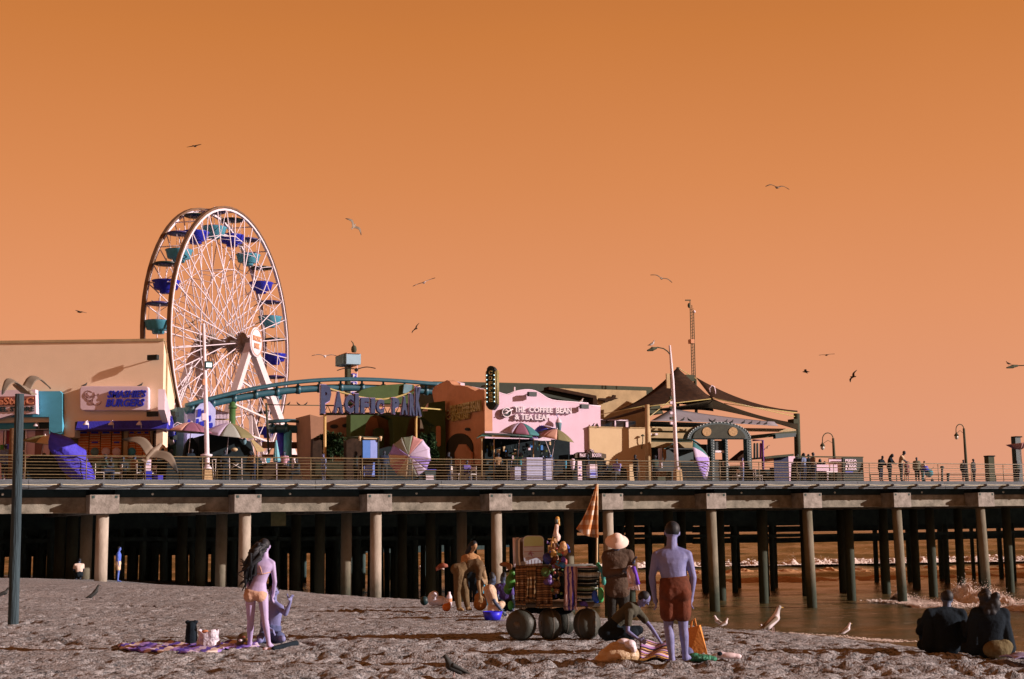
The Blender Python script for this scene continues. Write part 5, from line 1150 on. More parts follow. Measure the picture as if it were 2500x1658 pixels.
def chair(label, px, d, rz=0, mt_=MLEG, group='chairs behind the railing', s_=1.0):
    u_, _ = PF.hit(px, 1160, d); t = thing('chair', label, 'chair', PF.P(u_, d, DECK), PF.a + rz, group)
    inv = pmat(t)
    def L(p): return inv @ Vector(p)
    for x in (-.2, .2):
        for y_ in (-.2, .2): mb = MB(); mb.tube([L((x, y_, 0)), L((x, y_, .46 if y_ < 0 else .88))], .014, 5); mb.build('leg', mt_, t)
    mb = MB(); mb.hexa([L(p) for p in ((-.22, -.22, .44), (.22, -.22, .44), (.22, .2, .44), (-.22, .2, .44), (-.22, -.22, .47), (.22, -.22, .47), (.22, .2, .47), (-.22, .2, .47))]); mb.build('seat', mt_, t)
    mb = MB(); mb.hexa([L(p) for p in ((-.2, .18, .62), (.2, .18, .62), (.2, .21, .62), (-.2, .21, .62), (-.2, .2, .86), (.2, .2, .86), (.2, .23, .86), (-.2, .23, .86))]); mb.build('backrest', mt_, t)
    mb = MB(); mb.tube([L((-.2, -.2, .2)), L((.2, -.2, .2))], .01, 4); mb.build('stretcher', mt_, t)
    return t
for px, d, rz, lb_ in ((243, 2.4, 1.4, 'white tube chair right of the violet cloth, empty'), (285, 3.0, -1.5, 'white tube chair between the two seated people by the burger menus'), (342, 2.5, 1.6, 'white tube chair in front of the right burger menu boards'), (368, 3.2, -1.3, 'white tube chair beside the blue bins'), (1112, 2.2, 1.0, 'white tube chair under the purple seated person'), (1150, 2.6, -1.2, 'white tube chair right of the purple seated person'), (1850, 2.8, 1.3, 'tube chair right of the arched gate'), (1800, 3.4, -1.3, 'tube chair behind the person in pink')):
    chair(lb_, px, d, rz)
bn = thing('blue_bin', 'royal blue bin with a white top near the right burger menus', 'bin', PF.W(363, 1172, 2.0), PF.a)
MB().pbox(PF, 356, 1150, 371, 1176, 2.0, .45).build('body', MBLUED, bn); MB().pbox(PF, 355, 1121, 369, 1149, 2.1, .35).build('poster', MPINKS, bn); MB().pbox(PF, 357, 1126, 366, 1134, 2.06, .03).build('blue_print', MLAV, bn)
bn = thing('small_blue_bin', 'low blue bin half hidden behind the flying gull', 'bin', PF.W(390, 1172, 2.6), PF.a)
MB().pbox(PF, 376, 1160, 398, 1176, 2.6, .45).build('body', MBLUE, bn)
bb = thing('blue_banner_stand', 'two-tone blue banner stand left of the big tilted umbrella', 'banner', PF.W(903, 1172, 4), PF.a)
MB().pbox(PF, 886, 1075, 904, 1121, 4, .1).build('banner_panel', mat('mid blue banner', (88, 124, 190), var=.1), bb); MB().pbox(PF, 904.4, 1075, 921, 1120, 4.0, .1).build('banner_panel', mat('pale blue banner', (150, 156, 212), var=.1), bb)
MB().pbox(PF, 888, 1067, 921, 1072, 3.9, .3).build('top_bar', MCREAM, bb); MB().pprism(PF, [(889, 1138), (915, 1129), (915, 1163), (889, 1163)], 3.7, .1).build('lower_panel', mat('blue lower panel', (124, 140, 206), var=.1), bb)
for px in (878, 929): mb = MB(); mb.lathe(PF.W(px, 1072, 3.9), [(0, -.1), (.05, -.1), (.09, .14), (0, .16)], 8); mb.build('cup_lamp', MCREAM, bb); 
mb = MB(); mb.tube([PF.W(846, 1068, 3.9), PF.W(878, 1066, 3.9), PF.W(930, 1069, 3.9)], .03, 5); mb.build('cross_bar', MROOF, bb)
for px in (884, 924): mb = MB(); mb.tube([PF.W(px, 1068, 4.1), PF.W(px, 1176, 4.1)], .03, 5); mb.build('stand_post', MROOF, bb)
sb = thing('poster_box', 'dark box with a white poster right of the big tilted umbrella', 'bin', PF.W(1052, 1172, 2), PF.a)
MB().pbox(PF, 1036, 1146, 1066, 1149, 2, .5).build('lid', MBLUE, sb); MB().pbox(PF, 1038, 1149.5, 1064, 1176, 2.05, .4).build('body', MDTEAL, sb); MB().pbox(PF, 1040, 1160, 1059, 1171, 2.02, .03).build('poster', MWHITE, sb)
# kiosk by the coffee house
kk = thing('souvenir_kiosk', 'open dark kiosk with a green awning full of goods before the coffee house', 'kiosk', PF.W(1250, 1172, 5), PF.a)
MB().sheet([[PF.W(x, y, 4.2) for x, y in ((1164, 1070), (1175, 1064), (1200, 1066), (1250, 1068), (1300, 1070))], [PF.W(x, y, 6.6) for x, y in ((1172, 1063), (1180, 1058), (1200, 1058), (1250, 1060), (1300, 1061))]], .04).build('awning', mat('green awning', (52, 96, 84), var=.2), kk)
MB().pbox(PF, 1202, 1064, 1245, 1067.5, 4.1, .08).build('sign_bar', MCREAM, kk); MB().pbox(PF, 1184, 1072, 1392, 1176, 6.8, .3).build('back_wall', MBLK, kk)
for px in (1176, 1206, 1302): mb = MB(); mb.tube([PF.W(px, 1070, 4.4), PF.W(px, 1176, 4.4)], .04, 6); mb.build('post', MCREAM2, kk)
MB().pbox(PF, 1303, 1071, 1345, 1076, 4.4, .1).build('pale_beam', MPINKS, kk)
rr = random.Random(11); gc = [mat('goods teal', (50, 104, 110)), MPINKS, mat('goods rust', (150, 88, 58)), mat('goods blue', (70, 120, 180)), MLAV, MDTEAL, MCREAM, mat('goods olive', (92, 92, 48)), mat('goods aqua', (80, 170, 196))]
for i in range(90):
    x = rr.uniform(1186, 1345); y = rr.choice((rr.uniform(1078, 1112), rr.uniform(1112, 1160))); w_ = rr.uniform(2, 7); h_ = rr.uniform(4, 14); d_ = rr.uniform(4.8, 6.4)
    mt_ = rr.choice(gc if rr.random() < .55 else [MDTEAL, MBLK, gc[7]])
    mb = MB()
    if i % 3: mb.pbox(PF, x, y, x + w_, y + h_, d_, .1)
    else: mb.ell(PF.W(x, y, d_), w_ / 100, .08, h_ / 110, 8, 6)
    mb.build('hanging_goods', mt_, kk)
def bins(label, x0, y0_, x1, y1_, d, mt_, n=1):
    t = thing('storage_box', label, 'box', PF.W((x0 + x1) / 2, 1174, d), PF.a, 'pale boxes by the kiosk')
    for k in range(n):
        a = y0_ + (y1_ - y0_) * k / n; b = y0_ + (y1_ - y0_) * (k + 1) / n - .8
        MB().pbox(PF, x0, a, x1, b, d, .6).build('box_tier', mt_, t)
MLG = mat('lavender grey plastic', (172, 160, 180), rough=.5, var=.15, scale=5)
bins('wide lavender grey ribbed box with five tiers, centre of the kiosk', 1286, 1117, 1325, 1173, 2.0, MLG, 5)
bins('narrower lavender grey stack right of the widest one', 1333, 1120, 1350, 1172, 2.3, MLG, 4); bins('lowest lavender stack left of the widest one', 1257, 1140, 1272, 1172, 2.0, MLG, 3)
pb = thing('photo_booth', 'low dark photo booth with a sign reading PHOTO BOOTH and a round top', 'booth', PF.W(1440, 1172, 4), PF.a)
MB().pbox(PF, 1388, 1110, 1476, 1176, 4.2, 1.2).build('body', MBLK, pb)
MB().pprism(PF, [(1404, 1118), (1404, 1108), (1412, 1104), (1430, 1104), (1433, 1099), (1441, 1096), (1449, 1099), (1452, 1105), (1467, 1106), (1480, 1109), (1480, 1119)], 4.0, .18).build('sign_board', mat('brown sign board', (92, 72, 56)), pb)
MB().pbox(PF, 1413.5, 1105.5, 1468.5, 1117.5, 3.96, .035).build('sign_face', mat('dark brown face', (60, 46, 42)), pb)
ptext(pb, 'letters', 'PHOTO', PF, 1415, 1107, 1436, 1116, 3.95, MPINKS, depth=.04, bold=.03); ptext(pb, 'letters', 'BOOTH', PF, 1445, 1107, 1467, 1116, 3.95, MPINKS, depth=.04, bold=.03)
mb = MB(); mb.tube([PF.W(1441 + 8 * math.cos(a), 1105 - 8 * math.sin(a), 3.95) for a in np.linspace(0, math.pi, 10)], .025, 5); mb.tube([PF.W(1441 + 5 * math.cos(a), 1105 - 5 * math.sin(a), 3.95) for a in np.linspace(0, math.pi, 10)], .02, 5); mb.build('arch_line', MPINKS, pb)
pp = thing('poster_stand', 'narrow white poster panel with small purple marks left of the photo booth', 'sign', PF.W(1416, 1172, 1.8), PF.a)
MB().pbox(PF, 1411, 1124, 1421, 1172, 1.8, .08).build('panel', MPINKS, pp)
for y in (1142, 1160): mb = MB(); mb.lathe(PF.W(1416, y, 1.79), [(0, 0), (.05, 0), (.05, .02), (0, .02)], 10, axis=-PF.v); mb.build('round_mark', MBLUE, pp)
mo = thing('vending_machine', 'pale machine with a blue violet lower poster below the photo booth sign', 'machine', PF.W(1449, 1172, 2.4), PF.a)
MB().pbox(PF, 1440, 1134, 1458, 1146, 2.4, .4).build('upper_box', MPINKS, mo); MB().pbox(PF, 1440, 1146.8, 1458, 1166, 2.38, .4).build('poster', MLAV, mo); MB().pbox(PF, 1442, 1154, 1457, 1159, 2.35, .028).build('blue_print', MBLUED, mo)
# teal cloth on pole by the kiosk
for px, lab, mt_, rx in ((1381, 'narrow turquoise cloth hanging beside the photo booth', MTEAL, .07), (1398, 'pale pink rounded bag shape left of the photo booth', MPINKS, .17)):
    t = thing('hanging_cloth' if px == 1381 else 'pink_bag', lab, 'cloth' if px == 1381 else 'bag', PF.W(px, 1150, 2.6), PF.a)
    mb = MB(); mb.cap(PF.W(px, 1126, 2.6), rx * .9, PF.W(px, 1143, 2.6), rx * .6); mb.build('cloth' if px == 1381 else 'body', mt_, t)
    mb = MB(); mb.tube([PF.W(px, 1124, 2.6), Vector((t.location.x, t.location.y, DECK))], .02, 5); mb.build('pole', MROOF, t)
# dark table and drape in front of the turquoise shop
dt = thing('black_draped_table', 'large black draped table behind the railing left of the violet cloth', 'table', PF.W(115, 1172, 1.6), PF.a)
MB().pprism(PF, [(66, 1176), (68, 1117), (80, 1112), (135, 1112), (150, 1130), (165, 1176)], 1.5, 1.0).build('drape', MBLK, dt)
# black low stall behind the right lamp post
dk_ = thing('dark_stall', 'dark shadowy counter behind the right lamp post base', 'stall', PF.W(1690, 1172, 2.6), PF.a)
MB().pbox(PF, 1664, 1130, 1735, 1176, 3.2, .8).build('counter', MBLK, dk_)
MB().pbox(PF, 1845, 1146, 1890, 1176, 4.2, .8).build('counter', MBLK, thing('low_dark_counter', 'low dark counter between the gate and the navy panel', 'stall', PF.W(1868, 1172, 4.2), PF.a))
# ------------------------------------------------------------------ right end of the pier
wb_ = thing('white_bench', 'white panelled bench back with round legs under the shorter hook lamp', 'bench', PF.W(2028, 1172, 1.6), PF.a)
for a, b, y0_, y1_ in ((1994, 2024, 1134, 1141), (1994, 2024, 1143, 1150), (2027, 2058, 1134, 1141), (2027, 2058, 1143, 1150)): MB().pbox(PF, a, y0_, b, y1_, 1.6, .06).build('slat', MPINK, wb_)
MB().pbox(PF, 2024, 1119, 2058, 1133, 1.9, .06).build('back_panel', MPINK, wb_)
for a in (2020, 2055): mb = MB(); [mb.ell(PF.W(a, y, 1.7), .06, .06, .07, 8, 6) for y in (1157, 1164, 1171)]; o = mb.build('turned_leg', MWHITE, wb_)
MB().pbox(PF, 2018, 1150.5, 2060, 1153, 1.6, .4).build('seat', MWHITE, wb_)
bd = thing('notice_board', 'dark notice board with rows of white capitals at the right end of the bench', 'sign', PF.W(2085, 1172, 1.4), PF.a)
MB().pbox(PF, 2059, 1118, 2108, 1175, 1.4, .15).build('board', mat('dark slate board', (56, 60, 54), var=.3), bd)
for k, tx in enumerate(('PIZZA', 'VILLA', '& BAR', '& SODA')): ptext(bd, 'letters', tx, PF, 2063, 1121.5 + k * 6.8, 2091, 1127 + k * 6.8, 1.39, MPINKS, depth=.03, bold=.04)
MB().pbox(PF, 2064, 1151, 2083, 1156, 1.37, .028).build('blue_strip', MBLUED, bd)
MB().pbox(PF, 1944, 1114, 2108, 1117, 1.7, .12).build('top_beam', MROOF, bd)
for x0, y0_, x1, y1_, lab, mt_ in ((2415, 1115, 2429, 1180, 'dark square timber stack standing on the deck right of the taller hook lamp', MROOF), (2482, 1068, 2495, 1180, 'tall dark square pillar behind the red umbrella at the right edge', MDTEAL)):
    t = thing('timber_pillar', lab, 'pillar', PF.W((x0 + x1) / 2, 1178, 5), PF.a); MB().pbox(PF, x0, y0_, x1, y1_, 5, .4).build('shaft', mt_, t); MB().pbox(PF, x0 - .8, y0_ - 3, x1 + .8, y0_ - .2, 4.95, .5).build('cap', MBLK, t)
for px, y0_, lab in ((2300, 1140, 'taller teal bollard with a round head at the right end of the deck'), (2315, 1158, 'shorter teal bollard with a wide cap at the right end of the deck')):
    t = thing('bollard', lab, 'bollard', PF.W(px, 1178, 2.6), PF.a); mb = MB(); mb.tube([PF.W(px, 1182, 2.6), PF.W(px, y0_, 2.6)], .07, 8); mb.build('shaft', MDTEAL, t); mb = MB(); mb.lathe(PF.W(px, y0_, 2.6), [(.07, -.12), (.14, -.05), (.1, .05), (0, .08)], 10); mb.build('head', MDTEAL, t)
fr = thing('far_railing', 'dark pipe railing on the far side of the deck at the right', 'railing', PF.P(u_r, 13, DECK), PF.a)
a = PF.hit(2125, 1160, 13)[0]; b = a + 60
for h in (.98, .62, .3): mb = MB(); mb.tube([PF.P(a, 13, DECK + h), PF.P(b, 13, DECK + h)], .03, 6); mb.build('rail', MROOF, fr)
k = a
while k < b: mb = MB(); mb.tube([PF.P(k, 13, DECK), PF.P(k, 13, DECK + 1)], .035, 6); mb.build('post', MROOF, fr); k += 2.4

# darker clutter seen through the railing
def clutter(name, label, cat, outline, d, t_, mt_):
    t = thing(name, label, cat, PF.W(sum(p[0] for p in outline) / len(outline), 1172, d), PF.a); MB().pprism(PF, outline, d, t_).build('body', mt_, t); return t
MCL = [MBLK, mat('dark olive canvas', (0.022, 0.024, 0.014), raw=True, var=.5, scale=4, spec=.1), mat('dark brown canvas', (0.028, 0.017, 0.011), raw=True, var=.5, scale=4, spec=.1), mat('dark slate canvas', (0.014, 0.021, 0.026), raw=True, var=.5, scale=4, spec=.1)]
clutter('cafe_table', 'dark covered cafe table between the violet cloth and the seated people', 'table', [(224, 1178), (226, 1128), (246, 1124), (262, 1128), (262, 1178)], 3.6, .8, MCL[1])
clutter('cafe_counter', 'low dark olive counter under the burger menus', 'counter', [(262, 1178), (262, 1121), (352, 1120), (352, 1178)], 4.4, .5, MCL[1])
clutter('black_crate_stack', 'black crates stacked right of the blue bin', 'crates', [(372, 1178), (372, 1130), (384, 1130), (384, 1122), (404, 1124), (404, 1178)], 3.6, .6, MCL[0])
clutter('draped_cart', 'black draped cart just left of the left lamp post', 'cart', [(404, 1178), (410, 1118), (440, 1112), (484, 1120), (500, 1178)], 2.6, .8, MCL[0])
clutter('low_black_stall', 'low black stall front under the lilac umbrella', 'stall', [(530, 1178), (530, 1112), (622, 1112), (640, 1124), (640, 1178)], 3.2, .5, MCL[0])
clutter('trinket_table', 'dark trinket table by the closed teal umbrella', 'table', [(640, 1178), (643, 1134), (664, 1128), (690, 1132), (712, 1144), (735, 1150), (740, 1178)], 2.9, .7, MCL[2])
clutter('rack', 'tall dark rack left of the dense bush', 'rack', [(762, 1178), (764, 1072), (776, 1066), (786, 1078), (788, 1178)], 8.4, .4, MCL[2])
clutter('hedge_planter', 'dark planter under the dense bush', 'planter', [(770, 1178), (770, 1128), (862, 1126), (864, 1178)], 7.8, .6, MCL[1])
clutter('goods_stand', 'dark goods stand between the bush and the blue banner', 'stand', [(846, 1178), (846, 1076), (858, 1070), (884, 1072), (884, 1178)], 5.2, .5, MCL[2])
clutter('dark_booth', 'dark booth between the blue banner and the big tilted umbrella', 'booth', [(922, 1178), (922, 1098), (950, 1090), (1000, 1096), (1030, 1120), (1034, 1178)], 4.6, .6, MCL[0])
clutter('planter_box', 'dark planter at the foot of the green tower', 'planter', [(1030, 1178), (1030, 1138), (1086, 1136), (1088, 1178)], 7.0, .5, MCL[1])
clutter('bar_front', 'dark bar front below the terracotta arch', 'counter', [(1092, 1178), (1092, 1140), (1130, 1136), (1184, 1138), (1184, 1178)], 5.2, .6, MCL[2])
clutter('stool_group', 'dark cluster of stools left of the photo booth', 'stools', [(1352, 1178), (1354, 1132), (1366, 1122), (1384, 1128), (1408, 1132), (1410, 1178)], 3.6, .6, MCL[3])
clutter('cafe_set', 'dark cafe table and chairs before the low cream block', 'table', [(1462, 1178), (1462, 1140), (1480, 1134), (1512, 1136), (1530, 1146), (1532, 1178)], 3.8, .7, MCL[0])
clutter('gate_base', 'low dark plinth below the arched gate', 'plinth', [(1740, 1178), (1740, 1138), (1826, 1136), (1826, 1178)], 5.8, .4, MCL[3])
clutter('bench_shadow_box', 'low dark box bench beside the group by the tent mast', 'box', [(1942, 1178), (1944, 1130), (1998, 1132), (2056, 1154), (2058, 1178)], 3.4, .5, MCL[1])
# ------------------------------------------------------------------ people
MSKIN = mat('skin violet', (142, 132, 170), rough=.6, var=.08, scale=5, rgb2=(112, 106, 146), spec=.3, bump=.12, bscale=18)
MSKINW = mat('skin pale lilac', (204, 170, 200), rough=.6, var=.08, scale=5, rgb2=(176, 148, 184), spec=.3)
MSKIN2 = mat('skin slate', (70, 78, 100), rough=.55, var=.12, scale=4, spec=.35)
MSKIN3 = mat('skin tan', (172, 124, 88), rough=.55, var=.1, scale=4)
MHAIR = mat('dark hair', (0.012, 0.016, 0.022), raw=True, rough=.6, var=.5, scale=14, stretch=(6, 6, 1), spec=.3)
MBLKC = mat('black clothes', (0.010, 0.017, 0.025), raw=True, rough=.95, var=.3, bump=.4, bscale=12, spec=.1)
MEYE = mat('dark eye', (14, 16, 20), rough=.2)
def cl(name, rgb, **k): return mat('cloth ' + name, rgb, rough=.9, bump=.5, bscale=k.pop('bscale', 14), **k)
STAND = dict(head=(0, .03, 1.67), neck=(0, .01, 1.50), chest=(0, 0, 1.30), waist=(0, 0, 1.08), pelvis=(0, 0, .95),
             shL=(-.19, 0, 1.44), shR=(.19, 0, 1.44), elL=(-.25, -.01, 1.14), elR=(.25, -.01, 1.14), wrL=(-.25, .05, .88), wrR=(.25, .05, .88), haL=(-.24, .07, .80), haR=(.24, .07, .80),
             hiL=(-.09, 0, .92), hiR=(.09, 0, .92), knL=(-.10, .02, .50), knR=(.10, .02, .50), anL=(-.10, -.01, .08), anR=(.10, -.01, .08), toL=(-.12, .15, .03), toR=(.12, .15, .03))
def person(label, loc, rz=0.0, H=1.75, J=None, skin=MSKIN, wear=(), hair='short', sex='m', vox=.018, group=None, absJ=False, near=False, bulk=1.0, face=None, hairm=None, skel_only=False):
    s_ = H / 1.8; j = {k: Vector(v) for k, v in STAND.items()}
    if J:
        for k, v in J.items(): j[k] = Vector(v)
    if not absJ: j = {k: v * s_ for k, v in j.items()}
    t = thing('person', label, 'person', loc, rz, group); Mx = pmat(t)
    j = {k: Mx @ v for k, v in j.items()}
    b = bulk * s_; F = 1.0 if sex == 'm' else .86
    lat_ = (j['shR'] - j['shL']).normalized(); lh = (j['hiR'] - j['hiL']).normalized()
    def torso(mb, k=1.0, e=0.0, top=True, bot=True, hipw=1.0, w0=None):
        N_, C_, W_, P_ = j['neck'], j['chest'], j['waist'], j['pelvis']; m_ = sex == 'm'
        dn = (P_ - W_).normalized()
        st = []
        if top: st += [(N_ + (N_ - C_).normalized() * .02 * b, .050, .052, 0), (N_.lerp(C_, .10), .095 if m_ else .072, .064, 0), (N_.lerp(C_, .24), .165 if m_ else .128, .078, 0), (N_.lerp(C_, .42), .208 if m_ else .168, .094, .1), (N_.lerp(C_, .70), .200 if m_ else .158, .112, .2), (C_, .168 if m_ else .132, .115 if m_ else .105, .3), (C_.lerp(W_, .5), .152 if m_ else .115, .105 if m_ else .092, .6)]
        st += [(W_, .143 if m_ else .112, .100 if m_ else .088, 1)]
        if w0 is not None: st = []
        if bot: st += [(W_.lerp(P_, w0 or .5), .152 if m_ else .138 + .028 * ((w0 or .5) - .5) * 2, .106 if m_ else .10, 1), (P_, .166 * hipw if m_ else .170 * hipw, .120, 1), (P_ + dn * .06 * b, .158 * hipw, .118, 1), (P_ + dn * .11 * b, .12 * hipw, .09, 1)]
        vs = []; n = 20
        for i, (c, w_, dp_, f) in enumerate(st):
            nx = st[min(i + 1, len(st) - 1)][0] - st[max(i - 1, 0)][0]; ax = nx.normalized(); X = lat_.lerp(lh, f); X = (X - ax * X.dot(ax)).normalized(); Yv = ax.cross(X)
            for q in range(n):
                th = 2 * math.pi * q / n; cs, sn = math.cos(th), math.sin(th); vs.append(c + X * ((w_ * b * k + e) * math.copysign(abs(cs) ** .85, cs)) + Yv * ((dp_ * b * k + e) * math.copysign(abs(sn) ** .9, sn)))
        fs = [(i * n + q, i * n + (q + 1) % n, (i + 1) * n + (q + 1) % n, (i + 1) * n + q) for i in range(len(st) - 1) for q in range(n)]
        fs += [tuple(range(n))[::-1], tuple((len(st) - 1) * n + q for q in range(n))]; mb.add(vs, fs, True)
        if top:
            for sh in ('shL', 'shR'): mb.cap(N_.lerp(C_, .06), .046 * b * k + e, j[sh].lerp(N_, .15), .056 * b * (1 if m_ else .85) * k + e); mb.cap(j[sh], .058 * b * (1 if m_ else .82) * k + e, j[sh].lerp(C_, .45), .07 * b * (1 if m_ else .85) * k + e)
        if bot:
            up = (W_ - P_).normalized(); bk = lh.cross(up); bk = bk if bk.dot(Vector((0, -1, 0))) > -9 else bk
            for sd_ in (-1, 1): mb.ell(P_ + lh * .078 * b * sd_ * hipw - up * .055 * b + bk * .045 * b, .088 * hipw * b * k + e, .08 * b * k + e, .088 * b * k + e, 12, 8)
    def arm(mb, S_, k=1.0, e=0.0, u=1.0, f=1.0):
        sh, el, wr_ = j['sh' + S_], j['el' + S_], j['wr' + S_]; a = lambda r_: r_ * k * b * (1 if sex == 'm' else .82) + e
        if u > 0: mb.cap(sh, a(.058), sh.lerp(el, u), a(.058 - .018 * u))
        if f > 0 and u >= 1: mb.cap(el, a(.042), el.lerp(wr_, .3 * f), a(.042)); mb.cap(el.lerp(wr_, .3 * f), a(.042), el.lerp(wr_, f), a(.042 - .014 * f))
    def leg_(mb, S_, k=1.0, e=0.0, u=1.0, f=1.0, foot=True, flare=0):
        hi, kn, an = j['hi' + S_], j['kn' + S_], j['an' + S_]; a = lambda r_: r_ * k * b * (1 if sex == 'm' else .97) + e
        if u > 0: mb.cap(hi, a(.092), hi.lerp(kn, u), a(.092 - .036 * u) + flare)
        if u >= 1 and f > 0:
            c = kn.lerp(an, .32 * min(f, 1)); ax = (an - kn).normalized(); bk = lh.cross(ax).normalized() * -.012 * b
            mb.cap(kn, a(.054), c + bk, a(.056)); mb.cap(c + bk, a(.056), kn.lerp(an, f), a(.054 - .02 * f))
        if foot:
            to = j['to' + S_]; mb.cap(an, a(.040), an + (an - kn).normalized() * .03 * b, a(.042)); mb.cap(an + (an - kn).normalized() * .035 * b, a(.034), to, a(.026)); mb.cap(an.lerp(to, .4), a(.034), to + lh * .02 * b, a(.024))
    hd = j['head']; nk = j['neck']; up = (hd - nk).normalized()
    fwd_ = face if face is not None else None
    if fwd_ is None:
        fwd_ = up.cross(lat_); fwd_ = fwd_.normalized() if fwd_.length > .1 else Vector((0, 1, 0))
    else: fwd_ = (Mx.to_3x3() @ Vector(fwd_)).normalized()
    sdv = fwd_.cross(up).normalized()
    wear_top = any(w_[0] in ('shirt', 'jacket', 'smock', 'dress') for w_ in wear)
    body = MB(); torso(body)
    for S_ in 'LR': arm(body, S_); leg_(body, S_)
    body.cap(nk - up * .05 * b, .066 * b * F, hd - up * .03 * b, .058 * b * F)
    rot = Matrix((sdv, fwd_, up)).transposed()
    body.ell(hd + up * .01 * b, .078 * b, .095 * b, .105 * b, 16, 12, rot=rot)
    body.cap(hd - up * .07 * b + fwd_ * .02 * b, .055 * b, hd - up * .085 * b + fwd_ * .055 * b, .034 * b)   # jaw
    body.cap(hd + up * .005 * b + fwd_ * .092 * b, .010 * b, hd - up * .028 * b + fwd_ * .108 * b, .016 * b, 6)     # nose
    for s2 in (-1, 1): body.ell(hd + sdv * .08 * b * s2 - up * .005 * b, .014 * b, .024 * b, .034 * b, 8, 6, rot=rot)
    if near and sex == 'm' and not wear_top:      # shoulder blades and the muscles along the spine
        spn = (nk - j['waist']).normalized(); bkd = lat_.cross(spn).normalized(); bkd = bkd if bkd.y < 0 else -bkd
        for s2 in (-1, 1):
            c = j['waist'] + lat_ * .032 * b * s2 + bkd * .062 * b; body.cap(c - spn * .06 * b, .038 * b, c + spn * .2 * b, .036 * b)
    # hands
    for S_ in 'LR':
        wr_, ha = j['wr' + S_], j['ha' + S_]; d = (ha - wr_); d = d.normalized() if d.length > 1e-4 else Vector((0, 0, -1)); q = .9 if sex == 'm' else .8
        body.cap(wr_, .028 * b * q, wr_ + d * .05 * b, .034 * b * q); 
        ac = (d.cross(lat_)); ac = ac.normalized() if ac.length > .1 else lat(d)[0]
        palm = wr_ + d * .06 * b; body.cap(palm - ac * .02 * b, .022 * b * q, palm + ac * .02 * b, .022 * b * q)
        if near:
            curl = d.cross(ac) * (1 if S_ == 'L' else -1)
            for fi, (o_, L_) in enumerate(((-.033, .075), (-.011, .085), (.011, .080), (.032, .062))):
                r_ = palm + ac * o_ * b + d * .012 * b; k1 = r_ + (d * .8 + curl * .22 + ac * o_ * 3).normalized() * L_ * .55 * b; k2 = k1 + (d * .7 + curl * .7 + ac * o_ * 2).normalized() * L_ * .5 * b
                body.cap(r_, .0105 * b, k1, .0098 * b, 6); body.cap(k1, .0098 * b, k2, .0085 * b, 6)
            r_ = wr_ + d * .035 * b - ac * .03 * b; body.cap(r_, .012 * b, r_ + (d * .6 - ac * .8).normalized() * .045 * b, .0105 * b, 6); r2 = r_ + (d * .6 - ac * .8).normalized() * .045 * b; body.cap(r2, .0105 * b, r2 + (d - ac * .2).normalized() * .03 * b, .009 * b, 6)
        else: body.cap(palm, .03 * b, ha + d * .05 * b, .02 * b)
    if not absJ or True:
        o = body.build('body', skin, t); soften(o, vox, 5)
    if near:
        for s2 in (-1, 1):
            MB().ell(hd + sdv * .03 * b * s2 + up * .012 * b + fwd_ * .088 * b, .013 * b, .008 * b, .008 * b, 8, 6, rot=rot).build('eye', MEYE, t)
    hm = hairm or MHAIR
    if hair != 'none':
        h = MB(); h.ell(hd + up * .028 * b - fwd_ * .022 * b, .088 * b, .098 * b, .098 * b, 16, 10, rot=rot)
        if hair == 'bun': h.ell(hd + up * .12 * b - fwd_ * .03 * b, .045 * b, .045 * b, .04 * b, 8, 6)
        if hair in ('long', 'blown'):
            side = -1 if hair == 'blown' else 0
            for q, (o1, o2) in enumerate(((-.05, -.02), (0, 0), (.05, .02), (-.02, -.06), (.03, .05))):
                p0 = hd + sdv * o1 * b - fwd_ * .05 * b; L_ = .40 if sex == 'f' else .25
                p1 = nk + sdv * o1 * 1.5 * b - fwd_ * .07 * b; p2 = nk - Vector((0, 0, L_ * .55)) * b - fwd_ * .11 * b + sdv * o2 * 2 * b
                h.cap(p0, .07 * b, p1, .062 * b); h.cap(p1, .062 * b, p2, .035 * b)
        o = h.build('hair', hm, t); soften(o, max(vox, .012), 2)
    for w_ in wear:
        kind, mt_ = w_[0], w_[1]; mb = MB(); nm = kind; vx = max(vox, .013)
        if kind == 'shirt': torso(mb, 1.08, .012, bot=False); torso(mb, 1.02, .012, top=False); [arm(mb, S_, 1.15, .014, u=.6, f=0) for S_ in 'LR']
        elif kind == 'jacket': torso(mb, 1.16, .02); [arm(mb, S_, 1.25, .018, u=1, f=.92) for S_ in 'LR']; mb.cap(j['neck'], .07 * b, j['neck'] - up * .03, .075 * b)
        elif kind == 'trousers': torso(mb, 1.03, .012, top=False); [leg_(mb, S_, 1.12, .014, foot=False, f=.92) for S_ in 'LR']
        elif kind == 'shorts':
            torso(mb, 1.04, .014, top=False)
            [leg_(mb, S_, 1.1, .012, u=.62, f=0, foot=False, flare=.015 * b) for S_ in 'LR']
        elif kind == 'briefs': torso(mb, 1.03, .010, top=False, w0=.8)
        elif kind == 'smock':
            torso(mb, 1.12, .02); [arm(mb, S_, 1.3, .02, u=1, f=.9) for S_ in 'LR']
            for S_ in 'LR': s3 = 1 if S_ == 'R' else -1; mb.cap(j['sh' + S_], .07 * b, j['hi' + S_] + lat_ * .12 * s3 * b - Vector((0, 0, .02)), .12 * b); mb.cap(j['hi' + S_] + lat_ * .06 * s3 * b - Vector((0, 0, .03)), .10 * b, j['hi' + S_] + lat_ * .20 * s3 * b + Vector((0, .1, -.03)), .08 * b)
        elif kind == 'dress': torso(mb, 1.08, .015); mb.cap(j['pelvis'], .15 * b, j['hiL'].lerp(j['knR'], .5), .2 * b)
        elif kind == 'hat':
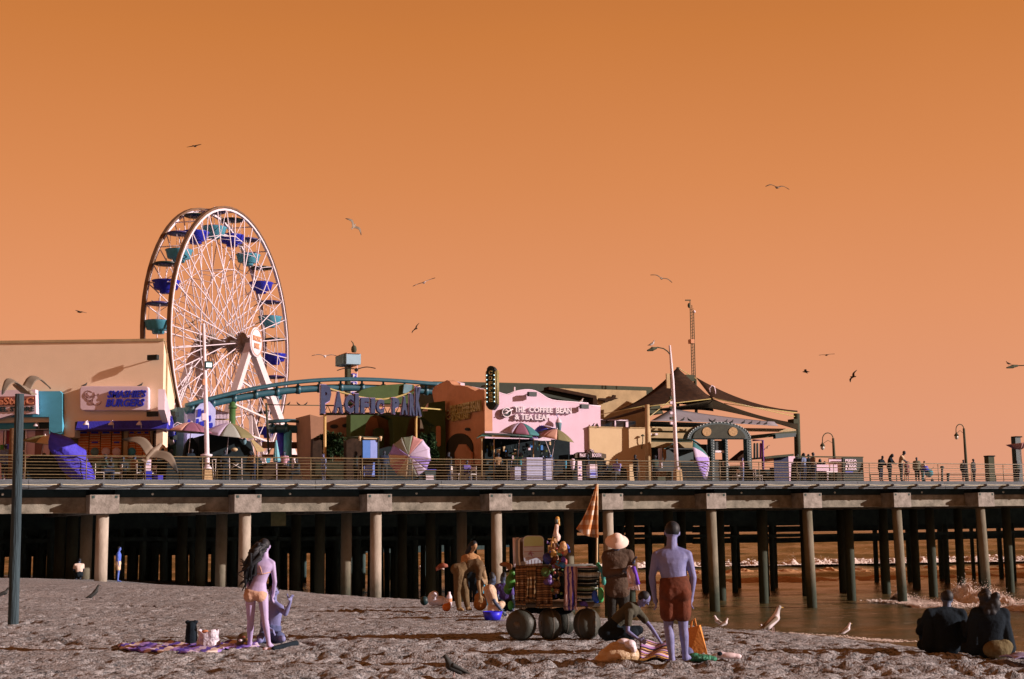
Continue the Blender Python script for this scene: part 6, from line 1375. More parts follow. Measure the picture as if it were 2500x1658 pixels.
            mb.lathe(hd + up * .05 * b, [(.0, .095 * b), (.05 * b, .09 * b), (.085 * b, .065 * b), (.10 * b, .01 * b), (.115 * b, -.005 * b), (.20 * b, -.05 * b), (.20 * b, -.058 * b), (.11 * b, -.018 * b), (0, -.01 * b)], 18, axis=up)
        elif kind == 'cap':
            mb.ell(hd + up * .045 * b, .092 * b, .10 * b, .075 * b, 12, 8, rot=rot); mb.cap(hd + up * .05 * b + fwd_ * .08 * b, .04 * b, hd + up * .035 * b + fwd_ * .15 * b, .03 * b)
        o = mb.build(nm, mt_, t)
        if kind != 'hat': soften(o, vx, 4)
    return t
def near_base(px, py, z=3.2): return onZ(px, py, z)
def jmap(base, px0, py0, Y0):      # photo pixel + depth offset -> local joint
    s_ = FPX / Y0
    return lambda x, y, d=0.0: tuple(atY(x, y, Y0 + d) - base)
# 1 standing man with rust shorts, back to us
b_ = near_base(1650, 1619); Y0 = b_.y; Q = jmap(b_, 1650, 1619, Y0)
person('man standing with his bare back to us in rust brown swim shorts', b_, 0, 1.8, absJ=True, near=True, bulk=1.15, vox=.010, skin=MSKIN, hair='short',
       J=dict(head=Q(1641, 1300, .10), neck=Q(1640, 1336, .02), chest=Q(1640, 1376), waist=Q(1645, 1408), pelvis=Q(1648, 1435), shL=Q(1603, 1357), shR=Q(1678, 1355), elL=Q(1592, 1408, .02), elR=Q(1692, 1408, .02),
              wrL=Q(1598, 1458, .08), wrR=Q(1688, 1455, .08), haL=Q(1602, 1474, .1), haR=Q(1686, 1472, .1), hiL=Q(1632, 1448), hiR=Q(1664, 1448), knL=Q(1632, 1530, .06), knR=Q(1668, 1530, .05), anL=Q(1640, 1606, 0), anR=Q(1673, 1599, .12), toL=Q(1637, 1612, .16), toR=Q(1679, 1606, .30)),
       wear=(('shorts', cl('rust shorts', (104, 50, 32), var=.45, scale=8, bscale=9)),))
# 2 woman in bikini with blown hair
b_ = near_base(650, 1581); Y0 = b_.y; Q = jmap(b_, 650, 1581, Y0)
w2 = person('woman standing with her back to us in an orange bikini, long dark hair blowing left', b_, 0, 1.66, absJ=True, near=True, bulk=1.1, skin=MSKINW, vox=.010, sex='f', hair='short',
       J=dict(head=Q(646, 1335, .06), neck=Q(647, 1362, .02), chest=Q(640, 1392), waist=Q(632, 1420), pelvis=Q(626, 1446), shL=Q(616, 1380), shR=Q(665, 1376), elL=Q(604, 1412, .06), elR=Q(671, 1420, .02),
              wrL=Q(608, 1448, .10), wrR=Q(668, 1448, .08), haL=Q(610, 1462, .1), haR=Q(665, 1462, .1), hiL=Q(612, 1452), hiR=Q(641, 1452), knL=Q(612, 1515, .04), knR=Q(647, 1512, .0), anL=Q(610, 1568, .25), anR=Q(656, 1570, -.02), toL=Q(606, 1572, .4), toR=Q(662, 1577, .10)),
       wear=(('briefs', cl('orange bikini', (212, 156, 128), var=.1)),))
mb = MB(); h0 = Q(646, 1330, .04); rr = random.Random(2)
for k in range(34):
    a = Vector(Q(640 + rr.uniform(-12, 10), 1322 + rr.uniform(0, 22), -.05 + rr.uniform(-.05, .08)))
    m1 = Vector(Q(622 + rr.uniform(-14, 14), 1352 + rr.uniform(-12, 14), -.10 + rr.uniform(-.07, .07))); m2 = Vector(Q(604 + rr.uniform(-12, 20), 1388 + rr.uniform(-14, 26), -.10 + rr.uniform(-.07, .07))); e = Vector(Q(590 + rr.uniform(-10, 26), 1405 + rr.uniform(-44, 40), -.09 + rr.uniform(-.06, .06)))
    mb.tube([b_ + a, b_ + m1, b_ + m2, b_ + e], [.03, .032, .026, .006], 6)
mb.build('long_hair', MHAIR, w2)
mb = MB()
for sy in (0,): mb.tube([b_ + Vector(Q(620, 1400, -.08)), b_ + Vector(Q(640, 1402, -.105)), b_ + Vector(Q(660, 1397, -.07))], .008, 6)
mb.tube([b_ + Vector(Q(628, 1372, -.07)), b_ + Vector(Q(636, 1386, -.11)), b_ + Vector(Q(640, 1402, -.11))], .007, 6); mb.build('bikini_tie', cl('orange bikini', (214, 138, 96)), w2)
# 3 kneeling man beyond her with a raised thumb
b_ = near_base(675, 1572); b_.y += .35; Y0 = b_.y; Q = jmap(b_, 675, 1572, Y0)
p3 = person('shirtless man kneeling behind the bikini woman with one fist raised, thumb up', b_, 0, 1.72, absJ=True, near=True, vox=.011, hair='short',
       J=dict(head=Q(668, 1446, -.05), neck=Q(667, 1468, .0), chest=Q(666, 1495), waist=Q(664, 1524), pelvis=Q(660, 1546), shL=Q(645, 1482, .05), shR=Q(680, 1482, -.08), elL=Q(640, 1525, -.15), elR=Q(697, 1499, -.2),
              wrL=Q(662, 1538, -.25), wrR=Q(708, 1472, -.22), haL=Q(668, 1542, -.3), haR=Q(710, 1460, -.22), hiL=Q(652, 1552), hiR=Q(668, 1552), knL=Q(634, 1563, -.28), knR=Q(690, 1560, -.25), anL=Q(640, 1567, .15), anR=Q(668, 1567, .18), toL=Q(636, 1569, .3), toR=Q(664, 1569, .32)),
       wear=(('shorts', cl('violet grey swim shorts', (88, 90, 124), var=.25, scale=8)),), face=(0.3, -1, 0))
mb = MB(); q = b_ + Vector(Q(704, 1460, -.22)); mb.cap(q, .014, q + Vector((-.02, 0, .06)), .011, 6); mb.build('thumb', MSKIN, p3)
# 4 bending woman, and the one behind her
b_ = near_base(1128, 1490); Y0 = b_.y; Q = jmap(b_, 1128, 1490, Y0)
person('person in olive brown clothes bending far forward to the right beside the cart', b_, 0, 1.72, absJ=True, near=True, vox=.013, bulk=1.28, sex='f', skin=mat('skin brown', (150, 112, 76), rough=.6), hair='short',
       J=dict(head=Q(1183, 1412, .05), neck=Q(1178, 1392, .03), chest=Q(1162, 1380), waist=Q(1142, 1383), pelvis=Q(1124, 1392), shL=Q(1172, 1388, .2), shR=Q(1170, 1391, -.17), elL=Q(1178, 1420, .15), elR=Q(1168, 1425, -.2),
              wrL=Q(1176, 1450, .1), wrR=Q(1172, 1452, -.15), haL=Q(1176, 1462, .1), haR=Q(1173, 1464, -.15), hiL=Q(1124, 1400, .12), hiR=Q(1121, 1400, -.12), knL=Q(1136, 1440, .1), knR=Q(1118, 1442, -.1), anL=Q(1141, 1482, .06), anR=Q(1120, 1483, -.1), toL=Q(1150, 1488, .06), toR=Q(1130, 1489, -.12)),
       wear=(('trousers', cl('olive trousers', (108, 80, 52), var=.2, scale=4)), ('shirt', cl('olive top', (98, 72, 48), var=.25, scale=5))), face=(.4, 0, -1))
b_ = near_base(1150, 1482); b_.y += 1.0; Y0 = b_.y; Q = jmap(b_, 1150, 1482, Y0)
person('tan skinned woman with long dark hair leaning behind the bending person', b_, 0, 1.65, absJ=True, near=True, vox=.014, sex='f', skin=MSKIN3, hair='long',
       J=dict(head=Q(1157, 1333, -.1), neck=Q(1150, 1352), chest=Q(1147, 1368), waist=Q(1148, 1388), pelvis=Q(1150, 1404), shL=Q(1132, 1362), shR=Q(1166, 1362), elL=Q(1128, 1388, -.1), elR=Q(1176, 1386, -.1), wrL=Q(1136, 1410, -.2), wrR=Q(1182, 1410, -.2), haL=Q(1138, 1416, -.2), haR=Q(1183, 1418, -.2),
              hiL=Q(1142, 1408), hiR=Q(1158, 1408), knL=Q(1142, 1444), knR=Q(1160, 1444), anL=Q(1143, 1478), anR=Q(1161, 1478), toL=Q(1141, 1482, -.15), toR=Q(1163, 1482, -.15)),
       wear=(('shirt', cl('rust tan top', (176, 122, 80))), ('trousers', MBLKC)), face=(.5, -.6, -.6))
# 5 crouching pair at the cart's left
b_ = near_base(1202, 1505); Y0 = b_.y; Q = jmap(b_, 1202, 1505, Y0)
person('crouching person in a cream top and white trousers over bright blue, reaching to the sand', b_, 0, 1.6, absJ=True, near=True, vox=.013, skin=MSKIN2, hair='short',
       J=dict(head=Q(1203, 1413, -.02), neck=Q(1198, 1430), chest=Q(1197, 1448), waist=Q(1203, 1468), pelvis=Q(1206, 1486), shL=Q(1188, 1438, .12), shR=Q(1196, 1440, -.16), elL=Q(1200, 1465, .1), elR=Q(1208, 1470, -.2), wrL=Q(1220, 1485, .0), wrR=Q(1226, 1492, -.18), haL=Q(1224, 1492, .0), haR=Q(1232, 1500, -.18),
              hiL=Q(1202, 1488, .1), hiR=Q(1202, 1488, -.1), knL=Q(1226, 1475, .1), knR=Q(1222, 1478, -.12), anL=Q(1212, 1500, .1), anR=Q(1206, 1501, -.12), toL=Q(1222, 1504, .1), toR=Q(1218, 1505, -.12)),
       wear=(('shirt', cl('cream top', (214, 170, 140))), ('trousers', cl('cream trousers', (220, 180, 150)))), face=(.7, 0, -.7))
bb_ = thing('blue_bucket', 'bright blue low beach tub under the crouching person in cream', 'bucket', onZ(1203, 1510, 3.18)); MB().lathe(onZ(1203, 1511, 3.18) + Vector((0, -.25, 0)), [(0, 0), (.15, 0), (.2, .16), (.19, .16), (.14, .02), (0, .02)], 14).build('tub', mat('vivid blue plastic', (50, 44, 200), rough=.4), bb_)
b_ = near_base(1236, 1492); b_.y += .6; Y0 = b_.y; Q = jmap(b_, 1236, 1492, Y0)
person('crouching person in a dark purple top close to the left cart wheel', b_, 0, 1.6, absJ=True, near=True, vox=.014, skin=MSKIN2, hair='short',
       J=dict(head=Q(1228, 1412), neck=Q(1230, 1426), chest=Q(1232, 1442), waist=Q(1236, 1462), pelvis=Q(1238, 1478), shL=Q(1218, 1432), shR=Q(1246, 1434), elL=Q(1214, 1458, -.1), elR=Q(1252, 1460, -.1), wrL=Q(1224, 1476, -.25), wrR=Q(1250, 1480, -.25), haL=Q(1228, 1482, -.28), haR=Q(1250, 1487, -.28),
              hiL=Q(1230, 1480), hiR=Q(1246, 1480), knL=Q(1222, 1470, -.35), knR=Q(1252, 1470, -.35), anL=Q(1226, 1488, -.15), anR=Q(1250, 1488, -.15), toL=Q(1224, 1491, -.3), toR=Q(1252, 1491, -.3)),
       wear=(('shirt', cl('dark purple top', (80, 60, 116))), ('trousers', MBLKC)), face=(-.5, -.5, -.6))
# 6 vendor
b_ = atY(1508, 1552, 22.6); b_.z = 3.17; Y0 = 22.6; Q = jmap(b_, 1508, 1552, Y0)
v6 = person('beach vendor in a pale bucket hat and loose brown shirt looking down at a towel', b_, 0, 1.72, absJ=True, near=True, vox=.012, skin=MSKIN2, hair='short',
       J=dict(head=Q(1506, 1322, -.12), neck=Q(1505, 1346), chest=Q(1506, 1375), waist=Q(1508, 1410), pelvis=Q(1508, 1436), shL=Q(1482, 1356), shR=Q(1535, 1354), elL=Q(1480, 1400, -.05), elR=Q(1548, 1395, -.08), wrL=Q(1520, 1395, -.3), wrR=Q(1546, 1376, -.36), haL=Q(1534, 1388, -.36), haR=Q(1548, 1366, -.4),
              hiL=Q(1494, 1440), hiR=Q(1522, 1440), knL=Q(1494, 1494, -.03), knR=Q(1524, 1494, -.03), anL=Q(1494, 1545), anR=Q(1526, 1545), toL=Q(1492, 1551, -.16), toR=Q(1530, 1551, -.16)),
       wear=(('hat', mat('pale hat', (240, 196, 176), rough=.8)), ('jacket', cl('brown shirt', (88, 64, 50), var=.3, scale=5)), ('trousers', cl('dark brown trousers', (44, 40, 36)))), face=(.25, -.8, -.55))
tw = thing('fringed_towel', 'white fringed towel with a violet edge hanging from the vendor hands', 'towel', b_ + Vector(Q(1545, 1400, -.45)))
rows = [[b_ + Vector(Q(x0 + (x1 - x0) * i / 6, y + 1.5 * math.sin(i * 2.3 + y), -.46 + .03 * math.sin(i * 1.7 + y))) for i in range(7)] for x0, x1, y in ((1534, 1546, 1382), (1531, 1549, 1392), (1532, 1552, 1404), (1533, 1555, 1416), (1536, 1558, 1426))]
MB().sheet(rows, .02).build('cloth', mat('white pink cloth', (238, 200, 196), rough=.9, var=.15, scale=30), tw)
mb = MB(); mb.tube([rows[0][6] + Vector((0, -.02, 0)), rows[2][6] + Vector((0, -.02, 0)), rows[4][6] + Vector((0, -.02, 0))], .035, 6); mb.build('violet_edge', mat('violet edge', (120, 70, 190)), tw)
mb = MB()
for k in range(16):
    q = rows[4][int(k * 6 / 15)]; q = rows[4][0].lerp(rows[4][6], k / 15); mb.tube([q, q + Vector((rr.uniform(-.02, .02), 0, -.05)), q + Vector((rr.uniform(-.03, .03), 0, -.09))], .009, 4)
mb.build('fringe', mat('white pink cloth', (238, 200, 196)), tw)
# 7 crouching woman sorting on the sand
b_ = near_base(1540, 1585); Y0 = b_.y; Q = jmap(b_, 1540, 1585, Y0)
person('woman crouching low in dark clothes, both violet arms reaching down to a blanket', b_, 0, 1.65, absJ=True, near=True, vox=.010, sex='f', hair='short',
       J=dict(head=Q(1572, 1462, -.05), neck=Q(1556, 1480), chest=Q(1535, 1492), waist=Q(1505, 1516), pelvis=Q(1488, 1540), shL=Q(1556, 1492, .18), shR=Q(1536, 1496, -.16), elL=Q(1588, 1530, .1), elR=Q(1532, 1542, -.25), wrL=Q(1612, 1566, .0), wrR=Q(1558, 1560, -.3), haL=Q(1618, 1578, .0), haR=Q(1572, 1566, -.32),
              hiL=Q(1490, 1546, .12), hiR=Q(1482, 1548, -.12), knL=Q(1560, 1538, .12), knR=Q(1548, 1545, -.14), anL=Q(1512, 1578, .12), anR=Q(1500, 1580, -.12), toL=Q(1532, 1584, .12), toR=Q(1522, 1586, -.14)),
       wear=(('shirt', cl('olive brown blouse', (74, 66, 52), var=.3)), ('trousers', MBLKC)), face=(.75, -.1, -.65))
# 8, 9 seated couple
def seated(label, px, py, hx, tall, lean, extra=(), w_=1.0, hair='short', zz=3.16):
    b_ = near_base(px, py, zz); Y0 = b_.y; s_ = FPX / Y0
    def q(x, y, d=0.0): return (x, d, y)
    J = dict(head=q(hx, tall - .11, .10), neck=q(hx * .7, tall - .26, .04), chest=q(.02, tall - .42, .0), waist=q(0, .28), pelvis=q(0, .13), shL=q(-.16 * w_, tall - .32), shR=q(.17 * w_ + .02, tall - .33), elL=q(-.24 * w_, .28, .16), elR=q(.25 * w_, .28, .16),
             wrL=q(-.17, .34, .34), wrR=q(.2, .32, .34), haL=q(-.1, .36, .4), haR=q(.14, .33, .4), hiL=q(-.11, .12), hiR=q(.11, .12), knL=q(-.2, .38, .42), knR=q(.22, .36, .42), anL=q(-.12, .07, .68), anR=q(.14, .07, .68), toL=q(-.12, .04, .84), toR=q(.14, .04, .84))
    return person(label, b_, 0, 1.75, J=J, absJ=True, near=True, vox=.014, skin=MSKIN2, hair=hair, wear=(('smock', MBLKC), ('trousers', MBLKC)) + extra)
seated('person in black sitting on the sand with a cap, left one of the seated pair', 2310, 1592, .08, .84, 0, (('cap', MBLKC),), 1.25)
s9 = seated('person in black with bushy dark hair, right one of the seated pair', 2420, 1600, .0, .88, 0, (), 1.05)
# bushy hair for the right one
p9 = s9.location; mb = MB(); rr = random.Random(9)
for k in range(60): mb.ell(p9 + Vector((rr.uniform(-.09, .10), rr.uniform(-.08, .10), .72 + rr.uniform(-.16, .08))), .06, .06, .06, 8, 6)
o = mb.build('bushy_hair', MHAIR, s9); soften(o, .018, 3)
sd_ = thing('sand_bag_heap', 'small tan cloth bundle beside the right seated person', 'bag', near_base(2452, 1608, 3.15)); mb = MB(); q = sd_.location + Vector((-.02, .2, .10)); mb.ell(q, .2, .15, .13, 12, 8); mb.ell(q + Vector((.1, 0, .04)), .12, .12, .1, 10, 6); o = mb.build('bundle', cl('tan bundle', (112, 92, 60), var=.3), sd_); soften(o, .02, 2)
tl = thing('beach_towel', 'pale lilac towel spread at the right edge beside the seated pair', 'towel', near_base(2488, 1608, 3.16))
q = near_base(2492, 1607, 3.2); MB().sheet([[q + Vector((-.18 + .1 * i, -.3 + .15 * k, .03 * math.sin(i * 1.5 + k) + .02)) for i in range(7)] for k in range(5)], .015).build('cloth', mat('lilac towel', (176, 156, 190), rough=.95, var=.2, scale=10), tl)
# 10, 11 under the pier
g10 = onZ(288, 1418, 2.62); 
person('slim person in a blue top and pale shorts standing in the shadow under the pier', (g10.x, g10.y, ground(g10.x, g10.y)), R(-80), 1.7, skin=mat('skin blue', (94, 108, 176)), wear=(('shirt', cl('blue top', (92, 110, 196))), ('shorts', cl('pale shorts', (236, 190, 156)))), vox=.024, hair='short')
g11 = onZ(208, 1415, 2.7)
person('person in white and dark clothes crouching between two piles under the pier at the left', (g11.x, g11.y - 1.0, ground(g11.x, g11.y - 1.0)), R(30), 1.65, J=dict(head=(.03, .1, .95), neck=(0, .04, .8), chest=(0, 0, .62), waist=(0, -.08, .42), pelvis=(0, -.1, .28), shL=(-.19, .02, .74), shR=(.19, .02, .74), elL=(-.25, .12, .5), elR=(.25, .12, .5), wrL=(-.15, .32, .45), wrR=(.15, .32, .45), haL=(-.1, .38, .45), haR=(.1, .38, .45), hiL=(-.09, -.08, .26), hiR=(.09, -.08, .26), knL=(-.14, .32, .42), knR=(.14, .32, .42), anL=(-.1, .1, .07), anR=(.1, .1, .07), toL=(-.1, .26, .03), toR=(.1, .26, .03)),
       skin=MSKIN2, wear=(('shirt', cl('white top', (230, 190, 170))), ('trousers', MBLKC)), vox=.022)
# ------------------------------------------------------------------ people on the deck
SEAT = dict(head=(0, .06, 1.22), neck=(0, .03, 1.05), chest=(0, 0, .86), waist=(0, -.02, .64), pelvis=(0, 0, .52), shL=(-.19, .01, .99), shR=(.19, .01, .99), elL=(-.24, .1, .74), elR=(.24, .1, .74), wrL=(-.15, .34, .72), wrR=(.15, .34, .72), haL=(-.1, .4, .72), haR=(.1, .4, .72),
            hiL=(-.09, .02, .5), hiR=(.09, .02, .5), knL=(-.11, .44, .5), knR=(.11, .44, .5), anL=(-.1, .42, .08), anR=(.1, .42, .08), toL=(-.1, .56, .03), toR=(.1, .56, .03))
LEAN = dict(head=(0, .22, 1.62), neck=(0, .12, 1.47), chest=(0, .05, 1.28), elL=(-.24, .25, 1.14), elR=(.24, .25, 1.14), wrL=(-.12, .44, 1.10), wrR=(.12, .44, 1.10), haL=(-.05, .48, 1.08), haR=(.05, .48, 1.08), shL=(-.19, .08, 1.42), shR=(.19, .08, 1.42))
NAVY = cl('dark navy', (38, 46, 66)); CH = cl('charcoal', (52, 54, 56)); DG = cl('dark green grey', (54, 66, 58)); WHT = cl('off white', (226, 190, 180)); PNK = cl('pink cloth', (220, 160, 170)); BRN = cl('mid brown', (140, 100, 70)); TLC = cl('teal cloth', (70, 140, 150)); PRP = cl('purple cloth', (100, 80, 140)); GRB = cl('grey blue', (120, 124, 150))
DARKSK = mat('skin dark', (58, 60, 72), rough=.6); 
def dp(label, px, d, rz, H, J, top, bot, skin=DARKSK, hair='short', sex='m', group=None, extra=()):
    u_, _ = PF.hit(px, 1150, d)
    return person(label, PF.P(u_, d, DECK + .05), PF.a + R(rz), H, J=J, skin=skin, hair=hair, sex=sex, vox=.03, wear=((top[0], top[1]), (bot[0], bot[1])) + extra, group=group)
J_, S_, T_ = ('jacket',), ('shirt',), ('trousers',)
dp('person in mottled grey standing left of the wooden column at the far left', 12, 2.2, 20, 1.72, None, ('jacket', GRB), ('trousers', CH))
dp('person in black seated under the small tan umbrella at the far left', 105, 2.8, -60, 1.8, SEAT, ('jacket', MBLKC), ('trousers', MBLKC))
dp('seated person with dark hair facing right in front of the third menu board', 254, 2.6, -80, 1.75, SEAT, ('shirt', DG), ('trousers', NAVY))
dp('smaller seated person with a round dark head beside the third menu board', 272, 3.4, 100, 1.62, SEAT, ('shirt', CH), ('trousers', MBLKC))
dp('seated person with head bowed and pale face in front of the right menu boards', 326, 2.8, -60, 1.75, SEAT, ('shirt', BRN), ('trousers', CH), skin=MSKIN2)
dp('vendor in black bending at the left edge of the black market stall', 462, 3.2, 200, 1.7, LEAN, ('jacket', MBLKC), ('trousers', MBLKC))
dp('person in pink and grey near the closed teal umbrella', 694, 3.4, 150, 1.6, None, ('shirt', PNK), ('trousers', CH), skin=MSKIN2)
dp('pale lavender dressed person walking left of the blue banner stand', 790, 4.0, 100, 1.55, None, ('shirt', GRB), ('trousers', GRB), skin=MSKIN)
dp('person in purple seated below the terracotta side wall', 1139, 3.0, 190, 1.6, SEAT, ('shirt', PRP), ('trousers', NAVY), skin=MSKIN2)
dp('vendor in teal grey inside the kiosk behind the pale boxes', 1272, 4.2, 170, 1.72, None, ('shirt', TLC), ('trousers', CH), skin=MSKIN2)
dp('dark figure standing under the orange to violet umbrella', 1342, 3.6, 160, 1.7, None, ('jacket', NAVY), ('trousers', MBLKC))
dp('seated person in dark cap at the table left of the cream block', 1479, 3.2, 90, 1.7, SEAT, ('shirt', NAVY), ('trousers', MBLKC), extra=(('cap', MBLKC),))
dp('seated person in a violet and white top facing left before the cream block', 1507, 2.8, 120, 1.8, SEAT, ('shirt', cl('violet white', (150, 130, 190), var=.5, scale=12)), ('trousers', CH), skin=MSKIN2)
dp('person leaning on the counter inside the arched gate', 1769, 5.4, 180, 1.6, LEAN, ('shirt', WHT), ('trousers', CH), skin=DARKSK)
dp('person in a pale pink top walking below the right column of the gate', 1812, 2.6, -110, 1.5, None, ('shirt', PNK), ('trousers', GRB), skin=MSKIN)
for px, d, rz, H, top, bot, lab, sx_ in ((1948, 2.2, 160, 1.72, CH, NAVY, 'dark figure pressed against the tent mast, leftmost of its group', 'm'), (1963, 1.8, -160, 1.76, GRB, NAVY, 'person in grey blue looking right, second in the group by the tent mast', 'f'), (1975, 2.6, 170, 1.74, MBLKC, MBLKC, 'dark figure in the middle of the group by the tent mast', 'm'), (1986, 1.8, -100, 1.8, BRN, NAVY, 'person in a brown and white top, tallest of the group by the tent mast', 'm'), (2003, 2.4, 150, 1.45, CH, CH, 'small dark haired child right of the group by the tent mast', 'f'), (2014, 2.8, 180, 1.32, CH, MBLKC, 'small dark head seen above the white bench', 'f')):
    dp(lab, px, d, rz, H, None, ('shirt', top), ('trousers', bot), hair='long' if sx_ == 'f' else 'short', sex=sx_, group='group of people by the tent mast')
dp('man in black leaning on the railing, leftmost of the three right of the notice board', 2150, .9, -170, 1.62, LEAN, ('jacket', MBLKC), ('trousers', NAVY), group='three people leaning on the railing')
dp('woman with long dark hair between the two men leaning on the railing', 2172, 1.0, -150, 1.76, LEAN, ('jacket', MBLKC), ('trousers', MBLKC), hair='long', sex='f', group='three people leaning on the railing')
dp('tall man in a tan and white shirt with sunglasses leaning on the railing', 2200, .9, -140, 1.95, LEAN, ('shirt', cl('tan white shirt', (190, 150, 118), var=.4, scale=12)), ('trousers', CH), skin=DARKSK, group='three people leaning on the railing')
dp('person in a mottled olive jacket standing right of the tan shirt man', 2239, 1.4, 150, 1.55, None, ('jacket', cl('olive print', (116, 108, 86), var=.4, scale=10)), ('trousers', MBLKC))
dp('person in a red brown skirt half hidden right of the tan shirt man', 2214, 1.5, 170, 1.3, None, ('dress', cl('red brown', (130, 76, 70))), ('shirt', NAVY), hair='long', sex='f')
dp('person with arms in white bending over the blue stroller', 2252, 1.3, -100, 1.35, LEAN, ('shirt', WHT), ('trousers', TLC), skin=MSKIN3)
dp('dark figure in front of the foot of the taller hook lamp', 2353, 1.2, 160, 1.42, None, ('jacket', MBLKC), ('trousers', MBLKC))
dp('dark figure with a dark head just right of the taller hook lamp', 2377, 1.2, -160, 1.48, None, ('jacket', CH), ('trousers', MBLKC))
dp('person in dark green standing under the red umbrella', 2483, 1.0, 160, 1.4, None, ('shirt', DG), ('trousers', MBLKC))
sr = thing('stroller', 'teal and blue covered stroller on the deck right of the leaning people', 'stroller', PF.W(2264, 1176, 1.2), PF.a)
mb = MB(); q = PF.W(2258, 1144, 1.2); mb.ell(q, .24, .2, .2, 12, 8); mb.build('hood', MBLUE, sr); mb = MB(); mb.ell(PF.W(2268, 1155, 1.2), .28, .2, .26, 12, 8); mb.build('seat', TLC, sr)
for px in (2256, 2276):
    MB().lathe(PF.W(px, 1173, 1.2), [(.02, -.02), (.11, -.02), (.12, 0), (.11, .02), (.02, .02)], 14, axis=PF.v).build('wheel', MBLK, sr)
mb = MB(); mb.tube([PF.W(2256, 1173, 1.2), PF.W(2266, 1155, 1.2), PF.W(2280, 1140, 1.2)], .015, 5); mb.build('frame', MROOF, sr)

for k_, (px, d, rz, H, top, bot, lab, pose, sx_) in enumerate((
  (300, 3.8, 170, 1.7, CH, MBLKC, 'dark seated figure behind the empty white chair under the burger menus', SEAT, 'm'), (396, 4.4, 160, 1.74, NAVY, MBLKC, 'dark standing figure by the black crates at the burger corner', None, 'm'), (418, 3.6, -150, 1.66, DG, CH, 'person with long hair left of the black draped cart', None, 'f'),
  (548, 3.0, 190, 1.62, MBLKC, MBLKC, 'dark figure under the lilac umbrella beside the crossed table legs', None, 'm'), (618, 2.6, 120, 1.6, BRN, NAVY, 'brown topped figure at the slatted shelf', LEAN, 'f'), (726, 2.4, 100, 1.6, CH, MBLKC, 'dark figure seated right of the trinket table', SEAT, 'm'),
  (868, 4.4, -90, 1.7, DG, MBLKC, 'dark green figure against the goods stand', None, 'f'), (938, 3.2, 170, 1.68, NAVY, CH, 'dark figure just left of the big tilted umbrella', None, 'm'), (1096, 4.2, 100, 1.7, CH, NAVY, 'dark figure at the foot of the green tower', None, 'm'), (1216, 3.4, -170, 1.66, BRN, MBLKC, 'brown topped figure left of the lowest lavender boxes', None, 'f'),
  (1238, 4.0, 150, 1.74, MBLKC, CH, 'black clothed figure under the green kiosk awning', None, 'm'), (1434, 3.0, -100, 1.62, NAVY, MBLKC, 'dark figure between the poster stand and the pale machine', None, 'm'), (1552, 4.6, 90, 1.7, CH, MBLKC, 'dark figure just left of the tent front mast', None, 'm'), (1600, 5.0, 180, 1.7, DG, MBLKC, 'stallholder in the dark opening of the cream banded stall', None, 'm'))):
    dp(lab, px, d, rz, H, pose, ('shirt', top), ('trousers', bot), hair='long' if sx_ == 'f' else 'short', sex=sx_)
# ------------------------------------------------------------------ vendor cart (stands about 22.8 m away)
CY = 22.8
def A(x, y, d=0.0): return atY(x, y, CY + d)
gz_ = 3.19
ct = thing('beach_cart', 'steel frame vendor cart on four fat balloon wheels in the middle of the sand', 'cart', Vector((A(1350, 1550).x, CY + .45, gz_)))
MTY = mat('balloon tyre rubber', (58, 56, 48), rough=.55, var=.2, bump=.15, scale=5, spec=.4)
MSTEEL = mat('dull steel', (92, 82, 72), rough=.5, var=.3)
def wheel(px, d, rot, r_=.245, w_=.15):
    c = A(px, 1518, d); c.z = gz_ + r_ - .02; ax = Vector((math.cos(rot), math.sin(rot), 0))
    prof = [(.05, -w_), (.12, -w_ * 1.0), (r_ * .78, -w_ * .92), (r_ * .95, -w_ * .6), (r_, -w_ * .2), (r_, w_ * .2), (r_ * .95, w_ * .6), (r_ * .78, w_ * .92), (.12, w_), (.05, w_)]
    wh = MB().lathe(c, prof, 26, axis=ax).build('wheel', MTY, ct)
    mb = MB(); mb.lathe(c, [(0, -w_ * 1.02), (.06, -w_ * 1.02), (.06, w_ * 1.02), (0, w_ * 1.02)], 12, axis=ax); mb.build('hub', MSTEEL, wh)
    mb = MB(); mb.lathe(c, [(r_ + .004, -.012), (r_ + .006, 0), (r_ + .004, .012)], 26, axis=ax); mb.build('mould_seam', MSTEEL, wh)
    return c
w1 = wheel(1272, 0, R(62)); w2_ = wheel(1342, .05, R(16)); w3 = wheel(1433, 0.0, R(-38)); w4 = wheel(1376, 1.0, R(20), r_=.22)
zf = gz_ + .52
mb = MB(); xl, xr = A(1262, 1480).x, A(1462, 1480).x
for y_ in (CY, CY + .9): mb.bar((xl, y_, zf), (xr, y_, zf), .05); 
for x_ in (xl, (xl + xr) / 2, xr): mb.bar((x_, CY, zf), (x_, CY + .9, zf), .04)
for c in (w1, w2_, w3, w4): mb.bar((c.x, c.y, c.z), (c.x, c.y + .02, zf), .04)
mb.build('frame', MSTEEL, ct); MB().box(xl, xr, CY + .02, CY + .88, zf + .026, zf + .05).build('platform', MSTEEL, ct)
mb = MB()
for x_ in (xl + .03, xr - .03):
    for y_ in (CY + .05, CY + .85): mb.tube([(x_, y_, zf), (x_, y_, zf + .62)], .016, 6)
mb.tube([(xl + .03, CY + .05, zf + .62), (xr - .03, CY + .05, zf + .62)], .016, 6); mb.tube([(xl + .03, CY + .85, zf + .62), (xr - .03, CY + .85, zf + .62)], .016, 6)
mb.build('upper_rack', MSTEEL, ct)
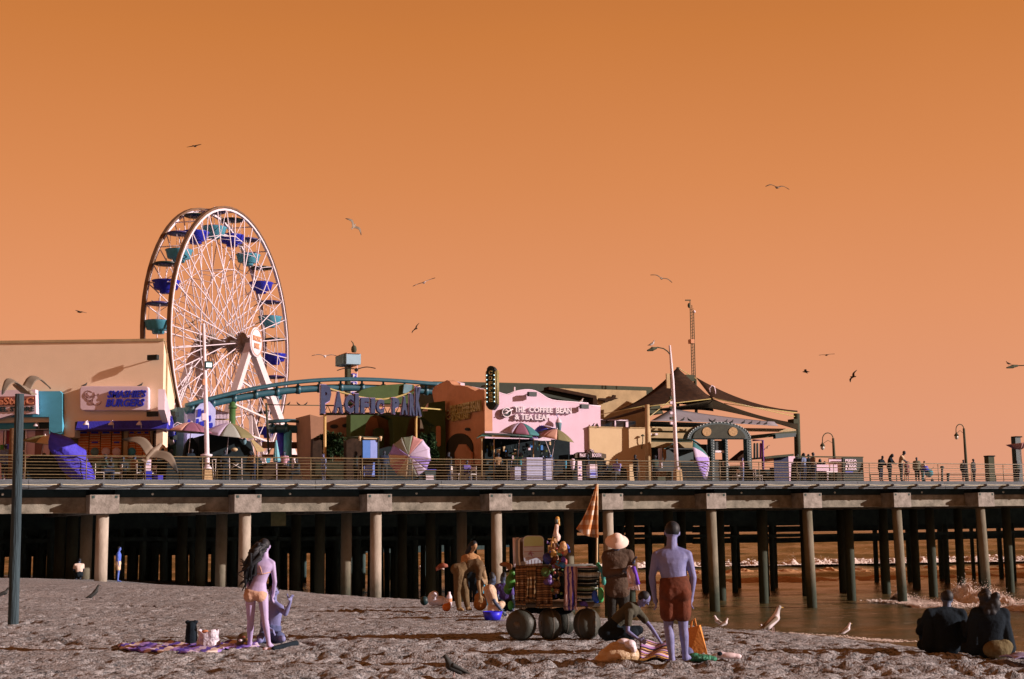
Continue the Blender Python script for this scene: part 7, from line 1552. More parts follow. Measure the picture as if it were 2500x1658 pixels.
# boogie boards
MBRD = [mat('brown board edge', (128, 84, 56), var=.2), mat('dark brown board', (92, 62, 44), var=.2), mat('tan board', (156, 108, 74), var=.2)]
def board(label, x0, x1, y0_, y1_, d, mt_, lean=.12, extra=None):
    t = thing('bodyboard', label, 'bodyboard', A((x0 + x1) / 2, y1_, d), 0, 'foam bodyboards standing on the cart')
    r_ = min(11, (x1 - x0) * .4); out = [(x0 + (x1 - x0) * .12, y1_), (x0, (y0_ + y1_) / 2 + 8), (x0, y0_ + r_)] + [((x0 + r_) + -r_ * math.cos(a), (y0_ + r_) - r_ * math.sin(a)) for a in np.linspace(0, math.pi / 2, 5)] + [((x1 - r_) + r_ * math.sin(a), (y0_ + r_) - r_ * math.cos(a)) for a in np.linspace(0, math.pi / 2, 5)] + [(x1, (y0_ + y1_) / 2 + 8), (x1 - (x1 - x0) * .12, y1_)]
    MB().prism([A(x, y, d + (y1_ - y) / 80 * lean) for x, y in out], (0, .045, 0)).build('deck', mt_, t)
    return t, out
for x0, x1, y0_, d, i in ((1255, 1271, 1312, .60, 0), (1259, 1279, 1314, .48, 1), (1265, 1288, 1313, .36, 2), (1269, 1292, 1312, .26, 1)):
    board(('dark brown bodyboard edge, second from the left of the stack', 'leftmost brown bodyboard edge standing on the cart', 'tan bodyboard edge, third from the left of the stack', 'brown bodyboard edge right behind the white printed one')[(1, 0, 2, 3)[[1255, 1259, 1265, 1269].index(x0)]], x0, x1, y0_, 1384, d, MBRD[i])
t, out = board('pale green and white bodyboard with red print, frontmost on the cart', 1277, 1328, 1308, 1386, .10, mat('pale board white', (212, 208, 218), rough=.45, var=.05))
MB().prism([A(x, y, .096 + (1386 - y) / 80 * .12) for x, y in ((1279, 1334), (1279, 1318), (1283, 1311), (1290, 1309.5), (1315, 1309.5), (1322, 1311), (1326.5, 1318), (1326.5, 1333))], (0, .004, 0)).build('green_band', mat('pale board green', (196, 206, 152), rough=.45, var=.05), t)
MPRT = mat('board red print', (176, 118, 130), var=.3)
for a, b, c_ in ((1279, 1335, 46), (1279, 1347, 46), (1280, 1362, 42)):
    MB().prism([A(a, b, .075), A(a + c_, b - 2, .075), A(a + c_, b - .6, .075), A(a, b + 1.4, .075)], (0, .004, 0)).build('print_line', MPRT, t)
rr = random.Random(6)
mb = MB()
for k in range(12): a = rr.uniform(0, 6.28); r1 = rr.uniform(3, 9); mb.tube([A(1297, 1352, .072), A(1297 + r1 * .5 * math.cos(a + .3), 1352 - r1 * .5 * math.sin(a), .07), A(1297 + r1 * math.cos(a), 1352 - r1 * math.sin(a), .072)], .006, 4)
mb.build('palm_print', MPRT, t)
mb = MB()
for k in range(5): x = 1289 + k * 8; mb.tube([A(x, 1383, .06), A(x + 1, 1367, .075)], .006, 4)
mb.build('print_bar', MPRT, t)
t = thing('white_stick', 'white stick upright at the left end of the cart', 'stick', A(1255, 1385, .3)); mb = MB(); mb.tube([A(1256, 1385, .3), A(1254, 1313, .3)], .02, 6); mb.build('stick', MWHITE, t)
# bunch of packed toys
bunch = [(1352, 1330, 11, 17, 'brown plush in clear bag', (150, 104, 66)), (1345, 1345, 10, 14, 'brown plush in clear bag', (128, 92, 62)), (1372, 1335, 13, 16, 'tan toy pack', (206, 146, 96)), (1378, 1345, 9, 14, 'orange toy pack', (220, 150, 104)), (1362, 1312, 7, 12, 'white net top', (232, 190, 172)), (1357, 1303, 6, 8, 'white net top', (226, 186, 168)), (1386, 1338, 5, 12, 'blue pail', (44, 76, 170)), (1335, 1363, 12, 16, 'dark blue ball pack', (36, 46, 120)), (1350, 1352, 9, 8, 'amber toy', (214, 150, 66)),
         (1352, 1368, 14, 13, 'dark red toy pack', (120, 60, 40)), (1362, 1378, 13, 12, 'rust toy pack', (134, 72, 46)), (1366, 1352, 8, 6, 'mint shovel', (120, 190, 150)), (1375, 1366, 7, 10, 'blue red ball', (90, 60, 170)), (1372, 1380, 9, 8, 'sea blue toy', (50, 120, 180)), (1333, 1400, 14, 14, 'green toy net', (76, 104, 46)), (1354, 1404, 12, 10, 'black bag', (30, 36, 44)), (1368, 1400, 8, 8, 'brown box', (130, 92, 58)), (1345, 1388, 9, 8, 'dark green toy', (48, 66, 50)), (1381, 1372, 5, 10, 'red toy', (170, 70, 60)), (1340, 1422, 13, 12, 'purple print toy', (104, 70, 128)), (1358, 1428, 13, 13, 'brown knit', (136, 92, 60)), (1342, 1440, 12, 10, 'tan knit', (156, 112, 76)), (1356, 1446, 11, 10, 'tan knit', (170, 120, 84))]
tb_ = thing('toy_bundle', 'tall bundle of bagged beach toys in brown, orange, blue and green on the cart', 'toys', A(1360, 1400, -.05))
mb = MB(); mb.tube([A(1358, 1460, .1), A(1359, 1300, .1)], .02, 6); mb.build('pole', MSTEEL, tb_)
for x, y, rx, rz_, nm, c in bunch:
    k = CY / FPX; mb = MB(); q = A(x, y, rr.uniform(-.12, .05)); rot = Matrix.Rotation(rr.uniform(-.5, .5), 3, 'Y')
    for _ in range(3): mb.ell(q + Vector((rr.uniform(-.3, .3) * rx * k, rr.uniform(-.03, .03), rr.uniform(-.3, .3) * rz_ * k)), rx * k * rr.uniform(.65, .85), rx * k * .6, rz_ * k * rr.uniform(.65, .85), 10, 7, rot=rot)
    o = mb.build('toy_pack', mat(nm, c, rough=.4, var=.35, scale=10, bump=.6, bscale=18, spec=.5), tb_); soften(o, .012, 1)
pal = [(128, 92, 62), (206, 146, 96), (44, 60, 140), (120, 60, 40), (76, 104, 46), (60, 140, 170), (214, 150, 66), (104, 70, 128), (36, 42, 50), (226, 186, 168), (170, 70, 60), (48, 66, 50)]
for q_ in range(46):
    x = rr.gauss(1360, 15); y = rr.uniform(1322, 1452); k = CY / FPX; c = pal[q_ % 12]; s1 = rr.uniform(2.5, 6)
    mb = MB(); p_ = A(x, y, rr.uniform(-.24, -.10))
    if q_ % 3 == 0: mb.bar(p_, p_ + Vector((rr.uniform(-1, 1), 0, rr.uniform(.6, 1.4))).normalized() * s1 * 2 * k, s1 * .7 * k, s1 * .3 * k)
    elif q_ % 3 == 1: mb.ell(p_, s1 * k, s1 * .7 * k, s1 * k * rr.uniform(.6, 1.5), 8, 6)
    else: mb.cap(p_, s1 * .35 * k, p_ + Vector((rr.uniform(-1, 1), 0, rr.uniform(-1, 1))) * s1 * 1.5 * k, s1 * .2 * k, 7)
    mb.build('small_toy', mat('small toy %d' % (q_ % 12), c, rough=.35, var=.4, scale=20, spec=.6), tb_)
gs = thing('goose_float_toy', 'orange beaked white neck of an inflatable bird sticking up from the toy bundle', 'toy', A(1360, 1312, -.05))
mb = MB(); mb.tube([A(1356, 1312, -.05), A(1358, 1295, -.05), A(1360, 1280, -.05)], [.05, .038, .03], 10); mb.build('neck', mat('white net top', (232, 190, 172)), gs)
mb = MB(); mb.cap(A(1361, 1266, -.05), .035, A(1365, 1282, -.05), .016); mb.build('beak', mat('amber toy', (214, 150, 66)), gs)
mb = MB(); mb.ell(A(1359, 1272, -.06), .03, .04, .04, 8, 6); mb.build('head', mat('grey down', (110, 108, 100)), gs)
# blankets
SER1 = stripes('brown serape', [(120, 84, 58), (92, 66, 48), (150, 106, 72), (104, 72, 50), (178, 132, 92), (84, 58, 44)], 9, 'Z')
SER2 = stripes('purple white serape', [(226, 184, 186), (84, 64, 150), (206, 168, 176), (150, 108, 100), (230, 190, 188), (110, 80, 160)], 5, 'X')
SER3 = stripes('olive serape', [(112, 84, 56), (136, 100, 66), (96, 70, 50), (168, 122, 82)], 7, 'Z')
def hang(label, x0, x1, y0_, y1_, d, mt_, fr=8):
    t = thing('blanket', label, 'blanket', A((x0 + x1) / 2, y0_, d), 0, 'woven striped blankets on the cart')
    rows = []
    for j in range(9):
        f = j / 8; row = []
        for i in range(9):
            g_ = i / 8; row.append(A(x0 + (x1 - x0) * g_ + 1.2 * math.sin(f * 4 + i), y0_ + (y1_ - y0_) * f, d - .05 * math.sin(f * 1.6) + .05 * math.sin(g_ * 15 + x0) * (f + .25)))
        rows.append(row)
    MB().sheet([[p + Vector((0, .3, .0)) for p in rows[0]]] + rows, .022).build('cloth', mt_, t)
    mb = MB(); L_ = rows[-1]
    for k in range(fr * 2):
        q = L_[0].lerp(L_[-1], (k + .5) / (fr * 2)); mb.tube([q, q + Vector((rr.uniform(-.015, .015), 0, -.03)), q + Vector((rr.uniform(-.02, .02), 0, -.065))], .008, 4)
    mb.build('fringe', mt_, t)
    return t
hang('brown serape blanket, leftmost of the row hung on the cart front', 1259, 1285, 1383, 1468, -.06, SER1)
hang('olive brown serape blanket, second from left on the cart front', 1286, 1307, 1383, 1462, -.08, SER3)
hang('tan brown blanket, third from left behind the green toy net', 1309, 1348, 1385, 1474, -.05, SER1, 10)
hang('violet and white serape blanket hanging over the middle of the cart', 1378, 1408, 1385, 1480, -.12, SER2, 8)
MSTK = [mat('white black folded blanket', (196, 190, 176), rough=.95, var=.6, scale=7, stretch=(5, 1, 1), bump=.4), mat('black folded blanket', (34, 42, 40), rough=.95, var=.3), mat('green grey folded blanket', (120, 130, 100), rough=.95, var=.5, scale=8, stretch=(5, 1, 1))]
for k, (y0_, y1_, i) in enumerate(((1386, 1396, 1), (1397, 1409, 0), (1410, 1419, 1), (1420, 1431, 1), (1432, 1442, 2), (1443, 1453, 1), (1454, 1462, 0))):
    t = thing('folded_blanket', ('black folded blanket on top of the pile at the right end of the cart', 'white and black folded blanket, second from the top of the pile', 'black folded blanket, third from the top of the pile', 'black folded blanket in the middle of the pile', 'grey green folded blanket below the middle of the pile', 'black folded blanket, second from the bottom of the pile', 'pale folded blanket at the bottom of the pile')[k], 'blanket', A(1436, y1_, 0), 0, 'folded blankets piled on the cart')
    rows = []; x0, x1 = 1408 + (k % 2), 1466 - k * 1.6
    o = MB(); h_ = (y1_ - y0_) * CY / FPX
    for a in range(9):
        pass
    pts = [A(x0, (y0_ + y1_) / 2 - k * 0, .05), A((x0 + x1) / 2, (y0_ + y1_) / 2 + 1, .0), A(x1, (y0_ + y1_) / 2 - 1, .05)]
    o.tube(pts, h_ * .5, 10); o.tube([p + Vector((0, .28, 0)) for p in pts], h_ * .5, 10); o.hexa([pts[0] + Vector((0, 0, -h_ / 2)), pts[2] + Vector((0, 0, -h_ / 2)), pts[2] + Vector((0, .28, -h_ / 2)), pts[0] + Vector((0, .28, -h_ / 2)), pts[0] + Vector((0, 0, h_ / 2)), pts[2] + Vector((0, 0, h_ / 2)), pts[2] + Vector((0, .28, h_ / 2)), pts[0] + Vector((0, .28, h_ / 2))])
    ob = o.build('cloth', MSTK[i], t); soften(ob, .014, 2)
    if i != 0: mb = MB(); mb.tube([p + Vector((0, -h_ * .48, h_ * .15)) for p in pts], .006, 4); mb.build('pale_stripe', MSTK[0], t)
mb = MB(); mb.tube([A(1408, 1385, 0), A(1466, 1384, .02)], .014, 6); mb.build('pale_rail', MPINKS, ct)
def blob(name, label, cat, parts, mt_, vox=.014, grp=None):
    q0 = parts[0]; t = thing(name, label, cat, A(q0[0], q0[1], q0[4] if len(q0) > 4 else 0), 0, grp); mb = MB(); k = CY / FPX
    for p in parts:
        x, y, rx, rz_ = p[:4]; d = p[4] if len(p) > 4 else 0
        mb.ell(A(x, y, d), rx * k, rx * k * .6, rz_ * k, 10, 7)
    o = mb.build('body', mt_, t); soften(o, vox, 1); return t
blob('blue_bag', 'blue and teal net bag tied to the right cart corner', 'bag', [(1470, 1390, 9, 8), (1473, 1405, 7, 12), (1474, 1420, 6, 10)], mat('teal blue net', (60, 132, 180), rough=.5, var=.5, scale=12, rgb2=(80, 160, 110)))
blob('green_float', 'green plastic knot at the foot of the flag pole', 'toy', [(1460, 1378, 6, 6), (1464, 1383, 5, 5)], mat('sea green plastic', (70, 160, 120), rough=.4, var=.3))
blob('blue_pail', 'blue beach pail hanging low at the right cart end', 'bucket', [(1452, 1455, 8, 14), (1456, 1465, 8, 8)], mat('bright blue pail', (50, 90, 200), rough=.4))
blob('green_pail', 'bright green beach pail hanging beside the blue one', 'bucket', [(1467, 1452, 8, 18), (1467, 1464, 7, 8)], mat('bright green pail', (80, 170, 96), rough=.4))
blob('blue_shovel', 'small blue shovel at the rightmost side of the cart', 'toy', [(1482, 1450, 4, 9), (1484, 1458, 3, 7)], mat('bright blue pail', (50, 90, 200)))
blob('violet_cloth', 'violet cloth tucked under the right side of the cart', 'cloth', [(1424, 1474, 11, 7), (1432, 1478, 8, 5)], mat('violet cloth lump', (92, 72, 150), var=.4, scale=9))
blob('white_pad', 'white folded pad under the cart centre', 'cloth', [(1397, 1474, 8, 8), (1388, 1476, 6, 6)], MWHITE)
blob('green_inflatable', 'large dark green inflatable leaning at the left end of the cart', 'toy', [(1246, 1420, 13, 18, .35), (1240, 1438, 11, 14, .35), (1250, 1400, 8, 10, .35)], mat('grass green vinyl', (70, 120, 48), rough=.4, var=.4, scale=5))
blob('orange_hat', 'dull orange straw hat heap left of the cart boards', 'hat', [(1232, 1378, 14, 6, .4), (1244, 1384, 8, 9, .4)], mat('rust straw', (150, 96, 62), var=.3))
blob('green_tub', 'bright green tub on the sand behind the left wheel', 'tub', [(1247, 1478, 8, 12, .5)], mat('bright green pail', (80, 170, 96)))
blob('cart_load', 'dark heap of packed goods filling the cart under the blankets', 'bag', [(1300, 1440, 34, 24, .4), (1350, 1440, 30, 26, .45), (1400, 1450, 30, 16, .45), (1440, 1462, 22, 12, .4)], MBLKC, vox=.03)
blob('under_cart_box', 'dark box slung below the cart frame', 'box', [(1330, 1492, 30, 8, .4), (1370, 1492, 30, 9, .4), (1300, 1490, 22, 8, .4)], MBLKC, vox=.03)
# flag-like closed umbrella
fl = thing('check_umbrella', 'closed orange and white checked umbrella on a pale pole at the right cart end', 'umbrella', A(1456, 1480, .1))
MCHK = bpy.data.materials.new('orange check'); MCHK.use_nodes = True; t_ = MCHK.node_tree; b = t_.nodes['Principled BSDF']; b.inputs['Roughness'].default_value = .85
co = t_.nodes.new('ShaderNodeTexCoord'); sp = t_.nodes.new('ShaderNodeSeparateXYZ'); t_.links.new(co.outputs['Object'], sp.inputs[0])
def band(sock, f):
    m1 = t_.nodes.new('ShaderNodeMath'); m1.operation = 'MULTIPLY'; m1.inputs[1].default_value = f; t_.links.new(sock, m1.inputs[0]); m2 = t_.nodes.new('ShaderNodeMath'); m2.operation = 'FRACT'; t_.links.new(m1.outputs[0], m2.inputs[0]); m3 = t_.nodes.new('ShaderNodeMath'); m3.operation = 'GREATER_THAN'; m3.inputs[1].default_value = .5; t_.links.new(m2.outputs[0], m3.inputs[0]); return m3.outputs[0]
ad = t_.nodes.new('ShaderNodeMath'); ad.operation = 'ADD'; t_.links.new(band(sp.outputs['X'], 10), ad.inputs[0]); t_.links.new(band(sp.outputs['Z'], 6.5), ad.inputs[1])
dv = t_.nodes.new('ShaderNodeMath'); dv.operation = 'MULTIPLY'; dv.inputs[1].default_value = .5; t_.links.new(ad.outputs[0], dv.inputs[0])
cr = t_.nodes.new('ShaderNodeValToRGB'); cr.color_ramp.elements[0].color = base_of((212, 128, 72)) + (1,); cr.color_ramp.elements[1].color = base_of((250, 220, 200)) + (1,); e = cr.color_ramp.elements.new(.5); e.color = base_of((226, 160, 112)) + (1,)
t_.links.new(dv.outputs[0], cr.inputs[0]); t_.links.new(cr.outputs[0], b.inputs['Base Color'])
edge = [(1457, 1180), (1448, 1208), (1436, 1240), (1422, 1270), (1407, 1292)]
rows = []
for i in range(10):
    f = i / 9; k = f * 4; a = min(int(k), 3); e_ = k - a; lx = edge[a][0] * (1 - e_) + edge[a + 1][0] * e_; ly = edge[a][1] * (1 - e_) + edge[a + 1][1] * e_
    ry_ = 1180 + 133 * f; rx_ = 1458 + 2 * f; row = []
    for j in range(11):
        g_ = j / 10; x = lx * (1 - g_) + rx_ * g_; y = ly * (1 - g_) + ry_ * g_ + 6 * f * math.sin(g_ * math.pi); row.append(A(x, y, .1 + (.14 * math.sin(g_ * math.pi * 3.2) * f - .10 * f)))
    rows.append(row)
MB().sheet(rows, .012).build('canopy_cloth', MCHK, fl)
mb = MB(); mb.tube([A(1457, 1480, .12), A(1457, 1380, .12), A(1459, 1182, .12)], [.018, .016, .013], 8); mb.build('pole', MCREAM, fl)
# ------------------------------------------------------------------ things on the sand
def G(x, y, z=3.17): return onZ(x, y, z)
def lump(name, label, cat, px, py, parts, mt_, vox=.014, extra=None):
    """parts: offsets in metres (x, y, z, rx, ry, rz) from the ground point"""
    g = G(px, py); t = thing(name, label, cat, g); mb = MB()
    for p in parts: mb.ell(g + Vector(p[:3]), p[3], p[4], p[5], 12, 8)
    o = mb.build('body', mt_, t); soften(o, vox, 1); return t, g
t, g = lump('sack', 'large tan plastic sack with white folded top in front of the crouching woman', 'bag', 1510, 1620, [(0, .1, .10, .27, .2, .13), (-.16, .1, .05, .16, .18, .07), (.02, .12, .17, .19, .15, .11), (.09, .12, .22, .13, .12, .10), (.17, .08, .1, .12, .14, .12), (-.05, .1, .14, .16, .15, .10)], mat('tan translucent plastic', (190, 146, 100), rough=.35, var=.2, scale=6, bump=1.0, bscale=9, spec=.5, rgb2=(214, 172, 140)))
mb = MB(); mb.ell(g + Vector((.16, .0, .25)), .08, .09, .06, 10, 6); mb.ell(g + Vector((.07, .02, .29)), .08, .07, .035, 8, 6); mb.ell(g + Vector((.20, .0, .19)), .05, .08, .06, 8, 6); o = mb.build('white_wrap', MWHITE, t); soften(o, .012, 1)
bl2 = thing('beach_blanket', 'orange, violet and pink striped blanket spread under the crouching woman hands', 'blanket', G(1598, 1608))
rows = [[G(1562 + 72 * i / 12, 1582 + 34 * k / 8, 3.17) + Vector((0, 0, .03 + .025 * math.sin(i * .6 + k * .5) + (.06 if k < 3 else .02))) for i in range(13)] for k in range(9)]
MB().sheet(rows, .02).build('cloth', stripes('sunset blanket', [(214, 140, 70), (70, 50, 100), (222, 160, 90), (60, 46, 70), (200, 140, 190), (230, 200, 200)], 1.7, 'Y'), bl2)
t = thing('paper_bag', 'tall orange paper shopping bag standing right of the man legs', 'bag', G(1705, 1600)); g = t.location
a_ = [Vector((-.12, 0, 0)), Vector((.13, -.02, 0)), Vector((.15, .16, 0)), Vector((-.10, .16, 0))]
MO = mat('orange paper', (222, 134, 62), rough=.6, var=.12, bump=.3)
tp_ = [Vector((-.14, .0, .37)), Vector((.02, -.03, .41)), Vector((.06, .10, .41)), Vector((-.11, .12, .37))]
MB().hexa([g + p for p in a_] + [g + p for p in tp_]).build('body', MO, t); mb = MB(); mb.tube([g + Vector((-.09, .05, .36)), g + Vector((-.07, .05, .46)), g + Vector((-.03, .05, .5)), g + Vector((-.01, .05, .38))], .016, 6); mb.build('handle', MO, t)
lump('green_wrap', 'crumpled sea green wrapping at the foot of the orange bag', 'wrapping', 1715, 1614, [(0, 0, .04, .17, .1, .05), (-.1, .03, .05, .1, .08, .06), (.12, -.02, .03, .08, .06, .04)], mat('crumpled green plastic', (58, 120, 90), rough=.5, var=.5, scale=14, bump=1, bscale=20))
lump('dark_pouch', 'small slate violet pouch left of the green wrapping', 'pouch', 1678, 1606, [(0, 0, .07, .09, .07, .08)], mat('slate violet cloth', (92, 86, 120), var=.5, scale=12))
t, g = lump('white_shoes', 'white pair of shoes tumbled on the sand right of the orange bag', 'shoes', 1775, 1610, [(-.07, 0, .06, .07, .05, .05), (.03, -.02, .05, .13, .06, .045), (.13, -.02, .04, .07, .05, .04)], mat('white rubber', (236, 200, 196), rough=.5))
mb = MB(); mb.ell(g + Vector((-.1, -.04, .08)), .035, .02, .03, 8, 6); mb.build('dark_opening', MBLKC, t)
t, g = lump('white_scrap', 'thin white scrap on the sand left of the big tan sack', 'litter', 1440, 1612, [(0, 0, .01, .06, .02, .012), (.05, 0, .012, .03, .02, .012)], MWHITE)
# left group on the sand
t = thing('backpack', 'tall black bag standing on the purple towel', 'bag', G(465, 1575)); g = t.location; mb = MB()
mb.cap(g + Vector((0, .05, .1)), .10, g + Vector((.0, .05, .3)), .085); mb.ell(g + Vector((0, .05, .04)), .11, .1, .05, 12, 6); mb.ell(g + Vector((-.06, .05, .36)), .05, .05, .03, 8, 5); mb.ell(g + Vector((.06, .05, .36)), .05, .05, .03, 8, 5); o = mb.build('body', MBLKC, t); soften(o, .012, 1)
t = thing('tote_bag', 'crumpled white plastic tote with orange things inside on the purple towel', 'bag', G(508, 1582)); g = t.location
rows = []
for k in range(7):
    f = k / 6; rows.append([g + Vector(((.17 + .02 * math.sin(i * 2.1 + k) - .03 * f) * math.cos(i * 2 * math.pi / 18), .02 + (.10 + .015 * math.sin(i * 1.7)) * math.sin(i * 2 * math.pi / 18), .02 + .24 * f + (.03 * math.sin(i * .9) if k == 6 else 0))) for i in range(19)])
MB().sheet(rows, .012).build('body', mat('white crinkled plastic', (214, 190, 196), rough=.35, var=.3, scale=8, bump=1, bscale=12, spec=.6), t); mb = MB(); mb.ell(g + Vector((-.05, 0, .24)), .06, .05, .04, 10, 6); mb.ell(g + Vector((.05, 0, .23)), .05, .05, .04, 10, 6); mb.build('contents', mat('orange contents', (200, 120, 84), var=.3), t)
t = thing('purple_towel', 'long rumpled purple and white towel lying on the sand at the left', 'towel', G(470, 1592))
rows = []
for k in range(10):
    f = k / 9; row = []
    for i in range(41):
        g_ = i / 40; x = 292 + 340 * g_; y0_ = 1588 - 4 * g_ - 14 * f + 12 * math.sin(g_ * 3.1) * (1 - f) * (1 if g_ < .75 else .4); row.append(G(x + 4 * math.sin(f * 9), y0_) + Vector((0, 0, .025 + .03 * math.sin(i * 1.1 + k * 1.9) * math.cos(k * .7 + i * .4))))
    rows.append(row)
MB().sheet(rows, .02).build('cloth', stripes('purple white towel', [(150, 112, 190), (216, 180, 196), (104, 76, 170), (236, 196, 180), (172, 130, 196), (90, 66, 160)], 1.3, 'X'), t)
t, g = lump('patterned_bag', 'round dark bag with yellow flower pattern at the bikini woman feet', 'bag', 596, 1582, [(0, .05, .12, .13, .1, .12), (-.02, .05, .04, .15, .1, .05)], mat('dark brown bag', (92, 70, 44), rough=.6, var=.5, scale=9))
for dx, dz, mt_ in ((-.05, .12, MWHITE), (.03, .07, mat('ochre petal', (210, 170, 80))), (.06, .13, mat('ochre petal', (210, 170, 80))), (.0, .17, mat('dull red petal', (150, 80, 60)))): MB().ell(g + Vector((dx, -.05, dz)), .03, .012, .02, 8, 5).build('flower', mt_, t)
t = thing('black_mat', 'rolled black mat lying right of the bikini woman feet', 'mat', G(698, 1587)); g = t.location; mb = MB(); mb.cap(G(668, 1590) + Vector((0, 0, .04)), .035, G(722, 1581) + Vector((0, 0, .06)), .05); mb.build('mat', MBLKC, t)
lump('shoe_pair', 'small pale shoes at the end of the purple towel', 'shoes', 648, 1590, [(0, 0, .03, .05, .04, .03), (.07, .02, .03, .05, .04, .03)], MPINKS)
# between bending people
t, g = lump('white_bag_heap', 'white crumpled bag heap on the sand left of the bending person', 'bag', 1062, 1480, [(-.05, .1, .16, .13, .12, .17), (.12, .1, .11, .16, .12, .12), (-.02, .05, .26, .1, .08, .09), (.24, .1, .06, .1, .1, .06)], mat('white crinkled plastic', (214, 190, 196)))
lump('dark_bag', 'dark green small bag left of the white bag heap', 'bag', 1035, 1478, [(0, .1, .1, .1, .1, .11)], MDTEAL)
lump('orange_bag', 'small glossy orange bag on the sand before the bending person', 'bag', 1090, 1492, [(0, 0, .08, .1, .08, .09), (.06, 0, .14, .04, .03, .06)], mat('orange contents2', (220, 120, 60), rough=.4))
t = thing('bottle', 'white bottle standing behind the small orange bag', 'bottle', G(1097, 1478)); MB().lathe(t.location, [(0, 0), (.06, 0), (.065, .2), (.03, .27), (.03, .31), (0, .31)], 12).build('bottle', MWHITE, t); MB().lathe(t.location + Vector((0, 0, .08)), [(.067, 0), (.067, .08)], 12).build('label', MTERRA, t)
t, g = lump('tote', 'tall orange brown tote between the bending and crouching people', 'bag', 1172, 1492, [(0, .05, .15, .15, .1, .15), (0, .05, .28, .13, .08, .12)], mat('orange brown weave', (176, 110, 60), var=.4, scale=14))
t = thing('beach_chair', 'turquoise folding beach chair leg frame beside the crouching people', 'chair', G(1180, 1480)); g = t.location; k = g.y / FPX
for (a, b, c_, d_) in ((1176, 1480, 1184, 1402), (1190, 1478, 1184, 1402), (1172, 1430, 1190, 1432)): mb = MB(); mb.tube([atY(a, b, g.y), atY(c_, d_, g.y + .15)], .028, 6); mb.build('leg' if b > 1450 else 'seat_bar', MTEAL, t)
t = thing('red_cloth', 'red and orange cloth hanging at the left hip of the bending person', 'cloth', atY(1080, 1378, G(1128, 1490).y)); Yb = G(1128, 1490).y
MB().sheet([[atY(x, y, Yb + d) for x, y, d in r_] for r_ in (((1064, 1386, 0), (1072, 1378, .05), (1082, 1374, 0), (1092, 1378, .03)), ((1066, 1394, 0), (1074, 1390, .08), (1084, 1386, .02), (1094, 1384, .03)))], .03).build('cloth', mat('dull red cloth', (160, 86, 66), var=.3), t)
# ------------------------------------------------------------------ birds
def gull_mat(name, body, wing, tip, dark=False):
    if name in MATS: return MATS[name]
    mt = bpy.data.materials.new(name); mt.use_nodes = True; t_ = mt.node_tree; b = t_.nodes['Principled BSDF']; b.inputs['Roughness'].default_value = .8
    co = t_.nodes.new('ShaderNodeTexCoord'); sp = t_.nodes.new('ShaderNodeSeparateXYZ'); t_.links.new(co.outputs['Object'], sp.inputs[0])
    ab = t_.nodes.new('ShaderNodeMath'); ab.operation = 'ABSOLUTE'; t_.links.new(sp.outputs['X'], ab.inputs[0])
    cr = t_.nodes.new('ShaderNodeValToRGB'); E = cr.color_ramp.elements
    E[0].position = .07; E[0].color = base_of(body) + (1,); E[1].position = .12; E[1].color = base_of(wing) + (1,); e = E.new(.46); e.color = base_of(wing) + (1,); e = E.new(.54); e.color = base_of(tip) + (1,)
    t_.links.new(ab.outputs[0], cr.inputs[0]); t_.links.new(cr.outputs[0], b.inputs['Base Color']); MATS[name] = mt; return mt
MG_P = gull_mat('pale gull plumage', (236, 208, 204), (166, 148, 140), (44, 44, 46)); MG_B = gull_mat('brown gull plumage', (150, 124, 104), (124, 102, 84), (52, 48, 44)); MG_D = gull_mat('dark bird plumage', (44, 44, 42), (48, 44, 40), (30, 32, 34))
def gull(label, px, py, spx, yaw=0, roll=0, pitch=0, inner=18, outer=-14, sweep=.10, mt_=MG_P, span=1.35, group='gulls flying over the pier', Y=None):
    Y = Y or FPX * span / spx; p = atY(px, py, Y)
    t = thing('gull', label, 'gull', p, 0, group); t.rotation_euler = (R(pitch), R(roll), R(yaw))
    h = span / 2; Mx = pmat(t)
    def L(q): return Mx @ Vector(q)
    mb = MB(); 
    mb.cap(L((0, -.16, 0)), .04, L((0, .02, .0)), .068); mb.cap(L((0, .02, 0)), .068, L((0, .14, .01)), .05); mb.cap(L((0, .14, .01)), .045, L((0, .22, .02)), .036)
    mb.cap(L((0, .25, .015)), .014, L((0, .29, .008)), .008, 6)
    for s_ in (-1, 1):
        sec = []; x = .02; z = 0.0; yc = 0.0; ds = (h - .02) / 18
        for k_ in range(19):
            f = k_ / 18; ang = inner + (outer - inner) * (1 / (1 + math.exp(-(f - .45) * 11))); sw = sweep * 2.6 * (1 - 2.3 / (1 + math.exp(-(f - .42) * 11)))
            c = (.205 - .05 * f) * max(0.0, 1 - ((f - .0) ** 3.2)) ** .9 + .01
            sec.append((x * s_, yc, z + .02, c)); x += ds * math.cos(R(ang)); z += ds * math.sin(R(ang)); yc += ds * sw * 1.6
        rows = [[L((x, yc + c * .35, z)), L((x, yc + c * .1, z + .012)), L((x, yc - c * .65, z - .01))] for x, yc, z, c in sec]
        mb.sheet(rows, .022)
    rows = [[L((-.03, -.14, 0)), L((.03, -.14, 0))], [L((-.07, -.26, -.01)), L((.07, -.26, -.01))]]; mb.sheet(rows, .02)
    o = mb.build('body', mt_, t); soften(o, .0105, 1)
    # keep colours tied to the span: object coordinates are the bird's own
    return t
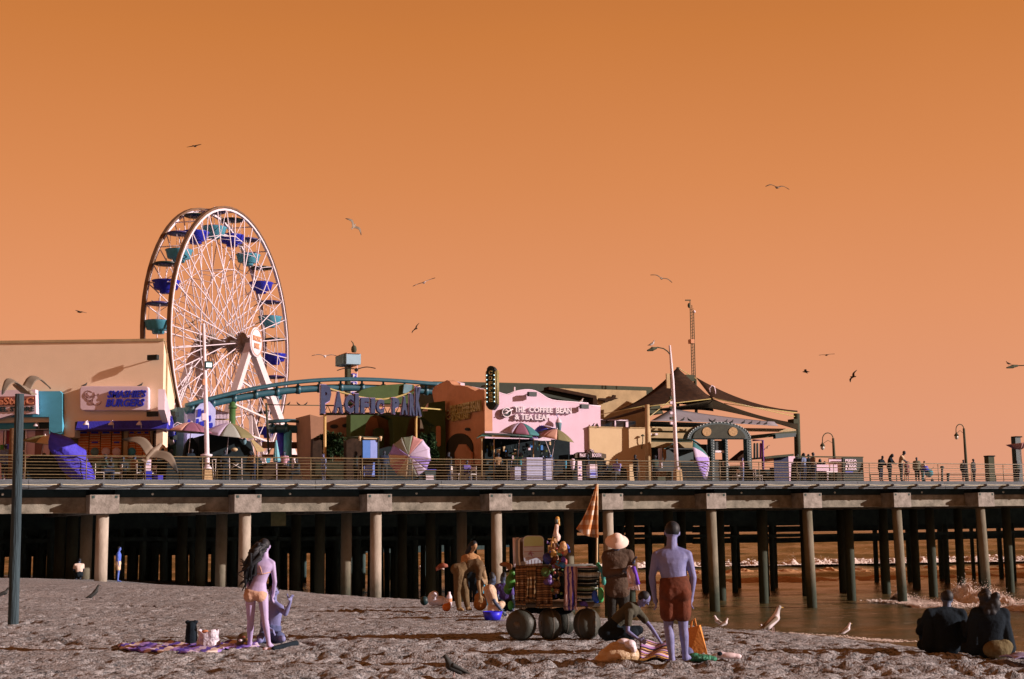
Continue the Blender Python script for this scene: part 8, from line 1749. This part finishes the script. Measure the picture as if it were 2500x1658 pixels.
F_ = [('dark gull gliding alone above the wheel, highest of all', 475, 357, 44, -20, -4, 0, 10, -10, MG_D), ('gull banking steeply with one wing down right of the wheel top', 863, 553, 62, 30, 42, 62, 30, -26, MG_B),
      ('pale gull tilted with its right wing up in mid sky', 1035, 690, 62, 15, -22, 0, 6, -6, MG_P), ('small dark gull banking below the pale tilted one', 1015, 803, 36, 40, -50, 0, 14, 0, MG_D),
      ('grey gull with arched wings above the radio mast', 1615, 680, 60, -10, 22, 12, 16, -22, MG_B), ('gull with drooping dark wing tips at the upper right', 1897, 458, 66, 8, 6, 16, 22, -28, MG_B),
      ('thin dark gull gliding at the right, highest of the trio', 2018, 867, 42, 10, -5, 0, 8, -6, MG_D), ('small dark bird seen edge on, leftmost of the right trio', 1968, 908, 44, 75, 8, 0, 12, -10, MG_D), ('small dark bird banking, rightmost of the trio', 2083, 920, 44, 40, -48, 0, 14, -6, MG_D),
      ('pale gull with arched wings left of the parking tower', 793, 870, 66, 0, 2, 0, 18, -20, MG_P), ('dark gull with very wide wings crossing in front of the parking tower', 870, 903, 98, 5, -3, 0, 16, -18, MG_D),
      ('small dark bird flying alone left of the wheel', 196, 762, 46, 72, 0, 0, 10, -8, MG_D), ('gull with raised dark wing flying before the cream wall', 229, 893, 44, 25, -46, 20, 8, -6, MG_B),
      ('large brown gull with white collar flying low before the burger stand', 372, 1106, 175, -10, 30, 48, 14, -20, MG_B), ('large brown gull passing behind the top of the wooden post', 58, 952, 190, 62, -10, 20, 44, -46, MG_B),
      ('small white gull gliding under the deck edge between two pile caps', 450, 1222, 44, -30, 6, 0, 8, 0, MG_P), ('dark winged gull in front of the wheel spokes, upper of the pair', 470, 787, 50, 35, -22, 0, 16, -8, MG_B), ('dark gull in front of the wheel spokes, lower of the pair', 464, 799, 44, 20, -28, 0, 8, -14, MG_D),
      ('small pale gull behind the hanging bars near the tent mast', 1872, 1094, 26, 40, -30, 0, 14, -6, MG_P), ('pale gull seen before the left rim of the wheel', 376, 737, 30, 70, 10, 0, 10, -20, MG_P), ('dark bird flying close by the rim below the cream corner', 440, 936, 26, 60, 8, 0, 8, -8, MG_D)]
for lab, px, py, sp_, yw, rl, pt, i_, o_, mt_ in F_: gull(lab, px, py, sp_, yw, rl, pt, i_, o_, mt_=mt_)
def perched(label, p, yaw, s_=1.0, mt_=MG_P, name='gull', cat='gull', stand=True, upright=.5, group=None, beak=None):
    p = Vector(p); t = thing(name, label, cat, p, R(yaw), group); Mx = pmat(t)      # faces local +x
    def L(a, b, c): return Mx @ (Vector((a, b, c)) * s_)
    mb = MB(); u_ = upright; lg = .09 if stand else .0
    mb.cap(L(-.10, 0, lg + .06), .055 * s_, L(.06, 0, lg + .10 + .08 * u_), .072 * s_); mb.cap(L(.06, 0, lg + .10 + .08 * u_), .062 * s_, L(.11, 0, lg + .18 + .12 * u_), .036 * s_)
    mb.cap(L(.11, 0, lg + .19 + .12 * u_), .034 * s_, L(.135, 0, lg + .215 + .12 * u_), .036 * s_); mb.cap(L(-.12, 0, lg + .05), .035 * s_, L(-.26, 0, lg + .02), .014 * s_)
    o = mb.build('body', mt_, t); soften(o, .009 if s_ > .6 else .007, 1)
    for sy in (-.045, .045): MB().cap(L(-.20, sy, lg + .04), .018 * s_, L(.03, sy * 1.3, lg + .13 + .05 * u_), .036 * s_).build('wing', MG_B if mt_ is MG_P else MG_D, t)
    MB().cap(L(.165, 0, lg + .215 + .12 * u_), .012 * s_, L(.21, 0, lg + .205 + .12 * u_), .005 * s_, 6).build('beak', mat('beak ochre', (200, 150, 70)) if mt_ is MG_P else MBLKC, t)
    if stand:
        for sy in (-.025, .025): MB().tube([L(0, sy, 0), L(.0, sy, lg + .05)], .007 * s_, 5).build('leg', mat('bird leg', (190, 150, 140)), t)
    return t
perched('white gull standing upright on the sand near the water', G(1888, 1552, 3.12), 20, 1.0, upright=1.3)
perched('small white gull sitting low at the waterline right of the standing one', G(2066, 1549, 3.1), 10, .55, stand=False, upright=.9); perched('small white gull near the water just right of the orange bag', G(1755, 1528, 3.1), 190, .55, stand=False, upright=.9); perched('second small white gull beside the first one by the water', G(1768, 1530, 3.1), 10, .5, stand=False)
perched('small pale gull behind the standing white gull', G(1866, 1543, 3.1), 200, .45, stand=False)
perched('dark slim bird with raised head on the sand at the left', G(229, 1468, 3.12), 25, .85, MG_D, 'cormorant', 'bird', upright=1.5)
perched('dark bird on the sand at the left edge behind the wooden post', G(8, 1463, 3.12), 20, .9, MG_D, 'cormorant', 'bird', upright=.2)
perched('dark pigeon walking at the bottom edge of the photo', G(1108, 1664, 3.14), 205, .8, MG_D, 'pigeon', 'pigeon', upright=.6)
perched('gull standing on the curved arm lamp beside the tent', PF.W(1592, 848, 1.0), 10, 1.0, MG_P, upright=.6); perched('gull standing on the lamp head at the right edge', PF.W(2462, 893, 1.0), 170, .8, MG_B, upright=.4)
perched('white gull sitting on the pink parapet of the coffee house', PF.W(1418, 984, DC + .2), 10, 1.0, MG_P, stand=False)
for px, py, d, lab in ((207, 943, None, 'pigeon on the left top corner of the burger sign'), (343, 943, None, 'pigeon on the right top end of the burger sign')):
    perched(lab, Bf.W(px, py, -.2), 20, .7, MG_D, 'pigeon', 'pigeon', stand=False, upright=.2)
for i, px in enumerate((705, 728, 747)): perched(('leftmost', 'middle', 'rightmost')[i] + ' dark bird of the three perched on the thin wire', PF.W(px, 989, 17), (-10, 190, 20)[i], .6, MG_D, 'pigeon', 'pigeon', stand=False, upright=.8, group='dark birds on the wire')
for i, (px, py) in enumerate(((1446, 1045), (1459, 1045))): perched(('left' if i == 0 else 'right') + ' one of two pigeons on the low cream block', PF.W(px, py, 7.88), 90 * i, .8, MG_D, 'pigeon', 'pigeon', stand=False, upright=1.0, group='pigeons on the cream block')
rr = random.Random(8)
for i, px in enumerate((1667, 1683, 1735, 1743, 1772, 1786, 1815, 1833, 1853, 1870)): perched(('pigeon %s on the pale grey fabric edge under the tent' % ('at the left end', 'second from left', 'third from left', 'fourth from left', 'fifth from left', 'fifth from right', 'fourth from right', 'third from right', 'second from right', 'at the right end')[i]), PF.W(px, 1028 + (px - 1667) * .045, 7.9), rr.choice((30, 200, 10)), .85, MG_D, 'pigeon', 'pigeon', stand=False, upright=.3, group='pigeons along the grey tent fabric')
finish()
